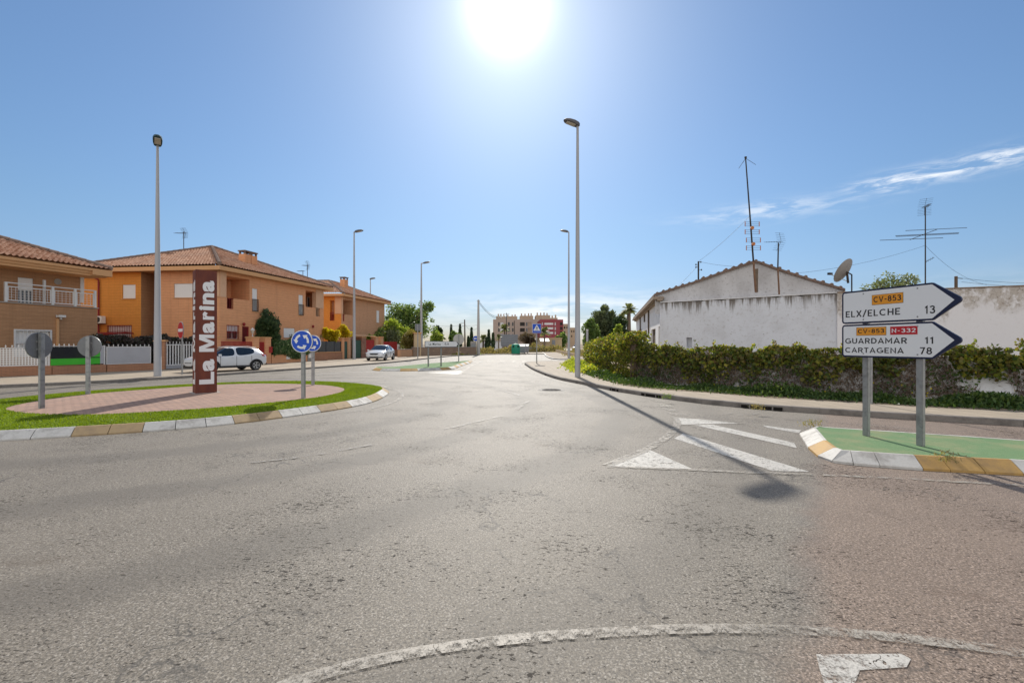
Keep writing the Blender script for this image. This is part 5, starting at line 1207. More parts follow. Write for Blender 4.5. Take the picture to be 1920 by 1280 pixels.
lamp('pale lamp post on the left pavement beside the brick gate pillar, teal head', 295.5, 705, 268, 0.15, 0.05, R(-52), ZP, 'lamp_head_teal', 0.8)
lamp('lamp post in front of the third house, between the green gates', 664, 673.5, 433, 0.15, 0.06, R(0), ZP, arm=0.15)
lamp('lamp post in front of the big bushy tree, left side of the road', 790, 666.5, 492, 0.19, 0.075, R(0), ZP, arm=0.35, length=0.8)
lamp('lamp post across the side street, seen just left of the nearest right lamp post', 1066.5, 671.5, 433, 0.13, 0.06, R(180), 0.12, arm=0.15)
lamp('distant lamp post rising behind the roof of the third house', 694.5, 664, 522, 0.13, 0.06, R(0), ZP)

# ------------------------------------------------------------------ rust pillar with lettering
px_, py_ = G(384, 735.5, 0.19)
tp = thing('town_pillar', 'tall rust brown steel pillar with white vertical lettering La Marina', 'pillar', (px_, py_, 0.185))
w_ = 0.52; th_ = H + (HZ - 508.5) * py_ / F - 0.185
va = math.atan2(px_, py_)                 # view azimuth of the pillar
tp.rotation_euler = (0, 0, -va + R(9))
MB().box((0, 0, th_ / 2), (w_, w_, th_)).build('shaft', M['corten'], tp, bevel=0.006)
MB().box((0, 0, 0.008), (w_ + 0.16, w_ + 0.16, 0.012)).build('base_plate', M['concrete'], tp)
def place_text(par, name, body, mat, x, y, z, size, bold=0.0, rot=None, space=1.0, align='LEFT', xscale=1.0, width=None, height=None, extrude=0.0008):
    me = text_mesh(body, size, bold, space, align, extrude, xscale); lo, hi = bounds(me)
    if width: me.transform(Matrix.Scale(width / (hi[0] - lo[0]), 4, (1, 0, 0)))
    if height: me.transform(Matrix.Scale(height / (hi[1] - lo[1]), 4, (0, 1, 0)))
    me.materials.clear(); me.materials.append(mat)
    o = link(name, me, par, (x, y, z)); o.rotation_euler = rot or (R(90), 0, 0); return o
zl0, zl1 = th_ * (735 - 718) / 227, th_ * (735 - 527) / 227
vv, ff = [], []
def put(me, x0, x1, y0, y1):
    lo, hi = bounds(me); b_ = len(vv)
    for v in me.vertices: vv.append((x0 + (v.co.x - lo[0]) / (hi[0] - lo[0]) * (x1 - x0), y0 + (v.co.y - lo[1]) / (hi[1] - lo[1]) * (y1 - y0), v.co.z))
    for f in me.polygons: ff.append([b_ + i for i in f.vertices])
Lz, Hh = zl1 - zl0, w_ * 0.70; xh = 0.765
for ch, u0, u1, y0, y1 in (('L', 0, .118, 0, 1), ('a', .126, .240, -.015, xh), ('a', .493, .600, -.015, xh), ('r', .622, .700, 0, xh), ('i', .712, .754, 0, 1), ('n', .770, .880, 0, xh), ('a', .892, 1.0, -.015, xh)):
    put(text_mesh(ch, 0.5, 0.022, 1.0, 'LEFT', 0.002), u0 * Lz, u1 * Lz, y0 * Hh, y1 * Hh)
mm = MB(); pr = [(0, 0), (.20, 0), (.20, .62), (.41, 0), (.59, 0), (.80, .62), (.80, 0), (1, 0), (1, 1), (.70, 1), (.50, .36), (.30, 1), (0, 1)]
for q in ((0, 1, 2, 12), (12, 2, 11), (2, 3, 10, 11), (3, 4, 10), (4, 5, 9, 10), (5, 8, 9), (5, 6, 7, 8)): mm.poly([(*pr[i], 0.002) for i in q])
me = bpy.data.meshes.new('m'); me.from_pydata(mm.v, [], mm.f); me.update(); put(me, .312 * Lz, .478 * Lz, 0, Hh)
me = bpy.data.meshes.new('lettering'); me.from_pydata(vv, [], ff); me.update(); me.materials.append(M['sign_white'])
base = Matrix(((0, -1, 0, 0), (0, 0, -1, 0), (1, 0, 0, 0), (0, 0, 0, 1)))     # reading upwards on the front face
for q, rot in enumerate((0, -90)):
    o = link('lettering', me, tp)
    o.matrix_local = Matrix.Rotation(R(rot), 4, 'Z') @ Matrix.Translation((w_ * 0.36, -w_ / 2 - 0.003, zl0)) @ base

# ------------------------------------------------------------------ round traffic signs
def disc(mb, r, y0, y1, n=40, cx=0, cz=0):
    vs = [(cx + r * math.cos(2 * math.pi * k / n), y, cz + r * math.sin(2 * math.pi * k / n)) for y in (y0, y1) for k in range(n)]
    mb.add(vs, [list(range(n)), list(range(2 * n - 1, n - 1, -1))] + [(k, n + k, n + (k + 1) % n, (k + 1) % n) for k in range(n)])
def ring_arrow(mb, r, w, a0, a1, y, z=0, head=0.10):
    n = 14; aw = head / r * 1.35; d = 1 if a1 > a0 else -1
    aa = [a0 + (a1 - d * aw - a0) * k / n for k in range(n + 1)]
    vs = [((r + s * w / 2) * math.cos(q), y_, (r + s * w / 2) * math.sin(q)) for y_ in (y, y - 0.001) for q in aa for s in (-1, 1)]
    m = 2 * (n + 1); mb.add(vs, [(2 * k + m, 2 * k + 1 + m, 2 * k + 3 + m, 2 * k + 2 + m) for k in range(n)])
    q = a1 - d * aw
    mb.poly([((r - w * 1.25) * math.cos(q), y - 0.001, (r - w * 1.25) * math.sin(q)), ((r + w * 1.25) * math.cos(q), y - 0.001, (r + w * 1.25) * math.sin(q)), (r * math.cos(a1), y - 0.001, r * math.sin(a1))])
def sign_post(o, h, wd=0.08, dp=0.05, x=0.0, y=0.03, cap=False):
    mb = MB(); mb.box((x, y + dp / 2, h / 2), (wd, dp, h)); mb.box((x, y + dp / 2, h + 0.006), (wd + 0.012, dp + 0.012, 0.012)); return mb.build('post', M['galvanised'], o, bevel=0.008)
def round_sign(label, px, pyb, pcy, r, face, kind, h0, group, post=(0.10, 0.06), name='roundabout_sign', back='alu_back'):
    x, y = G(px, pyb, h0); zc = H + (HZ - pcy) * y / F - h0
    o = thing(name, label, 'road sign', (x, y, h0), face, group)
    sign_post(o, zc + r * 0.9, *post)
    mb = MB(); disc(mb, r, -0.012, 0.012); disc(mb, r * 1.0, 0.012, 0.022) if False else None
    pl = mb.build('plate', [M[back]], o)
    if kind == 'roundabout':
        mb = MB(); disc(mb, r * 0.985, -0.014, -0.0122); mb.build('rim', M['sign_white'], pl)
        mb = MB(); disc(mb, r * 0.92, -0.0165, -0.0145); mb.build('blue_face', M['sign_blue'], pl)
        for k in range(3):
            mb = MB(); a = R(20 + 120 * k); ring_arrow(mb, r * 0.56, r * 0.19, a - R(34), a + R(62), -0.0175, head=r * 0.26); mb.build('arrow', M['sign_white'], pl, fix=False)
    if kind == 'noentry':
        mb = MB(); disc(mb, r * 0.985, -0.014, -0.0122); mb.build('rim', M['sign_white'], pl)
        mb = MB(); disc(mb, r * 0.95, -0.0165, -0.0145); mb.build('red_face', M['sign_red'], pl)
        mb = MB(); mb.box((0, -0.018, 0), (r * 1.5, 0.002, r * 0.36)); mb.build('bar', M['sign_white'], pl)
    if kind == 'left':
        mb = MB(); disc(mb, r * 0.985, -0.014, -0.0122); mb.build('rim', M['sign_white'], pl)
        mb = MB(); disc(mb, r * 0.92, -0.0165, -0.0145); mb.build('blue_face', M['sign_blue'], pl)
        mb = MB(); y_ = -0.0175; mb.poly([(-r * 0.7, y_, 0), (-r * 0.2, y_, r * 0.42), (-r * 0.2, y_, r * 0.13), (r * 0.65, y_, r * 0.13), (r * 0.65, y_, -r * 0.13), (-r * 0.2, y_, -r * 0.13), (-r * 0.2, y_, -r * 0.42)]); mb.build('arrow', M['sign_white'], pl, fix=False)
    mb = MB()
    for s in (-0.3, 0.3): mb.box((0, 0.022, s * r), (0.16, 0.016, 0.03))
    mb.build('clamp', M['galvanised'], pl)
    for q in [pl]: q.location = (0, 0, zc)
    return o
gR = 'round roundabout signs standing on the island'
round_sign('blue round sign with three white circling arrows, nearer and larger of the pair', 566.5, 747, 640, 0.295, R(-4), 'roundabout', 0.175, gR)
round_sign('blue round sign with circling arrows partly hidden behind the nearer one', 586, 722, 643.5, 0.29, R(8), 'roundabout', 0.175, gR)
o = round_sign('grey back of a round sign on a post, nearest the left edge', 73, 766, 647.5, 0.29, R(270), 'roundabout', 0.175, gR)
o = round_sign('grey back of a round sign on a post, right of the leftmost sign back', 168, 738.5, 649, 0.30, R(180 + 10), 'roundabout', 0.175, gR)
round_sign('red no entry sign turned edge-on beside the rust pillar', 339, 702, 619, 0.42, R(-38), 'noentry', ZP, None, (0.08, 0.05), 'no_entry_sign')
round_sign('pale grey back of a round sign at the far tip of the green splitter island', 860, 677, 636, 0.46, R(188), 'roundabout', 0.147, None, (0.09, 0.06), 'round_sign', 'apt_grey')
round_sign('small blue round sign with white left arrow beside the tall utility pole', 892, 663.6, 634.5, 0.42, 0, 'left', ZP, None, (0.08, 0.06), 'arrow_sign')
# rectangular sign back by the third lamp
x, y = G(783.5, 672.5, ZP); o = thing('rectangular_sign', 'grey rectangular sign back on a thin post left of the third lamp', 'road sign', (x, y, ZP), R(185))
zc = H + (HZ - 613.5) * y / F - ZP; sign_post(o, zc + 0.3, 0.09, 0.06); MB().box((0, 0.0, zc), (0.56, 0.03, 0.68)).build('plate', M['alu_back'], o)
# pedestrian crossing sign
x, y = G(1006.5, 681.3, 0.12); o = thing('crossing_sign', 'square blue pedestrian crossing sign on the corner of the right pavement', 'road sign', (x, y, 0.12), R(4))
zc = H + (HZ - 615.2) * y / F - 0.12; s_ = 0.34; sign_post(o, zc + 0.25, 0.08, 0.05)
pl = MB().box((0, 0, zc), (2 * s_, 0.024, 2 * s_)).build('plate', M['sign_white'], o, bevel=0.008)
MB().box((0, -0.0135, zc), (2 * s_ - 0.04, 0.002, 2 * s_ - 0.04)).build('blue_face', M['sign_blue'], pl)
mb = MB(); mb.poly([(-0.27, -0.0152, zc - 0.19), (0.27, -0.0152, zc - 0.19), (0, -0.0152, zc + 0.28)]); mb.build('triangle', M['sign_white'], pl, fix=False)
mb = MB(); yy = -0.0165                                  # walking figure and zebra bars in black
disc(mb, 0.035, yy, yy + 0.001, 12, 0.01, zc + 0.10)
for q in ([(-0.02, 0.06), (0.04, 0.06), (0.03, -0.04), (-0.02, -0.04)], [(-0.015, -0.04), (0.02, -0.04), (-0.06, -0.16), (-0.09, -0.16)], [(0.0, -0.04), (0.03, -0.04), (0.09, -0.16), (0.06, -0.16)], [(-0.02, 0.05), (-0.01, 0.03), (-0.09, -0.02), (-0.10, 0.0)], [(0.04, 0.05), (0.03, 0.03), (0.09, -0.02), (0.10, 0.0)]): mb.poly([(a, yy, zc + b) for a, b in q])
mb.build('walking_figure', M['sign_black'], pl, fix=False)
MB().box((0, -0.0135, zc - 0.34 - 0.02), (2 * s_ - 0.02, 0.02, 0.03)).build('lower_strip', M['sign_blue'], o)

# ------------------------------------------------------------------ direction signs
def arrow_board(o, L, hh, z0, x0, tip, border, name='board', y0=0.0, r=0.05):
    """pointed board from x0 to x0+L, z0 to z0+hh; navy plate with a white face 2 mm proud."""
    def outline(i):
        x1, z1 = x0 + i, z0 + i; x2, zz = x0 + L - tip - i * 0.1, z0 + hh - i; tx = x0 + L - i * (2.9 if i else 0)
        rr = max(r - i, 0.015); p = []
        for cx, cz, a0 in ((x1 + rr, z1 + rr, 180), (x2 - rr * 0.2, z1 + rr, 270)):
            for k in range(5): a = R(a0 + (90 if a0 == 180 else 40) * k / 4); p.append((cx + rr * math.cos(a), cz + rr * math.sin(a)))
        rt_ = 0.05 if i == 0 else 0.004
        for k in range(5): a = R(-50 + 100 * k / 4); p.append((tx - rt_ + rt_ * math.cos(a), z0 + hh / 2 + rt_ * math.sin(a)))
        for cx, cz, a0, da in ((x2 - rr * 0.2, zz - rr, 50, 40), (x1 + rr, zz - rr, 90, 90)):
            for k in range(5): a = R(a0 + da * k / 4); p.append((cx + rr * math.cos(a), cz + rr * math.sin(a)))
        return p
    def solid(p, ya, yb):
        n = len(p); mb = MB(); mb.add([(a, ya, b) for a, b in p] + [(a, yb, b) for a, b in p], [list(range(n)), list(range(2 * n - 1, n - 1, -1))] + [(k, n + k, n + (k + 1) % n, (k + 1) % n) for k in range(n)]); return mb
    pl = solid(outline(0), y0, y0 + 0.03).build(name, M['sign_navy'], o)
    solid(outline(border), y0 - 0.002, y0 + 0.001).build('white_face', M['sign_white'], pl)
    return pl
A0 = Vector(G(1619, 817, 0.146)); A1 = Vector(G(1720.5, 836, 0.146))
dv = (A1 - A0); ang = math.atan2(dv.y, dv.x)
ds = thing('direction_sign', 'pair of white arrow boards to Elche, Guardamar and Cartagena on two steel posts', 'direction sign', (A0.x, A0.y, 0.146), ang)
sp = dv.length; xl = -0.345; Lb = 1.60
for x_ in (0, sp):
    mb = MB(); mb.box((x_, 0.062, 1.13), (0.085, 0.06, 2.26)); mb.build('post', M['galvanised'], ds, bevel=0.006)
zb1, zb2 = 1.245, 1.785
hh = 0.525
b1 = arrow_board(ds, Lb, hh, zb1, xl, 0.33, 0.026); b2 = arrow_board(ds, Lb, hh, zb2, xl, 0.33, 0.026)
def _arc(cx, cz, rx, rz, a0, a1, n=14): return [(cx + rx * math.cos(R(a0 + (a1 - a0) * k / n)), cz + rz * math.sin(R(a0 + (a1 - a0) * k / n))) for k in range(n + 1)]
_a, _b = .075, .925
GLYPH = {'E': (.54, [[(.54, _b), (_a, _b), (_a, _a), (.54, _a)], [(_a, .5), (.47, .5)]]), 'L': (.50, [[(_a, 1), (_a, _a), (.5, _a)]]), 'X': (.64, [[(.05, 1), (.59, 0)], [(.59, 1), (.05, 0)]]), '/': (.42, [[(.02, -.08), (.40, 1.08)]]),
 'C': (.76, [_arc(.43, .5, .355, .425, 48, 312)]), 'G': (.80, [_arc(.43, .5, .355, .425, 48, 318) + [(.735, .20), (.735, .46), (.47, .46)]]), 'H': (.66, [[(_a, 0), (_a, 1)], [(.585, 0), (.585, 1)], [(_a, .5), (.585, .5)]]),
 'U': (.66, [[(_a, 1)] + _arc(.33, .33, .255, .255, 180, 360) + [(.585, 1)]]), 'A': (.70, [[(.04, 0), (.35, .96), (.66, 0)], [(.15, .28), (.55, .28)]]), 'R': (.62, [[(_a, 0), (_a, _b)] + _arc(.32, .70, .22, .225, 90, -90) + [(_a, .475)], [(.33, .475), (.57, 0)]]),
 'D': (.68, [[(_a, _a), (_a, _b)] + _arc(.25, .5, .355, .425, 90, -90) + [(_a, _a)]]), 'M': (.82, [[(_a, 0), (_a, .93), (.41, .30), (.745, .93), (.745, 0)]]), 'T': (.58, [[(0, _b), (.58, _b)], [(.29, _b), (.29, 0)]]),
 'N': (.66, [[(_a, 0), (_a, .94), (.585, .06), (.585, 1)]]), 'V': (.66, [[(.03, 1), (.33, .05), (.63, 1)]]), '-': (.40, [[(.06, .45), (.36, .45)]]), '1': (.36, [[(.02, .76), (.22, .93), (.22, 0)]]),
 '2': (.55, [[(.06, .74), (.11, .86), (.26, _b), (.41, .88), (.48, .73), (.43, .57), (.09, _a), (.53, _a)]]), '3': (.56, [[(.06, .80), (.15, .90), (.28, _b), (.42, .88), (.47, .74), (.41, .59), (.24, .53)], [(.24, .53), (.43, .47), (.51, .30), (.46, .14), (.30, _a), (.15, .10), (.04, .21)]]),
 '5': (.56, [[(.48, _b), (.13, _b), (.10, .54), (.28, .59), (.44, .52), (.51, .33), (.45, .14), (.29, _a), (.14, .10), (.04, .20)]]), '7': (.54, [[(.03, _b), (.50, _b), (.20, 0)]]), '8': (.58, [_arc(.29, .725, .185, .20, 0, 360, 18), _arc(.29, .295, .22, .22, 0, 360, 18)])}
def stroke_text(body, th=.155, gap=.17):
    mb = MB(); x = 0.0; k = 0
    for ch in body:
        wd_, strokes = GLYPH[ch]
        for st in strokes:
            k += 1; n = len(st); P_ = [Vector((a + x, b)) for a, b in st]; cl = (P_[0] - P_[-1]).length < 1e-6; L_, R_ = [], []
            for i in range(n):
                d0 = P_[i] - P_[i - 1] if i > 0 else (P_[-1] - P_[-2] if cl else P_[1] - P_[0]); d1 = P_[i + 1] - P_[i] if i < n - 1 else (P_[1] - P_[0] if cl else P_[-1] - P_[-2])
                d0, d1 = d0.normalized(), d1.normalized(); n0, n1 = Vector((-d0.y, d0.x)), Vector((-d1.y, d1.x)); m_ = (n0 + n1).normalized(); q = th / 2 / max(0.45, m_.dot(n1)); L_.append(P_[i] + m_ * q); R_.append(P_[i] - m_ * q)
            for i in range(n - 1): mb.poly([(*R_[i], .002 * k), (*R_[i + 1], .002 * k), (*L_[i + 1], .002 * k), (*L_[i], .002 * k)])
        x += wd_ + gap
    me = bpy.data.meshes.new('lettering'); me.from_pydata(mb.v, [], mb.f); me.update(); return me
def btext(par, body, x0, x1, z0, z1, mat, bold=0.155, y=-0.0035):
    if all(c in GLYPH for c in body): me = stroke_text(body, bold)
    else: me = text_mesh(body, 0.1, 0.0015, 1.2, 'LEFT', 0.0004)
    lo, hi = bounds(me)
    me.transform(Matrix.Translation((-lo[0], -lo[1], 0))); me.transform(Matrix.Diagonal(((x1 - x0) / (hi[0] - lo[0]), (z1 - z0) / (hi[1] - lo[1]), 0.02, 1)))
    me.materials.clear(); me.materials.append(M[mat]); o = link('lettering', me, par, (x0, y, z0)); o.rotation_euler = (R(90), 0, 0)
def plate(par, x0, x1, z0, z1, body, bg, fg):
    p = MB().box(((x0 + x1) / 2, -0.0035, (z0 + z1) / 2), (x1 - x0, 0.002, z1 - z0)).build('road_number', M['sign_black'] if bg == 'sign_orange' else M['sign_white'], par)
    MB().box(((x0 + x1) / 2, -0.0052, (z0 + z1) / 2), (x1 - x0 - 0.008, 0.001, z1 - z0 - 0.008)).build('number_field', M[bg], p)
    btext(p, body, x0 + 0.025, x1 - 0.025, z0 + 0.028, z1 - 0.028, fg, 0.165, -0.0065)
# fractions along the boards as read off the photograph (perspective undone)
def bx(px):
    k = (px - CX) / F; d = dv.normalized(); return (k * A0.y - A0.x) / (d.x - k * d.y)
btext(b2, 'ELX/ELCHE', bx(1586), bx(1688), zb2 + 0.095, zb2 + 0.215, 'sign_black'); btext(b2, '13', bx(1734), bx(1754), zb2 + 0.095, zb2 + 0.215, 'sign_black')
plate(b2, bx(1635), bx(1694), zb2 + 0.275, zb2 + 0.43, 'CV-853', 'sign_orange', 'sign_black')
btext(b1, 'GUARDAMAR', bx(1585), bx(1701), zb1 + 0.215, zb1 + 0.315, 'sign_black'); btext(b1, '11', bx(1734), bx(1750), zb1 + 0.215, zb1 + 0.315, 'sign_black')
btext(b1, 'CARTAGENA', bx(1585), bx(1695), zb1 + 0.065, zb1 + 0.165, 'sign_black'); btext(b1, '78', bx(1725), bx(1748), zb1 + 0.065, zb1 + 0.165, 'sign_black')
plate(b1, bx(1606), bx(1662), zb1 + 0.345, zb1 + 0.475, 'CV-853', 'sign_orange', 'sign_black'); plate(b1, bx(1669), bx(1721.5), zb1 + 0.345, zb1 + 0.475, 'N-332', 'sign_red', 'sign_white')
for bb, z0_ in ((b1, zb1), (b2, zb2)):
    for x_ in (0, sp):
        for dz_ in (0.06, hh - 0.06):
            MB().lathe([(0.012, 0), (0.010, 0.005)], (x_, -0.0025, z0_ + dz_), 8, Matrix(((1, 0, 0), (0, 0, -1), (0, 1, 0)))).build('bolt', M['galvanised'], bb)
# thin post on the pavement behind
x, y = G(1633.5, 757, 0.12); o = thing('sign_post', 'thin grey post on the right pavement behind the direction sign', 'post', (x, y, 0.12)); MB().lathe([(0.03, 0), (0.03, 1.95)], n=10).build('tube', M['galvanised'], o, smooth=True); MB().lathe([(0.034, 1.951), (0.034, 1.98)], n=10).build('cap', M['black_metal'], o)
# far direction sign on the left island
x, y = G(804, 687.5, 0.146); x2, y2 = G(828, 686.5, 0.146); o = thing('direction_sign', 'white arrow board reading La Marina on two posts on the left green island', 'direction sign', (x, y, 0.146), math.atan2(y2 - y, x2 - x))
q = math.hypot(x2 - x, y2 - y); zb = H + (HZ - 650.5) * y / F - 0.146
for a in (0, q): MB().box((a, 0.06, (zb + 0.15) / 2), (0.075, 0.06, zb + 0.15)).build('post', M['galvanised'], o)
u = q / 24.0; bd = arrow_board(o, 65 * u, 9.2 * u, zb, -7 * u, 5 * u, 0.025, y0=0.0, r=0.03)
btext(bd, 'La Marina', 0 * u, 22 * u, zb + 2.7 * u, zb + 6.6 * u, 'sign_black'); btext(bd, '0,6', 30 * u, 38 * u, zb + 2.7 * u, zb + 6.6 * u, 'sign_black')
# ------------------------------------------------------------------ cars
def car_body(stations, wheels, wr, name, par, arch=0.055):
    """stations along x (front = 0): (x, z_bottom, z_belt, z_top, half width, half width of roof, glass flag side, glass flag top)"""
    mb = MB(); n = 15; rows = []
    for (x, zb, zl, zt, w, wt, gs, gt) in stations:
        zm = zb + (zl - zb) * 0.45
        h = [(0, zb), (w * 0.80, zb), (w * 0.95, zb + 0.05), (w, zm), (w * 0.985, zl - 0.05), (w * 0.955, zl), (wt, zt - 0.035), (wt * 0.72, zt), (0, zt + 0.012)]
        rows.append([(x, y, z) for y, z in h] + [(x, -y, z) for y, z in h[-2:0:-1]])
    m = len(rows[0]); vs = [v for r in rows for v in r]; mb.v = vs
    for i in range(len(rows) - 1):
        for j in range(m):
            gl = (j in (5, 10) and stations[i][6]) or (j in (6, 7, 8, 9) and stations[i][7])
            mb.f.append([i * m + j, i * m + (j + 1) % m, (i + 1) * m + (j + 1) % m, (i + 1) * m + j]); mb.m.append(1 if gl else 0)
    mb.f.append(list(range(m))); mb.m.append(0); mb.f.append([(len(rows) - 1) * m + j for j in range(m)][::-1]); mb.m.append(0)
    ob = mb.build(name, [M['car_white'], M['car_glass']], par)
    # crease glass borders, then smooth
    me = ob.data; bm = bmesh.new(); bm.from_mesh(me); cl = bm.edges.layers.float.new('crease_edge')
    for e in bm.edges:
        fs = e.link_faces
        if len(fs) == 2 and fs[0].material_index != fs[1].material_index: e[cl] = 0.95
    bm.to_mesh(me); bm.free()
    sm = ob.modifiers.new('s', 'SUBSURF'); sm.levels = sm.render_levels = 2
    cm = MB()
    for (wx, wz) in wheels:
        for s in (-1, 1): cm.lathe([(wr + arch, -0.28), (wr + arch, 0.3)], (wx, s * 0.86, wz), 28, Matrix(((1, 0, 0), (0, 0, 1), (0, -1, 0))))
    cut = cm.build('cut', M['car_black'], par)
    bo = ob.modifiers.new('b', 'BOOLEAN'); bo.object = cut; bo.operation = 'DIFFERENCE'; bo.solver = 'EXACT'
    bpy.context.view_layer.update(); dg = bpy.context.evaluated_depsgraph_get()
    new = bpy.data.meshes.new_from_object(ob.evaluated_get(dg))
    ob.modifiers.clear(); ob.data = new; cm_ = cut.data; bpy.data.objects.remove(cut); 
    # split the glass off as windows of their own
    bm = bmesh.new(); bm.from_mesh(new); todo = {f for f in bm.faces if f.material_index == 1}; groups = []
    while todo:
        st = [todo.pop()]; gset = []
        while st:
            f = st.pop(); gset.append(f)
            for e in f.edges:
                for k in e.link_faces:
                    if k in todo: todo.discard(k); st.append(k)
        groups.append(gset)
    for gset in groups:
        if len(gset) < 3: continue
        idx = {}; vv = []; ff = []
        for f in gset:
            for v in f.verts:
                if v not in idx: idx[v] = len(vv); vv.append(v.co + v.normal * 0.001)
            ff.append([idx[v] for v in f.verts])
        w = MB(); w.add(vv, ff); wo = w.build('window', M['car_glass'], par, smooth='all', fix=False)
    bmesh.ops.delete(bm, geom=[f for g_ in groups if len(g_) >= 3 for f in g_], context='FACES'); bm.to_mesh(new); bm.free()
    new.polygons.foreach_set('use_smooth', [True] * len(new.polygons))
    try: new.set_sharp_from_angle(angle=R(50))
    except Exception: pass
    ns = new.materials; ns.clear(); ns.append(M['car_white']); new.polygons.foreach_set('material_index', [0] * len(new.polygons))
    return ob
def wheel(par, x, y, z, r, w=0.21):
    s = 1 if y > 0 else -1; Mx = Matrix(((1, 0, 0), (0, 0, s), (0, -s, 0)))
    t_ = MB().lathe([(r * 0.62, -w / 2), (r * 0.93, -w / 2), (r, -w * 0.32), (r, w * 0.32), (r * 0.93, w / 2), (r * 0.69, w / 2), (r * 0.66, w * 0.08)], n=28).build('tyre', M['tyre'], None, smooth=True)
    me = t_.data; bpy.data.objects.remove(t_); me.transform(Mx.to_4x4()); wh = link('wheel', me, par, (x, y, z)); 
    mb = MB(); mb.mat(1); mb.lathe([(r * 0.66, w * 0.1), (r * 0.66, w * 0.14)], n=24); mb.mat(0); mb.lathe([(r * 0.70, w * 0.30), (r * 0.70, w * 0.48), (r * 0.62, w * 0.46), (r * 0.62, w * 0.30)], n=28) if False else None
    n = 5
    for k in range(n):
        a = 2 * math.pi * k / n; c, q = math.cos(a), math.sin(a)
        for d in (-0.16, 0.16):
            b = a + d; p0 = (r * 0.12 * math.cos(a), r * 0.12 * math.sin(a)); p1 = (r * 0.64 * math.cos(b), r * 0.64 * math.sin(b)); nx, ny = -math.sin(b) * r * 0.055, math.cos(b) * r * 0.055
            qd = [(p0[0] - nx, p0[1] - ny), (p1[0] - nx, p1[1] - ny), (p1[0] + nx, p1[1] + ny), (p0[0] + nx, p0[1] + ny)]
            mb.hull8([(u, v, w * 0.20) for u, v in qd], [(u, v, w * 0.40) for u, v in qd])
    mb.lathe([(r * 0.17, w * 0.2), (r * 0.15, w * 0.44)], n=14)
    for k in range(28):
        a, b = 2 * math.pi * k / 28, 2 * math.pi * (k + 1) / 28
        mb.hull8([(r * q * math.cos(u), r * q * math.sin(u), w * 0.3) for q, u in ((0.62, a), (0.70, a), (0.70, b), (0.62, b))], [(r * q * math.cos(u), r * q * math.sin(u), w * 0.47) for q, u in ((0.62, a), (0.70, a), (0.70, b), (0.62, b))])
    rm = mb.build('rim', [M['alloy'], M['car_black']], wh); rm.data.transform(Mx.to_4x4())
    return wh
def surf_panel(par, name, mat, pts, th=0.02, parent2=None):
    """thin closed plate through the points, pushed along its normal"""
    p = [Vector(q) for q in pts]; n = (p[1] - p[0]).cross(p[2] - p[0]).normalized() * th
    mb = MB(); k = len(p); mb.add([q for q in p] + [q + n for q in p], [list(range(k - 1, -1, -1)), list(range(k, 2 * k))] + [(i, (i + 1) % k, k + (i + 1) % k, k + i) for i in range(k)])
    return mb.build(name, M[mat], par, bevel=0.004)
# crossover parked side-on, front to the left
sx = thing('parked_car', 'white crossover car parked side-on on the pavement behind the rust pillar', 'car')
ST = [(0.00, 0.40, 0.60, 0.66, 0.50, 0.40, 0, 0), (0.05, 0.28, 0.74, 0.84, 0.70, 0.56, 0, 0), (0.22, 0.22, 0.86, 0.95, 0.85, 0.66, 0, 0), (0.65, 0.22, 0.95, 1.03, 0.90, 0.72, 0, 0), (1.02, 0.22, 0.985, 1.08, 0.905, 0.74, 0, 1),
      (1.10, 0.22, 0.985, 1.12, 0.905, 0.73, 1, 1), (1.86, 0.22, 0.99, 1.54, 0.905, 0.62, 1, 0), (2.28, 0.22, 1.00, 1.60, 0.905, 0.62, 0, 0), (2.34, 0.22, 1.00, 1.605, 0.905, 0.62, 1, 0), (2.70, 0.22, 1.02, 1.605, 0.905, 0.615, 1, 0), (3.12, 0.22, 1.06, 1.58, 0.905, 0.605, 1, 0),
      (3.52, 0.24, 1.17, 1.53, 0.90, 0.58, 0, 0), (3.84, 0.27, 1.14, 1.47, 0.885, 0.56, 0, 1), (4.20, 0.33, 1.06, 1.18, 0.85, 0.62, 0, 0), (4.34, 0.38, 0.94, 1.02, 0.76, 0.58, 0, 0), (4.38, 0.46, 0.80, 0.88, 0.62, 0.48, 0, 0)]
car_body(ST, ((0.92, 0.34), (3.56, 0.34)), 0.345, 'body', sx)
for wx in (0.92, 3.56):
    for s in (-1, 1): wheel(sx, wx, s * 0.80, 0.34, 0.345)
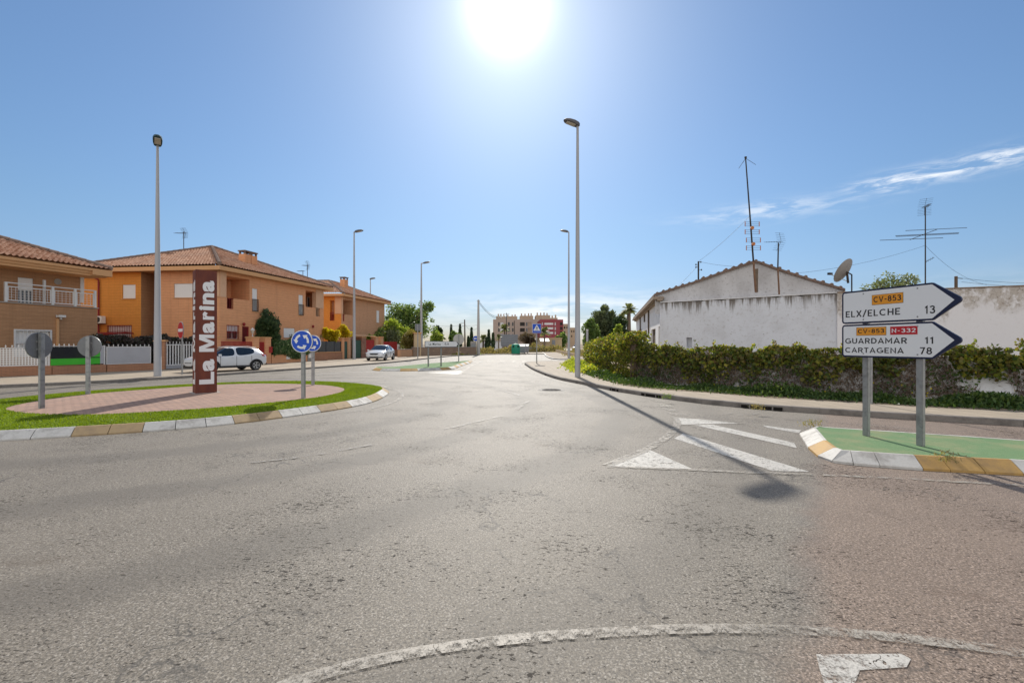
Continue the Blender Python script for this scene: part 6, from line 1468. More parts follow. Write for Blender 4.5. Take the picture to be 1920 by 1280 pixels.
for s in (-1, 1):
    mb = MB(); mb.box((2.24, s * 0.88, 0.30), (1.9, 0.06, 0.13)); mb.build('sill_cladding', M['car_black'], sx, bevel=0.02)
    for wx in (0.92, 3.56):
        mb = MB(); ring = []
        for k in range(17):
            a = math.pi * k / 16; ring.append((wx + 0.41 * math.cos(a), s * 0.905, 0.32 + 0.41 * math.sin(a)))
        mb.tube(ring, 0.035, 6); mb.build('arch_trim', M['car_black'], sx, smooth=True)
    mb = MB(); mb.box((1.30, s * 0.98, 1.07), (0.12, 0.18, 0.13)); mb.box((1.30, s * 0.90, 1.03), (0.06, 0.14, 0.03)); mb.build('mirror', M['car_white'], sx, bevel=0.025)
    mb = MB(); mb.hull8([(0.10, s * 0.50, 0.74), (0.45, s * 0.83, 0.84), (0.50, s * 0.83, 0.91), (0.14, s * 0.52, 0.83)], [(0.03, s * 0.55, 0.73), (0.42, s * 0.915, 0.83), (0.48, s * 0.90, 0.93), (0.10, s * 0.56, 0.86)]); mb.build('headlight', M['headlight'], sx)
    mb = MB(); mb.hull8([(3.98, s * 0.80, 0.95), (4.30, s * 0.62, 0.93), (4.28, s * 0.62, 1.06), (3.90, s * 0.82, 1.12)], [(4.02, s * 0.915, 0.95), (4.39, s * 0.70, 0.93), (4.36, s * 0.68, 1.06), (3.92, s * 0.90, 1.12)]); mb.build('taillight', M['taillight'], sx)
    for hx in (2.05, 2.86):
        mb = MB(); mb.box((hx, s * 0.915, 0.93), (0.16, 0.03, 0.03)); mb.build('door_handle', M['car_white'], sx, bevel=0.01)
    for hx in (1.36, 2.32, 3.26):
        mb = MB(); mb.box((hx, s * 0.902, 0.68), (0.010, 0.02, 0.62)); mb.build('door_gap', M['car_black'], sx)
    mb = MB(); mb.tube([(1.95, s * 0.60, 1.57), (2.4, s * 0.60, 1.62), (3.2, s * 0.59, 1.61), (3.7, s * 0.56, 1.53)], 0.018, 6); mb.build('roof_rail', M['galvanised'], sx, smooth=True)
mb = MB(); mb.hull8([(0.10, -0.36, 0.58), (0.10, 0.36, 0.58), (0.14, 0.42, 0.76), (0.14, -0.42, 0.76)], [(-0.005, -0.36, 0.58), (-0.005, 0.36, 0.58), (0.055, 0.42, 0.77), (0.055, -0.42, 0.77)]); mb.build('grille', M['car_black'], sx)
mb = MB(); mb.hull8([(0.12, -0.66, 0.26), (0.12, 0.66, 0.26), (0.12, 0.60, 0.46), (0.12, -0.60, 0.46)], [(0.02, -0.62, 0.26), (0.02, 0.62, 0.26), (0.01, 0.56, 0.46), (0.01, -0.56, 0.46)]); mb.build('front_bumper', M['car_black'], sx)
mb = MB(); mb.box((4.37, 0, 0.42), (0.10, 1.3, 0.16)); mb.build('rear_bumper', M['car_black'], sx, bevel=0.03)
mb = MB(); mb.box((4.405, 0, 0.80), (0.02, 0.52, 0.12)); mb.build('number_plate', M['number_plate'], sx)
rear = Vector(G(499, 691.8, 0.11)); frontp = Vector(G(341, 699.5, 0.11)); hd = (rear - frontp).normalized(); 
SC = 0.885; ctr_off = Vector((-hd.y, hd.x)) * 0.85 * SC
sx.location = (frontp.x + ctr_off.x + 0.62, frontp.y + ctr_off.y + 0.1, 0.112); sx.rotation_euler = (0, 0, math.atan2(hd.y, hd.x)); sx.scale = (SC, SC, SC * 0.95)

# hatchback facing the camera
hx_ = thing('parked_car', 'white hatchback parked facing the road in front of the red fence', 'car')
SH = [(0.00, 0.34, 0.54, 0.60, 0.55, 0.42, 0, 0), (0.06, 0.24, 0.66, 0.75, 0.74, 0.58, 0, 0), (0.28, 0.20, 0.77, 0.86, 0.86, 0.68, 0, 0), (0.75, 0.20, 0.86, 0.94, 0.90, 0.72, 0, 0), (1.06, 0.20, 0.89, 0.99, 0.90, 0.74, 0, 1), (1.14, 0.20, 0.89, 1.02, 0.90, 0.73, 1, 1), (1.90, 0.20, 0.90, 1.43, 0.90, 0.60, 1, 0), (2.34, 0.20, 0.91, 1.475, 0.90, 0.60, 0, 0),
      (2.40, 0.20, 0.91, 1.478, 0.90, 0.60, 1, 0), (2.80, 0.20, 0.94, 1.47, 0.90, 0.595, 1, 0), (3.25, 0.22, 1.02, 1.43, 0.90, 0.57, 0, 0), (3.70, 0.25, 1.04, 1.36, 0.88, 0.55, 0, 1), (4.00, 0.30, 0.98, 1.08, 0.84, 0.60, 0, 0), (4.20, 0.36, 0.84, 0.92, 0.75, 0.58, 0, 0), (4.25, 0.42, 0.70, 0.78, 0.62, 0.48, 0, 0)]
car_body(SH, ((0.88, 0.315), (3.48, 0.315)), 0.315, 'body', hx_)
for wx in (0.88, 3.48):
    for s in (-1, 1): wheel(hx_, wx, s * 0.795, 0.315, 0.315)
for s in (-1, 1):
    mb = MB(); mb.box((1.36, s * 0.98, 0.97), (0.12, 0.18, 0.13)); mb.box((1.36, s * 0.90, 0.93), (0.06, 0.14, 0.03)); mb.build('mirror', M['car_white'], hx_, bevel=0.025)
    mb = MB(); mb.hull8([(0.14, s * 0.50, 0.58), (0.40, s * 0.80, 0.66), (0.55, s * 0.80, 0.78), (0.22, s * 0.48, 0.70)], [(0.04, s * 0.52, 0.58), (0.36, s * 0.90, 0.66), (0.52, s * 0.895, 0.80), (0.14, s * 0.50, 0.74)]); mb.build('headlight', M['headlight'], hx_)
    mb = MB(); mb.hull8([(0.06, s * 0.48, 0.30), (0.16, s * 0.76, 0.30), (0.16, s * 0.74, 0.37), (0.06, s * 0.50, 0.37)], [(-0.005, s * 0.48, 0.30), (0.08, s * 0.80, 0.30), (0.08, s * 0.78, 0.37), (-0.005, s * 0.50, 0.37)]); mb.build('fog_light', M['car_black'], hx_)
    for hh_ in (2.1, 2.9):
        mb = MB(); mb.box((hh_, s * 0.91, 0.84), (0.16, 0.03, 0.03)); mb.build('door_handle', M['car_white'], hx_, bevel=0.01)
    for q in (1.40, 2.36):
        mb = MB(); mb.box((q, s * 0.897, 0.60), (0.010, 0.02, 0.56)); mb.build('door_gap', M['car_black'], hx_)
mb = MB(); mb.hull8([(0.05, -0.30, 0.56), (0.05, 0.30, 0.56), (0.10, 0.44, 0.69), (0.10, -0.44, 0.69)], [(-0.015, -0.30, 0.56), (-0.015, 0.30, 0.56), (0.04, 0.44, 0.70), (0.04, -0.44, 0.70)]); mb.build('grille', M['car_black'], hx_)
mb = MB(); mb.hull8([(0.05, -0.46, 0.28), (0.05, 0.46, 0.28), (0.05, 0.42, 0.39), (0.05, -0.42, 0.39)], [(-0.02, -0.46, 0.28), (-0.02, 0.46, 0.28), (-0.02, 0.42, 0.39), (-0.02, -0.42, 0.39)]); mb.build('lower_grille', M['car_black'], hx_)
mb = MB(); mb.box((-0.02, 0, 0.47), (0.02, 0.52, 0.11)); mb.build('number_plate', M['number_plate'], hx_)
c = Vector(G(701, 676.4, 0.11)); hx_.location = (c.x, c.y, 0.112); hx_.rotation_euler = (0, 0, R(90 - 1)); hx_.scale = (0.96,) * 3
# ------------------------------------------------------------------ plants and trees
def limbs(mb, base, top, r0, tips, seed, sway=0.15):
    rnd = random.Random(seed); base, top = Vector(base), Vector(top)
    mid = base.lerp(top, 0.5) + Vector((rnd.uniform(-sway, sway), rnd.uniform(-sway, sway), 0))
    mb.tube([base - Vector((0, 0, 0.1)), base + Vector((0, 0, 0.1)), mid, top], [r0 * 1.25, r0, r0 * 0.8, r0 * 0.6], 8)
    for tp_ in tips:
        tp_ = Vector(tp_); st = base.lerp(top, rnd.uniform(0.65, 1.0)); q = st.lerp(tp_, 0.5) + Vector((rnd.uniform(-.2, .2), rnd.uniform(-.2, .2), rnd.uniform(0.0, .35))) * (tp_ - st).length * 0.4
        mb.tube([st, q, tp_], [r0 * 0.42, r0 * 0.25, r0 * 0.08], 6)
def tree(name, label, cat, px, Y, crown, leaf, n, lmat, seed, trunk=0.18, group=None, clumps=26, base_z=0.12, csize=0.30, shell=0.25, droop=0.2, long=1.6, gaps=0.0, tmat='bark', vary=0.5):
    """crown: photo box (x0, y_top, x1, y_bottom) at distance Y"""
    x0, y0, x1, y1 = crown; a, b = PX(x0, y1, Y), PX(x1, y0, Y); cx = (px - CX) / F * Y
    o = thing(name, label, cat, (cx, Y, base_z), 0, group)
    C = (a + b) / 2; rx, rz_ = (b.x - a.x) / 2, (b.z - a.z) / 2; ry = min(rx, max(rz_, rx * 0.7))
    rnd = random.Random(seed); blobs = []
    for k in range(clumps):
        while True:
            v = Vector((rnd.uniform(-1, 1), rnd.uniform(-1, 1), rnd.uniform(-1, 1)))
            if 0.35 < v.length < 1: break
        s = csize * rnd.uniform(1 - vary, 1 + vary); v = v * (1 - s * 0.65)
        p = Vector((C.x + v.x * rx, C.y + v.y * ry, C.z + v.z * rz_)); m = min(rx, rz_)
        blobs.append((p.x, p.y, p.z, (rx * 0.5 + m * 0.5) * s, (ry * 0.5 + m * 0.5) * s, (rz_ * 0.4 + m * 0.6) * s))
    blobs.append((C.x, C.y, C.z, rx * 0.55, ry * 0.55, rz_ * 0.6))
    mb = MB(); limbs(mb, (cx, Y, base_z), (C.x, C.y, C.z - rz_ * 0.25), trunk, [(q[0], q[1], q[2]) for q in blobs[:min(14, clumps)]], seed)
    mb.build('trunk', M[tmat], o, world=True, smooth='all')
    leaf_obj('crown', blob_points(blobs, n, seed, shell), leaf, M[lmat], o, seed, droop, long)
    return o
def shrub(*a, **k): return tree(*a, **k)
# gardens on the left
tree('conifer_shrub', 'dark dense conifer shrub with spiky tips against the corner house', 'shrub', 502, 36.0, (477, 590, 527, 668), 0.14, 10000, 'dark_leaf', 31, trunk=0.1, clumps=26, csize=0.36, droop=-1.2, long=2.4)
o = bpy.data.objects['conifer_shrub']; rng = np.random.default_rng(8); spp = []
for px, yt in ((484, 598), (490, 589), (496, 580), (501, 579), (509, 585), (515, 594), (520, 602)):
    a = PX(px, yt, 36); spp.append(np.stack([a.x + rng.normal(0, 0.07, 130), 36 + rng.normal(0, 0.2, 130), a.z - rng.uniform(0, 1.2, 130)], 1))
leaf_obj('shoots', np.concatenate(spp), 0.10, M['dark_leaf'], o, 9, -1.5, 2.4)
tree('yellow_shrub', 'bright yellow autumn shrub above the dark grey panel fence', 'shrub', 622, 44.0, (594, 611, 641, 643), 0.14, 2600, 'yellow_leaf', 32, trunk=0.06, clumps=20, csize=0.3)
tree('yellow_shrub', 'sparser golden climber with bare twigs beside the second lamp post', 'shrub', 648, 46.9, (630, 605, 661, 644), 0.14, 1300, 'yellow_leaf', 33, trunk=0.05, clumps=16, csize=0.26)
tree('flower_shrub', 'pale shrub between the hedge and the yellow shrub, behind the blue signs', 'shrub', 592, 43.0, (582, 617, 603, 650), 0.11, 900, 'olive_leaf', 34, trunk=0.04, clumps=12)
tree('dark_shrub', 'dark leafy shrub under the white shuttered window by the ivy hedge', 'shrub', 548, 39.5, (528, 622, 560, 655), 0.12, 2200, 'dark_leaf', 35, trunk=0.05, clumps=14)
tree('lime_shrub', 'yellow green shrub above the red fence and peach pillars', 'shrub', 694, 54.5, (676, 624, 718, 652), 0.16, 1400, 'lime_leaf', 36, trunk=0.05, clumps=14)
tree('garden_tree', 'dark bush at the corner of the third house wall', 'tree', 708, 58.0, (690, 612, 726, 655), 0.16, 1800, 'tree_leaf', 37, trunk=0.08, clumps=12)
tree('garden_tree', 'big broad leafy tree with drooping outer branches behind the third lamp post', 'tree', 768, 70.0, (714, 556, 826, 650), 0.24, 7500, 'tree_leaf', 38, trunk=0.28, clumps=60, csize=0.20, shell=0.1, droop=0.8)
tree('garden_tree', 'pale green bushy tree in front of the big broad tree', 'tree', 738, 60.5, (706, 596, 772, 656), 0.20, 5200, 'lime_leaf', 39, trunk=0.12, clumps=26, csize=0.3)
tree('olive_bush', 'small silvery olive bush above the red fence end', 'bush', 740, 59.0, (722, 611, 754, 656), 0.12, 2600, 'olive_leaf', 40, trunk=0.06, clumps=18)
tree('round_shrub', 'trimmed rounded tan brown shrub above the low peach wall', 'shrub', 764, 58.0, (745, 614, 784, 658), 0.13, 5200, 'tan_leaf', 41, trunk=0.08, clumps=10, csize=0.5, shell=0.6, vary=0.2)
# beyond the stone wall
tree('garden_tree', 'autumn tinted tree behind the stone wall and small arrow board', 'tree', 818, 86.0, (804, 618, 832, 655), 0.32, 1800, 'lime_leaf', 42, trunk=0.12, clumps=20)
tree('garden_tree', 'dark green tree behind the round grey sign back', 'tree', 852, 90.0, (842, 618, 868, 654), 0.32, 1800, 'tree_leaf', 43, trunk=0.12, clumps=18)
tree('garden_tree', 'pointed dark tree over the stone wall right of the third lamp post', 'tree', 824, 94.0, (816, 606, 831, 640), 0.3, 1200, 'dark_leaf', 44, trunk=0.1, clumps=14)
def cypress(px, Y, ytop, w, label, grp='slim dark cypresses beyond the road'):
    a = PX(px, ytop, Y); h = a.z - 0.1; o = thing('cypress', label, 'cypress', (a.x, Y, 0.12), 0, grp); r = w / F * Y / 2
    MB().tube([(0, 0, 0), (0, 0, h * 0.5)], [0.12, 0.05], 6).build('trunk', M['bark'], o)
    rng = np.random.default_rng(int(px)); n = 1100; u = rng.uniform(0, 1, n) ** 0.8; th = rng.uniform(0, 6.28, n); rr = r * np.minimum(1, (1 - u) * 1.9) * np.minimum(1, u * 6 + 0.3) * rng.uniform(0.5, 1.1, n)
    leaf_obj('crown', np.stack([rr * np.cos(th), rr * np.sin(th), 0.25 + u * h], 1), 0.26, M['dark_leaf'], o, int(px), -2.0, 2.2, world=False)
for px, Y, yt, w_, lb in ((884, 96, 618, 7, 'slim dark cypress between the two utility poles'), (916.5, 98, 622, 6.5, 'taller of the slim cypresses right of the tall utility pole'), (912, 99, 636, 5.5, 'short cypress close behind the taller cypress by the utility pole'), (924.5, 97, 628, 6.5, 'cypress just left of the apartment block'), (846, 104, 612, 7, 'dark cypress among the trees left of the slim utility pole'), (862.5, 105, 611, 8, 'broad dark cypress beside the slim utility pole'), (878, 101, 634, 5, 'small cypress at the foot of the slim utility pole')):
    cypress(px, Y, yt, w_, lb)
def palm(px, Y, ycrown, rad, label, n=26, base_z=0.12, trunk=0.2, seed=1, grp='palms around the road', lean=0.0, ybase=None):
    c = PX(px, ycrown, Y); o = thing('palm_tree', label, 'palm tree', (c.x + lean, Y, base_z), 0, grp); h = c.z - base_z
    mb = MB(); k = 8; mb.tube([(-lean * u, 0, h * u) for u in [q / k for q in range(k + 1)]], [trunk * (1.25 - 0.4 * q / k + (0.12 if q == k else 0)) for q in range(k + 1)], 10); mb.build('trunk', M['palm_bark'], o, smooth=True)
    rnd = random.Random(seed); mb = MB(); Rr = rad / F * Y; c0 = Vector((-lean, 0, h))
    for i in range(n):
        a = 6.283 * i / n + rnd.uniform(-.2, .2); e = rnd.uniform(-0.45, 1.35); L = Rr * rnd.uniform(0.85, 1.1); pts = []
        d = Vector((math.cos(a), math.sin(a), 0)); m = 9
        for q in range(m + 1):
            u = q / m; pts.append(c0 + d * (L * u * math.cos(e) * (1 - 0.12 * u)) + Vector((0, 0, L * (u * math.sin(e) - 0.36 * u * u * (1.0 if e > 0 else 0.7)))))
        mb.tube(pts, [0.035 * (1 - 0.8 * q / m) for q in range(m + 1)], 3, cap=False)
        for q in range(1, m * 3):
            u = q / (m * 3); j = min(int(u * m), m - 1); p = pts[j].lerp(pts[j + 1], u * m - j); tg_ = (pts[j + 1] - pts[j]).normalized(); sd = tg_.cross(Vector((0, 0, 1))).normalized(); ll = L * 0.24 * math.sin(math.pi * min(1, 0.18 + u * 0.85)) + 0.05; wd_ = 0.03 + 0.006 * Y / 20
            for s in (-1, 1):
                e_ = p + sd * s * ll + tg_ * ll * 0.7 + Vector((0, 0, -ll * 0.28)); mb.poly([p - tg_ * wd_, p + tg_ * wd_, e_])
    mb.build('fronds', M['palm_leaf'], o, fix=False)
palm(946, 118, 617, 16, 'palm tree in front of the beige apartment block', seed=2, trunk=0.22, n=28)
palm(906, 100, 636, 15, 'low palm tree behind the tall utility pole', seed=3, n=20)
palm(1021, 104, 622, 16, 'palm tree in front of the red apartment block', seed=4, n=30)
palm(935, 104, 632, 9, 'small palm at the left end of the apartment block', seed=5, n=18, trunk=0.12)
palm(1179, 74, 580, 20, 'tall palm tree behind the farmhouse roof corner', seed=6, n=34, trunk=0.34)
palm(1166, 78, 596, 17, 'shorter shaggy palm left of the tall palm', seed=7, n=30, trunk=0.3)
palm(1110, 80, 612, 12, 'palm tree with pale trunk in front of the pine', seed=8, n=20, trunk=0.16)
palm(829, 92, 630, 12, 'palm tree behind the small arrow board', seed=9, n=18)
tree('bare_tree', 'wide brown half bare tree behind the recycling bins', 'tree', 988, 92, (971, 620, 1014, 660), 0.24, 2600, 'brown_leaf', 45, trunk=0.2, clumps=26, csize=0.26)
tree('street_tree', 'dark green street tree in front of the red apartment block', 'tree', 1052, 112, (1038, 622, 1067, 655), 0.32, 2200, 'tree_leaf', 46, trunk=0.15, clumps=18)
tree('round_tree', 'dense dark rounded tree right of the nearest lamp post', 'tree', 1101, 66, (1087, 596, 1126, 662), 0.2, 6500, 'tree_leaf', 47, trunk=0.2, clumps=24, csize=0.36, shell=0.5)
tree('pine_tree', 'tall grey green pine between the dense tree and the palms', 'tree', 1130, 72, (1102, 569, 1160, 660), 0.19, 9000, 'pine_leaf', 48, trunk=0.25, clumps=60, csize=0.22, shell=0.1, droop=-0.5, long=2.2)
tree('garden_tree', 'dark tree under the tall palm beside the farmhouse', 'tree', 1160, 70, (1136, 592, 1186, 660), 0.22, 6000, 'dark_leaf', 49, trunk=0.2, clumps=26)
tree('lime_bush', 'small bright green bush in front of the dark trees by the farmhouse', 'bush', 1159, 56, (1147, 609, 1170, 634), 0.17, 1800, 'lime_leaf', 50, trunk=0.06, clumps=12, csize=0.4)
tree('sparse_tree', 'thin tree crown showing above the yard wall beside the satellite dish', 'tree', 1664, 27, (1612, 504, 1722, 585), 0.10, 1900, 'olive_leaf', 51, trunk=0.12, clumps=30, csize=0.2)
# verge plants along the right pavement
def weeds(name, label, pts, rad, h, n, mat, size, seed, kind='stuff', cat='weeds', droop=-1.4, long=2.6):
    rng = np.random.default_rng(seed); pts = np.array(pts); seg = np.linalg.norm(np.diff(pts, axis=0), axis=1); s = rng.uniform(0, seg.sum(), n); cs = np.r_[0, np.cumsum(seg)]
    x = np.interp(s, cs, pts[:, 0]) + rng.normal(0, rad, n); y = np.interp(s, cs, pts[:, 1]) + rng.normal(0, rad, n)
    hh_ = h * (0.55 + 0.45 * np.sin(s * 2.1 + seed) * np.sin(s * 0.9)) * np.clip(1.2 - np.hypot(x - np.interp(s, cs, pts[:, 0]), y - np.interp(s, cs, pts[:, 1])) / (rad * 2.4), 0.1, 1)
    return tag(leaf_obj(name, np.stack([x, y, 0.13 + rng.uniform(0, 1, n) * np.maximum(hh_, 0.05)], 1), size, M[mat], seed=seed, droop=droop, long=long), label, cat, kind=kind)
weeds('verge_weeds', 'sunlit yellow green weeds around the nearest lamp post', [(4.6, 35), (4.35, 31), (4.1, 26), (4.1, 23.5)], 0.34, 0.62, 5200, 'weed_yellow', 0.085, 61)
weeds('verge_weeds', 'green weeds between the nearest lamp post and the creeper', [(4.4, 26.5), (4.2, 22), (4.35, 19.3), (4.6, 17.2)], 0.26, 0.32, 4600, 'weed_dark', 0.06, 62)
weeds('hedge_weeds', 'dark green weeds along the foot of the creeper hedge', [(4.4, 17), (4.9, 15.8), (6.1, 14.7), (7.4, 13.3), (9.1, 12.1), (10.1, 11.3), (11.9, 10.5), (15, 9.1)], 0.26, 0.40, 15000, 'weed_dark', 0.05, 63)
weeds('yellow_flowers', 'small yellow flowers scattered among the hedge weeds', [(6.3, 14.7), (7.4, 13.4), (9.1, 12.2), (10.1, 11.4), (11.9, 10.6), (15, 9.2)], 0.25, 0.75, 150, 'flower_yellow', 0.045, 64, cat='flowers', droop=0, long=1.0)
weeds('dry_grass', 'dry tan grass on the far verge under the utility pole', [(-6.6, 69), (-4, 72), (-1.5, 73.5), (0.2, 75)], 0.8, 1.3, 3000, 'dry_grass', 0.16, 65, cat='grass')
weeds('dry_grass', 'tall dry grass on the waste ground behind the bins', [(2.2, 84), (6, 86), (9, 88)], 0.8, 1.9, 2600, 'dry_grass', 0.18, 66, cat='grass')
weeds('dry_grass', 'dry grass strip beyond the side street pavement', [(8, 56), (9.4, 62), (9.5, 70)], 0.7, 1.0, 2600, 'dry_grass', 0.14, 67, cat='grass')
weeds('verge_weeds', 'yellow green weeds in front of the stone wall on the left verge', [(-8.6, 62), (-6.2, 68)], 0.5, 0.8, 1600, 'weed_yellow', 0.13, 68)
for k, (px, py, lb) in enumerate(((1420, 768, 'tuft of dry grass growing from the kerb left of the direction sign'), (1252, 747, 'green tuft growing in the drain slot'), (1772, 866, 'dry weed tuft at the rim of the right green island'), (1525, 801, 'dry tuft at the far tip of the right green island'))):
    x, y = G(px, py, 0.12); rng = np.random.default_rng(k); n = 90
    tag(leaf_obj('weed_tuft', np.stack([x + rng.normal(0, 0.09, n), y + rng.normal(0, 0.05, n), 0.13 + rng.uniform(0, 0.12, n)], 1), 0.012, M['dry_grass' if k != 1 else 'weed'], seed=k, droop=-1.2, long=6), lb, 'weeds')

# creeper covered garden wall on the right
WL = smooth_path(V2([(5.35, 31.5), (4.95, 27), (4.75, 22.5), (4.85, 19.6), (5.0, 18.2)]), 0.5); WR = smooth_path(V2([(5.0, 18.2), (5.9, 16.2), (7.2, 14.8), (8.5, 13.6), (10.0, 12.6), (11.4, 11.8), (13.2, 10.9), (17.5, 8.9)]), 0.5)
gw = thing('garden_wall', 'low white flaking garden wall showing through the creeper', 'wall', (5.0, 18.2, 0.12))
mb = MB()
for path, h_ in ((WR, 1.28),):
    b = offset_path(path, 0.2)
    for i in range(len(path) - 1): mb.hull8([(*path[i].xy, 0.12), (*path[i + 1].xy, 0.12), (*b[i + 1].xy, 0.12), (*b[i].xy, 0.12)], [(*path[i].xy, h_), (*path[i + 1].xy, h_), (*b[i + 1].xy, h_), (*b[i].xy, h_)])
mb.build('masonry', M['plaster_flaked'], gw, world=True)
mb = MB(); mb.box((4.98, 18.25, 1.0), (0.32, 0.32, 1.6), 0.5); mb.build('corner_stem', M['bark'], gw, world=True)  # boxy stem under the mound, dark bark colour for its shadowy look
def creeper_pts(path, n, seed, zlo, zhi, thick, edge=0.10):
    rng = np.random.default_rng(seed); p = np.array([q[:2] for q in path]); seg = np.linalg.norm(np.diff(p, axis=0), axis=1); cs = np.r_[0, np.cumsum(seg)]; s = rng.uniform(0, cs[-1], n)
    x, y = np.interp(s, cs, p[:, 0]), np.interp(s, cs, p[:, 1]); i = np.clip(np.searchsorted(cs, s) - 1, 0, len(seg) - 1); d = np.diff(p, axis=0)[i] / seg[i][:, None]; nrm = np.stack([d[:, 1], -d[:, 0]], 1)
    top = zhi(s) + edge * np.sin(s * 3.3 + seed) + edge * 0.7 * np.sin(s * 8.7) ; lo = zlo(s)
    u = rng.uniform(0, 1, n); z = lo + (top - lo) * u; bul = thick * (0.35 + 0.65 * np.clip(1 - u, 0, 1) ** 0.01 * np.sin(np.pi * np.clip(u * 0.8 + 0.2, 0, 1))) * (0.75 + 0.3 * np.sin(s * 2.2 + 1) * np.sin(z * 4 + s))
    o_ = rng.uniform(-0.25, 1.0, n) * bul
    return np.stack([x - nrm[:, 0] * -o_ * 1.0, y - nrm[:, 1] * -o_, z], 1), np.stack([nrm[:, 0], nrm[:, 1], np.full(n, 0.5)], 1), s, u
zf = lambda a: (lambda s: np.full_like(s, a))
# bright leafy top of the creeper, right run
P, Nn, s, u = creeper_pts(WR, 30000, 71, lambda s: np.clip(0.78 + 0.34 * np.sin(s * 1.25) * np.sin(s * 0.45 + 1) + 0.22 * np.sin(s * 3.7) + 0.12 * np.sin(s * 9.1) - 0.35 * (s < 4), 0.2, 1.3), lambda s: np.where(s < 1.2, 1.64, 1.50), 0.36, 0.045)
rng = np.random.default_rng(1); keep = (rng.uniform(0, 1, len(u)) < np.clip(0.18 + u * 1.0, 0, 0.8)) & (np.sin(s * 6.1 + P[:, 2] * 5) * np.sin(s * 2.7 - P[:, 2] * 8) > -0.75)
cr = thing('creeper_hedge', 'creeper hedge spilling over the garden wall beside the right pavement', 'hedge', (7.2, 14.8, 0.12))
leaf_obj('leafy_top', P[keep], rng.uniform(0.045, 0.115, keep.sum()), M['creeper'], cr, 72, 0.4, 1.2, N=Nn[keep])
P, Nn, s, u = creeper_pts(WR, 26000, 73, zf(0.2), zf(1.3), 0.17)
nz = np.sin(s * 1.7) * np.sin(s * 0.63 + 2) + 0.5 * np.sin(s * 4.1 + u * 5) + 0.55 * np.sin(s * 11 - u * 7) * np.sin(s * 5.3 + u * 13) + 0.25 * np.random.default_rng(6).normal(size=len(s)); keep = nz > -0.42 - 0.9 * (s < 8.0)
leaf_obj('bare_stems', P[keep], 0.011, M['creeper_low'], cr, 74, 0.9, 20, N=Nn[keep])
keep2 = keep & (np.random.default_rng(5).uniform(0, 1, len(u)) < 0.22)
P3, N3, s3, u3 = creeper_pts(WR, 5200, 83, zf(0.15), zf(1.2), 0.24); k3 = np.sin(s3 * 2.9) * np.sin(s3 * 1.3 + u3 * 4) > -0.2
leaf_obj('low_leaves', P3[k3], 0.06, M['weed_dark'], cr, 84, 0.6, 1.3, N=N3[k3])
leaf_obj('withered_leaves', P[keep2], 0.05, M['brown_leaf'], cr, 79, 0.8, 1.4, N=Nn[keep2])
rng = np.random.default_rng(4); spr = []
for k in range(36):
    s0 = rng.uniform(1, 14); i = min(int(s0 / 0.5), len(WR) - 1); b = WR[i]; m = 14; spr.append(np.stack([b.x + rng.normal(0, 0.05, m), b.y + rng.normal(0, 0.05, m), 1.48 + np.linspace(0, rng.uniform(0.08, 0.3), m)], 1))
leaf_obj('leafy_sprays', np.concatenate(spr), 0.06, M['creeper'], cr, 75, 0.3, 1.4)
# taller sunlit mound by the corner stem and the run going back
cm_ = thing('creeper_mound', 'tall sunlit yellow green creeper mound at the hedge corner behind the lamp post', 'hedge', (4.9, 20, 0.12))
bl = []
rnd = random.Random(9)
for i, q in enumerate(WL):
    f_ = i / (len(WL) - 1); top = 1.50 + 0.42 * f_ + 0.14 * math.sin(i * 1.3)
    for k in range(3): zc = 0.35 + (top - 0.55) * (k / 2); bl.append((q.x + rnd.uniform(-.12, .12), q.y, zc, rnd.uniform(.30, .46), rnd.uniform(.4, .6), rnd.uniform(.28, .40)))
bl += [(4.95, 18.35, 1.78, 0.46, 0.45, 0.40), (4.78, 18.9, 1.75, 0.46, 0.45, 0.36), (4.95, 18.6, 1.25, 0.45, 0.5, 0.5), (4.7, 19.3, 1.5, 0.45, 0.5, 0.42), (5.5, 17.2, 1.30, 0.35, 0.4, 0.28)]
leaf_obj('foliage', blob_points(bl, 21000, 76, 0.6), 0.085, M['creeper'], cm_, 77, 0.4, 1.25)
for k in range(9):
    q = WL[int(k * (len(WL) - 1) / 8)]; mb = MB(); mb.tube([(q.x, q.y, 0.1), (q.x + rnd.uniform(-.1, .1), q.y, 0.8), (q.x + rnd.uniform(-.2, .2), q.y, 1.4)], [0.05, 0.035, 0.02], 6); mb.build('stem', M['bark'], cm_, world=True)
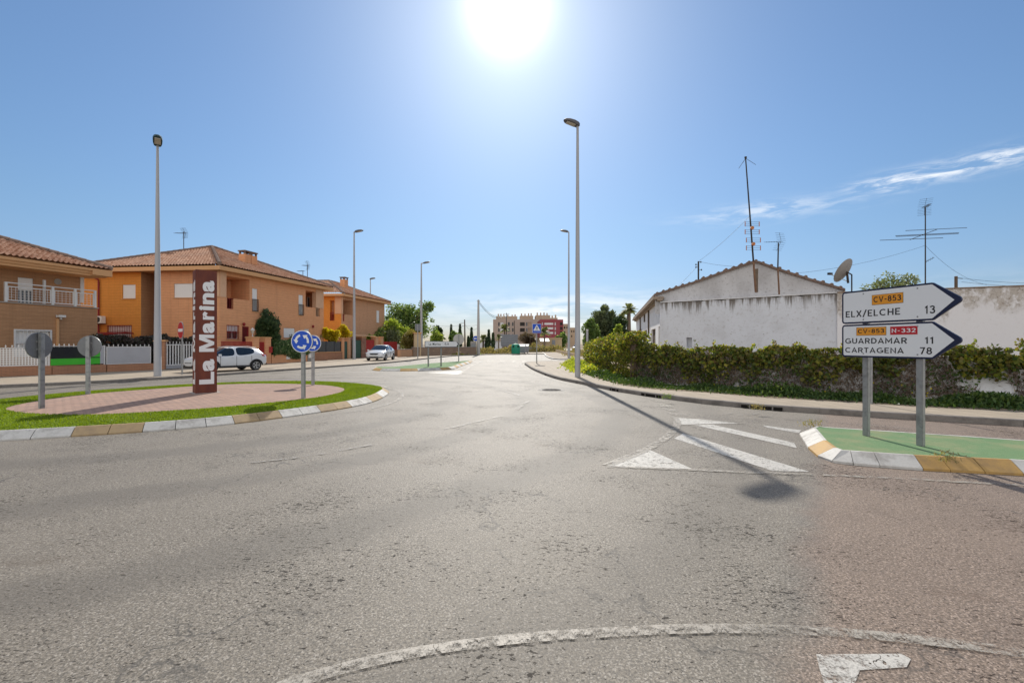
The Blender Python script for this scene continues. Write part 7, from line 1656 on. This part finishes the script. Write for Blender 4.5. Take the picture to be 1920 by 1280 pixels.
# ------------------------------------------------------------------ distant buildings
def block(name, label, px0, px1, ytop, Y, mat, depth, wins, pent=(), base=0.1, grp='apartment blocks at the end of the road'):
    a, b = PX(px0, ytop, Y), PX(px1, ytop, Y); fr = Frame(a.x, Y, 1, 0); W = b.x - a.x
    o = thing(name, label, 'building', (a.x + W / 2, Y, base), 0, grp)
    holes = []
    for (x0, y0, x1, y1, *k) in wins: r = fr.rect(x0, y0, x1, y1); holes.append((*r, 0.35))
    mb = MB(); wall(mb, fr, 0, W, base, a.z, holes)
    c = [fr.P(0, base), fr.P(W, base), fr.P(W, base, -depth), fr.P(0, base, -depth)]; up = Vector((0, 0, a.z - base))
    for i in (1, 2, 3): p, q = c[i], c[(i + 1) % 4]; mb.poly([p, q, q + up, p + up])
    mb.poly([p + up for p in c]); mb.build('wall', M[mat], o, world=True, fix=False)
    for (x0, y0, x1, y1, *k), h in zip(wins, holes):
        m_ = (k[0] if k else 'glass_grey'); mb = MB(); fbox(mb, fr, h[0], h[1], h[2], h[3], -0.36, -0.26); wn = mb.build('window', M[m_], o, world=True)
    for (x0, x1, yt, *k) in pent:
        mb = MB(); r = fr.rect(x0, yt, x1, ytop); fbox(mb, fr, r[0], r[1], a.z - 0.05, r[3], -depth * 0.6, -1.2); ph = mb.build('penthouse', M[k[0] if k else 'apt_tan'], o, world=True)
        mb = MB(); rnd = random.Random(int(x0))
        n = max(2, int((x1 - x0) / 6))
        for q in range(n): t_ = r[0] + (r[1] - r[0]) * (q + 0.5 + rnd.uniform(-.2, .2)) / n; fbox(mb, fr, t_ - 0.3, t_ + 0.3, r[3], r[3] + rnd.uniform(0.6, 1.4), -3.2, -2.6)
        mb.build('chimney', M['apt_tan'], ph, world=True)
    return o, fr
W1 = []
for row, (y0, y1) in enumerate(((604, 611), (615, 622), (626, 633))):
    for x0, x1, m_ in ((934, 937, 'glass_dark'), (938, 944, 'sign_white'), (952, 956, 'glass_dark'), (960, 963, 'glass_dark'), (975, 984, 'interior_dark'), (986, 989, 'glass_grey'), (990, 996, 'apt_tan')): W1.append((x0, y0, x1, y1, m_))
block('apartment_building', 'long beige apartment block with rooftop penthouses at the end of the road', 924.5, 1020, 598.5, 215, 'apt_beige', 22, W1, ((930, 948, 592.5), (949, 970, 592.5), (975, 1000, 591.5), (1005, 1030, 590.5)))
W2 = []
for y0, y1 in ((604, 610), (612.5, 618.5), (621, 627)): W2 += [(1016, y0, 1018, y1, 'sign_white'), (1020.5, y0 + 0.6, 1037.5, y1 - 1.2, 'sign_white'), (1040, y0, 1042.5, y1, 'sign_white'), (1050, y0, 1055, y1, 'interior_dark')]
block('apartment_building', 'dark red apartment block with white window bands, right of the beige block', 1013, 1056, 598.8, 190, 'apt_red', 22, W2, ((1016, 1046, 595.3),))
block('apartment_building', 'small tan apartment block behind the right end of the red block', 1055, 1066, 607, 235, 'apt_tan', 14, [(1057, 612, 1060, 616, 'interior_dark'), (1062, 612, 1064, 616, 'interior_dark'), (1057, 621, 1060, 625, 'interior_dark')], ())
block('apartment_building', 'far narrow brown block seen between the two right lamp posts', 1069, 1079, 614, 260, 'apt_tan', 14, [(1071, 619, 1073, 623, 'interior_dark'), (1075, 619, 1077, 623, 'interior_dark'), (1071, 628, 1073, 632, 'interior_dark')], ())
# low beige hut and bits at the end of the road
a = PX(1012, 655, 108); fr = Frame(a.x, 108, 1, 0.02); o = thing('roadside_hut', 'low flat beige building beyond the railing at the end of the road', 'building', (a.x, 108, 0.12)); L_ = fr.t(1053.5); z1 = fr.z(1030, 635)
mb = MB(); fbox(mb, fr, 0, L_, 0.12, z1, -7, 0); mb.build('wall', M['plaster_beige'], o, world=True); mb = MB(); fbox(mb, fr, -0.1, L_ + 0.1, z1 + 0.003, z1 + 0.25, -7.1, 0.1); mb.build('parapet', M['plaster_beige'], o, world=True)
mb = MB(); fbox(mb, fr, fr.t(1035), fr.t(1041), 0.12, 2.6, 0.003, 0.1); mb.build('door', M['bin_grey'], o, world=True)
mb = MB(); p = [fr.P(fr.t(1012), 2.9, 0.1), fr.P(fr.t(1028), 2.9, 0.1), fr.P(fr.t(1028), 2.2, 2.6), fr.P(fr.t(1012), 2.2, 2.6)]; mb.hull8(p, [q + Vector((0, 0, 0.08)) for q in p]); mb.build('awning', M['sign_white'], o, world=True)
# billboard seen from behind
a = PX(939, 655, 112); o = thing('billboard', 'large grey billboard seen from behind, left of the green recycling bin', 'billboard', (a.x, 112, 0.12)); wB = (971 - 939) / F * 112; zb0, zb1 = PX(0, 649, 112).z, PX(0, 627, 112).z
MB().box((wB / 2, 0, (zb0 + zb1) / 2 - 0.12), (wB, 0.12, zb1 - zb0)).build('panel', M['bin_grey'], o)
for q in range(5): MB().box((wB / 2, -0.1, zb0 + (zb1 - zb0) * (q + 0.5) / 5 - 0.12), (wB, 0.08, 0.06)).build('batten', M['alu_back'], o)
for q in (0.12, 0.5, 0.88): MB().box((wB * q, 0.12, zb1 / 2 - 0.1), (0.14, 0.1, zb1)).build('post', M['alu_back'], o)
# recycling bins
x, y = G(967, 663.4, 0.11); s_ = y / F; o = thing('recycling_bin', 'green igloo shaped recycling bin at the far side of the road', 'recycling bin', (x, y, 0.11))
r_ = 8.2 * s_; hb_ = 19 * s_
MB().lathe([(r_ * 0.98, 0.05), (r_, hb_ * 0.15), (r_, hb_ * 0.70), (r_ * 0.93, hb_ * 0.86), (r_ * 0.68, hb_ * 0.96), (r_ * 0.3, hb_)], n=20).build('shell', M['bin_green'], o, smooth=True)
MB().lathe([(r_ * 0.32, hb_ * 1.0), (r_ * 0.3, hb_ * 1.05), (r_ * 0.1, hb_ * 1.06)], n=12).build('lifting_cap', M['bin_green'], o)
for q in (-0.5, 0.5): MB().lathe([(r_ * 0.22, 0), (r_ * 0.22, r_ * 0.06)], (q * r_, -r_ * 0.86, hb_ * 0.74), 12, Matrix(((1, 0, 0), (0, 0, -1), (0, 1, 0)))).build('slot', M['drain_dark'], o)
for k, (px, lb) in enumerate(((978, 'grey waste container right behind the green recycling bin'), (984.5, 'grey waste container, farther right of the two by the railing'))):
    x, y = G(px, 662.8 - k * 0.8, 0.11); o = thing('waste_container', lb, 'waste container', (x, y, 0.11), R(-12), 'grey waste containers beyond the road'); wd_, dp, hh_ = 1.25, 1.0, 1.35
    mb = MB(); mb.hull8([(-wd_ / 2 + .08, -dp / 2 + .08, 0.12), (wd_ / 2 - .08, -dp / 2 + .08, 0.12), (wd_ / 2 - .08, dp / 2 - .08, 0.12), (-wd_ / 2 + .08, dp / 2 - .08, 0.12)], [(-wd_ / 2, -dp / 2, hh_ * .8), (wd_ / 2, -dp / 2, hh_ * .8), (wd_ / 2, dp / 2, hh_), (-wd_ / 2, dp / 2, hh_)]); mb.build('bin_body', M['bin_grey'], o)
    mb = MB(); mb.hull8([(-wd_ / 2 - .03, -dp / 2 - .04, hh_ * .8 + .003), (wd_ / 2 + .03, -dp / 2 - .04, hh_ * .8 + .003), (wd_ / 2 + .03, dp / 2, hh_ + .003), (-wd_ / 2 - .03, dp / 2, hh_ + .003)], [(-wd_ / 2 - .03, -dp / 2 - .04, hh_ * .8 + .06), (wd_ / 2 + .03, -dp / 2 - .04, hh_ * .8 + .06), (wd_ / 2, dp * .2, hh_ + .15), (-wd_ / 2, dp * .2, hh_ + .15)]); mb.build('lid', M['bin_grey'], o)
    for s in (-1, 1): MB().lathe([(0.09, -0.03), (0.09, 0.03)], (s * wd_ * .36, -dp * .34, 0.09), 10, Matrix(((0, 0, 1), (0, 1, 0), (-1, 0, 0)))).build('wheel', M['tyre'], o)
# railing along the waste ground
p0, p1 = G(990, 660.2, 0.11), G(1042, 659.3, 0.11); fr = fenceframe(p0, p1); o = thing('railing', 'low metal pedestrian railing along the far side of the road', 'railing', fr.P(0, 0.11))
for k in range(7):
    a, b = fr.L * k / 7 + 0.1, fr.L * (k + 1) / 7 - 0.1; mb = MB(); rail(mb, fr, a, b, 0.25, 1.05, 0, 8, 0.02); mb.build('rail_panel', M['galvanised'], o, world=True)
# distant parked car
dc = copy_tree(hx_); dc['label'] = 'tiny distant white car at the end of the road between the lamp posts'; x, y = G(1079, 656.3, 0.0); dc.location = (x, y, 0.0); dc.rotation_euler = (0, 0, R(75))
# small white cottage parts on far left of bins
a = PX(920, 655, 125); fr = Frame(a.x, 125, 1, 0); o = thing('white_cottage', 'low white building with awning far behind the dry grass left of the bin', 'building', (a.x, 125, 0.1)); L_ = fr.t(940)
mb = MB(); fbox(mb, fr, -3.2, L_, 0.1, 2.6, -5, 0); mb.build('wall', M['plaster_flaked'], o, world=True); mb = MB(); fbox(mb, fr, -3.3, L_ + 0.1, 2.603, 2.8, -5.1, 0.5); mb.build('roof', M['apt_tan'], o, world=True)

# ------------------------------------------------------------------ utility poles and wires
def wire(name, label, a, b, sag, r=0.012, n=16, mat='black_metal', strands=1, grp=None):
    a, b = Vector(a), Vector(b); mb = MB()
    mb.tube([a.lerp(b, k / n) - Vector((0, 0, sag * 4 * (k / n) * (1 - k / n))) for k in range(n + 1)], r, 5)
    return tag(mb.build(name, M[mat]), label, 'cable', grp)
x, y = G(897, 664, 0.11); zt_ = PX(0, 562, y).z
o = thing('utility_pole', 'tall tapering concrete utility pole beside the small arrow sign', 'utility pole', (x, y, 0.11), 0, 'utility poles at the far side')
MB().tube([(0, 0, 0), (0, 0, zt_ - 0.11)], [0.26, 0.13], 8).build('pole', M['pole_concrete'], o)
mb = MB(); mb.box((0, 0, zt_ - 0.3), (0.5, 0.06, 0.06)); mb.build('bracket', M['galvanised'], o)
cab = thing('utility_cabinet', 'pale concrete utility cabinet at the foot of the tall pole', 'cabinet', (x - 0.72, y - 0.1, 0.11)); MB().box((0, 0, 0.95), (0.85, 0.5, 1.9)).build('housing', M['concrete'], cab, bevel=0.03); MB().box((0.02, -0.255, 1.0), (0.6, 0.01, 1.2)).build('door', M['bin_grey'], cab)
top1 = Vector((x, y, zt_ - 0.12))
y2 = 100; p = PX(872, 599, y2)
o = thing('utility_pole', 'slim brown wooden utility pole left of the tall concrete pole', 'utility pole', (p.x, y2, 0.12), 0, 'utility poles at the far side')
MB().tube([(0, 0, 0), (-0.1, 0, p.z - 0.12)], [0.19, 0.12], 8).build('pole', M['bark'], o)
mb = MB(); mb.box((-0.5, 0, p.z - 0.9), (1.1, 0.07, 0.07)); mb.box((-0.35, 0, p.z - 1.5), (0.8, 0.07, 0.07)); mb.build('crossarm', M['galvanised'], o); top2 = p.copy()
y3 = 115; p = PX(949.5, 586.5, y3)
o = thing('utility_pole', 'thin dark utility pole with a short crossbar before the beige block', 'utility pole', (p.x, y3, 0.12), 0, 'utility poles at the far side')
MB().tube([(0, 0, 0), (0, 0, p.z - 0.12)], [0.14, 0.08], 8).build('pole', M['iron_dark'], o); MB().box((0, 0, p.z - 0.35), (1.5, 0.07, 0.07)).build('crossarm', M['iron_dark'], o); top3 = p.copy()
o = thing('utility_pole', 'shorter thin dark pole right of the crossbar pole before the beige block', 'utility pole', (PX(964.5, 600, 118).x, 118, 0.12), 0, 'utility poles at the far side'); MB().tube([(0, 0, 0), (0, 0, PX(0, 602, 118).z)], [0.12, 0.07], 8).build('pole', M['iron_dark'], o); MB().box((0, 0, PX(0, 602, 118).z - 0.2), (0.5, 0.07, 0.07)).build('crossarm', M['iron_dark'], o)
W_ = 'cables between the far utility poles'
for dz_ in (0.0, -0.25): wire('power_cable', 'thick sagging cable from the tall concrete pole to the crossbar pole' if dz_ == 0 else 'lower twin of the sagging cable from the tall pole', top1 + Vector((0, 0, dz_)), top3 + Vector((-0.2, 0, dz_ - 0.2)), 1.6, 0.03, grp=W_)
wire('power_cable', 'thin cable running left from the slim wooden pole', top2 + Vector((-0.6, 0, -0.9)), PX(800, 614, 95), 0.4, 0.018, grp=W_); wire('power_cable', 'thin cable from the slim wooden pole down to the tall pole', top2 + Vector((0, 0, -1.0)), PX(896, 614, y), 0.8, 0.02, grp=W_)
wire('power_cable', 'faint cable crossing the sky left of the tall concrete pole', PX(790, 607, 98), top1 + Vector((0, 0, -3.6)), 0.3, 0.014, grp=W_)
# bollard lamps by the pine
for px, yt, Y, lb in ((1101, 619, 58, 'short pale post left of the palm trunk by the pine'), (1133, 640, 60, 'short post in front of the pine trunk')):
    a = PX(px, yt, Y); o = thing('garden_post', lb, 'post', (a.x, Y, 0.12)); MB().tube([(0, 0, 0), (0, 0, a.z - 0.12)], 0.14, 8).build('shaft', M['lamp_paint'], o); MB().lathe([(0.16, 0), (0.16, 0.12)], (0, 0, a.z - 0.12), 10).build('cap', M['white_metal'], o)
# block of low garden walls behind the side street
mb = MB(); fr = fenceframe((7.2, 53.5), (8.6, 100)); mb.hull8([fr.P(0, 0.12), fr.P(fr.L, 0.12), fr.P(fr.L, 0.12, 0.2), fr.P(0, 0.12, 0.2)], [fr.P(0, 0.55), fr.P(fr.L, 0.55), fr.P(fr.L, 0.55, 0.2), fr.P(0, 0.55, 0.2)]); tag(mb.build('low_wall', M['plaster_beige']), 'very low beige wall along the road past the far right lamp post', 'wall')

# ------------------------------------------------------------------ aerials on the roofs
def rod(mb, a, b, r=0.008, n=5): mb.tube([a, b], r, n)
def yagi(par, base, axis, cross, L, n, e0, e1, r=0.008, reflector=True, mat='iron_dark'):
    """boom along axis with elements along cross"""
    axis, cross = Vector(axis).normalized(), Vector(cross).normalized(); base = Vector(base); mb = MB(); rod(mb, base - axis * L * 0.15, base + axis * L * 0.85, r * 1.4)
    for k in range(n): u = k / (n - 1); c = base + axis * L * (-0.15 + u); h_ = (e0 + (e1 - e0) * u) / 2; rod(mb, c - cross * h_, c + cross * h_, r)
    b = mb.build('boom', M[mat], par, world=True)
    if reflector:
        mb = MB(); c = base - axis * L * 0.17; v = axis.cross(cross).normalized()
        for k in range(5):
            for s in (-1, 1): q = c + v * s * (0.06 + 0.09 * k) - axis * 0 + axis * (0.04 * k); rod(mb, q - cross * 0.28, q + cross * 0.28, r * 0.8)
        for s in (-1, 1): rod(mb, c, c + v * s * 0.45 + axis * 0.18, r)
        mb.build('reflector', M[mat], par, world=True)
YG = 23.6
a, b = PX(1417, 548, YG - 0.25), PX(1398, 297, YG - 0.25); mid = a.lerp(b, (548 - 490) / (548 - 297))
o = thing('tv_aerial', 'very tall leaning aerial mast with two panel grids on the farmhouse gable', 'aerial', a)
mb = MB(); mb.tube([a, mid], 0.05, 8); mb.build('lower_mast', M['rusty_pole'], o, world=True); mb = MB(); mb.tube([mid, b], [0.045, 0.03], 8); mb.build('upper_mast', M['iron_dark'], o, world=True)
mb = MB()
for q in (PX(1385, 316, YG - .25), PX(1417, 309, YG - .25), PX(1393, 305, YG + .5)): rod(mb, b, q, 0.010)
mb.lathe([(0.06, 0), (0.06, 0.08)], b, 8); mb.build('dipole_arms', M['iron_dark'], o, world=True)
for yc in (428.5, 458.5):
    c = a.lerp(b, (548 - yc) / (548 - 297)) - Vector((0, 0.12, 0)); mb = MB(); mo = MB()
    s_ = YG / F
    for s in (-1, 1):
        for zz in (-11, -7, -3.5, 3.5, 7, 11): rod(mb, c + Vector((0, 0, zz * s_)), c + Vector((s * 13 * s_, 0, zz * s_)), 0.007)
        for z0_, z1_ in ((-11.5, -3), (3, 11.5)): rod(mo, c + Vector((s * 13 * s_, 0, z0_ * s_)), c + Vector((s * 13 * s_, 0, z1_ * s_)), 0.022)
    pg = mb.build('panel_grid', M['iron_dark'], o, world=True); 
    mo.lathe([(0.09, -0.04), (0.09, 0.04)], c, 8, Matrix(((1, 0, 0), (0, 0, 1), (0, -1, 0)))); mo.build('end_rods', M['orange_plastic'], pg, world=True)
a, b = PX(1461, 552, 23.0), PX(1459.5, 455, 23.0); m1 = a.lerp(b, 0.5); o = thing('tv_aerial', 'shorter bent aerial pole with a small grid on the right slope of the gable', 'aerial', a)
mb = MB(); mb.tube([a, m1 + Vector((-0.05, 0, 0))], 0.04, 8); mb.build('lower_mast', M['rusty_pole'], o, world=True); mb = MB(); mb.tube([m1 + Vector((-0.05, 0, 0)), b], [0.035, 0.03], 8); mb.build('upper_mast', M['iron_dark'], o, world=True)
yagi(o, b + Vector((0, 0, 0.05)), (-0.3, 0.8, 0.15), (1, 0.3, 0), 0.9, 7, 0.3, 0.2, 0.007)
YM = 24.0; a, b = PX(1735, 545, YM), PX(1735, 389, YM); o = thing('tv_aerial', 'tall aerial mast with long horizontal rods behind the yard wall', 'aerial', a)
mb = MB(); mb.tube([a - Vector((0, 0, 2.5)), b], [0.035, 0.025], 8); mb.build('mast', M['iron_dark'], o, world=True)
yagi(o, b + Vector((0, 0, 0.02)), (0.75, 0.5, 0.36), (0.9, -0.5, 0), 0.9, 9, 0.28, 0.16, 0.007)
mb = MB(); c = PX(1735, 437, YM); s_ = YM / F
for (x0, y0, x1, y1, dy_) in ((1698, 432.5, 1813, 427, 0.6), (1679, 442, 1798, 436.5, 0.05), (1680, 443.5, 1797, 438, 0.0), (1650, 450.5, 1768, 446, -0.6)): rod(mb, PX(x0, y0, YM + dy_), PX(x1, y1, YM + dy_), 0.014)
rod(mb, PX(1706, 449.5, YM - 0.6), PX(1757, 430, YM + 0.6), 0.016); mb.build('long_rods', M['iron_dark'], o, world=True)
mb = MB(); c = PX(1735, 491, YM); rod(mb, c, c + Vector((0.38, -0.1, 0.22)), 0.012)
for k in range(4): q = c + Vector((0.08 + 0.08 * k, -0.02 * k, 0.05 + 0.045 * k)); rod(mb, q - Vector((0.02, 0, 0.08)), q + Vector((0.02, 0, 0.08)), 0.006)
mb.build('small_aerial', M['iron_dark'], o, world=True)
# aerials on the corner house and beyond
a = PX(344.5, 480, 40); b = PX(344.5, 434, 40); o = thing('tv_aerial', 'roof aerial on the left slope of the corner house', 'aerial', a); mb = MB(); mb.tube([a - Vector((0, 0, 0.6)), b], 0.03, 6); mb.build('mast', M['iron_dark'], o, world=True); yagi(o, b - Vector((0, 0, 0.15)), (-1, 0.15, 0.06), (0.25, 1, 0.35), 1.0, 9, 0.5, 0.3, 0.012)
a = PX(576.5, 527, 45); b = PX(576.5, 496, 45); o = thing('tv_aerial', 'roof aerial behind the right slope of the corner house, taller of two', 'aerial', a); mb = MB(); mb.tube([a - Vector((0, 0, 1.2)), b], 0.03, 6); mb.build('mast', M['iron_dark'], o, world=True); yagi(o, b - Vector((0, 0, 0.1)), (-1, 0.3, 0.1), (0.25, 1, 0.3), 0.7, 7, 0.5, 0.3, 0.012)
a = PX(568, 524, 45.5); b = PX(568, 508, 45.5); o = thing('tv_aerial', 'short roof aerial just left of the taller one behind the corner house', 'aerial', a); mb = MB(); mb.tube([a - Vector((0, 0, 1.2)), b], 0.03, 6); mb.build('mast', M['iron_dark'], o, world=True); yagi(o, b, (-1, 0.2, 0.0), (0.3, 1, 0), 0.7, 7, 0.4, 0.3, 0.012, False)
# roof bracket pole, yard pole, satellite dish
a, b = PX(1309.5, 530, 26.5), PX(1309.5, 490, 26.5); o = thing('roof_pole', 'short service pole with insulators on the left slope of the farmhouse', 'pole', a); mb = MB(); mb.tube([a - Vector((0, 0, 0.3)), b], 0.045, 6); mb.build('pole', M['iron_dark'], o, world=True)
for k, (dx_, dz_) in enumerate(((-0.12, -0.2), (0.12, -0.05), (-0.12, -0.35), (0.15, -0.5))): mb = MB(); mb.tube([b + Vector((0, 0, dz_)), b + Vector((dx_, 0, dz_ + 0.02))], 0.012, 5); mb.lathe([(0.035, -0.03), (0.035, 0.05)], b + Vector((dx_ * 1.2, 0, dz_)), 7); mb.build('insulator', M['black_metal'], o, world=True)
pin = b.copy()
a, b = PX(1792.5, 545, 24.5), PX(1792.5, 518, 24.5); o = thing('yard_pole', 'stub of a dark wooden pole behind the yard wall right of the signs', 'pole', a); mb = MB(); mb.tube([a - Vector((0, 0, 3)), b], 0.07, 8); mb.build('pole', M['bark'], o, world=True); mb = MB(); mb.tube([b + Vector((0.1, 0, -0.1)), b + Vector((0.35, 0, -0.12))], 0.02, 5); mb.build('bracket', M['black_metal'], o, world=True); yp = b.copy()
YD = 20.9; c = PX(1587, 509.5, YD); o = thing('satellite_dish', 'large grey satellite dish on the farmhouse behind the direction signs', 'satellite dish', PX(1597, 541, YD))
ax = Vector((-0.45, 0.72, 0.50)).normalized(); M3 = ax.to_track_quat('Z', 'Y').to_matrix(); rd = 0.58
pr = [(0.02, 0.0), (rd * 0.35, 0.018), (rd * 0.7, 0.07), (rd, 0.15), (rd, 0.165), (rd * 0.7, 0.085), (rd * 0.35, 0.033), (0.02, 0.015)]
mb = MB(); mb.lathe(pr, c, 32, M3); mb.build('reflector', M['dish_grey'], o, world=True, smooth=True)
mb = MB(); mb.tube([c - ax * 0.02 - Vector((0, 0, rd * 0.72)), c + ax * 0.75 - Vector((0, 0, 0.42))], 0.018, 6); mb.tube([c + ax * 0.13 + M3 @ Vector((rd * .8, -rd * .5, 0)), c + ax * 0.75 - Vector((0, 0, 0.42))], 0.008, 5); mb.build('feed_arm', M['apt_grey'], o, world=True)
mb = MB(); f_ = c + ax * 0.78 - Vector((0, 0, 0.40)); mb.box(f_, (0.22, 0.10, 0.10), 0.3); mb.build('feed_horn', M['black_metal'], o, world=True)
mb = MB(); q = PX(1597, 515, YD + 0.2); mb.tube([PX(1597, 560, YD + 0.2), q], 0.03, 6); mb.tube([q, c - ax * 0.02], 0.03, 6); mb.tube([c - ax * 0.03 - Vector((0, 0, 0.05)), c - ax * 0.05 - Vector((-.03, 0, 0.5))], 0.05, 6); mb.build('mount', M['iron_dark'], o, world=True)
m1 = PX(1406, 405, YG - .25); m3 = PX(1735, 460, YM)
WG = 'thin guy wires and cables over the farmhouse'
wire('guy_wire', 'thin guy wire from the tall leaning mast down to the roof pole', m1, pin, 0.12, 0.007, grp=WG); wire('guy_wire', 'thin cable from the roof pole across to the gable ridge', pin, PX(1400, 500, YG), 0.08, 0.007, grp=WG)
wire('guy_wire', 'thin guy wire from the roof pole down to the left eave', pin - Vector((0, 0, .2)), PX(1262, 545, 26.5), 0.05, 0.006, grp=WG); wire('guy_wire', 'long thin wire from the gable to the mast behind the yard wall', PX(1495, 512, 22.5), m3, 0.2, 0.006, grp=WG)
wire('guy_wire', 'thin guy wire from the long rod mast down to the right', m3, PX(1850, 534, 23.5), 0.35, 0.006, grp=WG)
for dz_, yy, lb in ((-0.10, 530, 'upper thin cable from the wooden stub to the right'), (-0.3, 536, 'lower thin cable from the wooden stub to the right')): wire('guy_wire', lb, yp + Vector((0.3, 0, dz_)), PX(2000, yy, 24.5), 0.12, 0.008, grp=WG)
# farmhouse small things
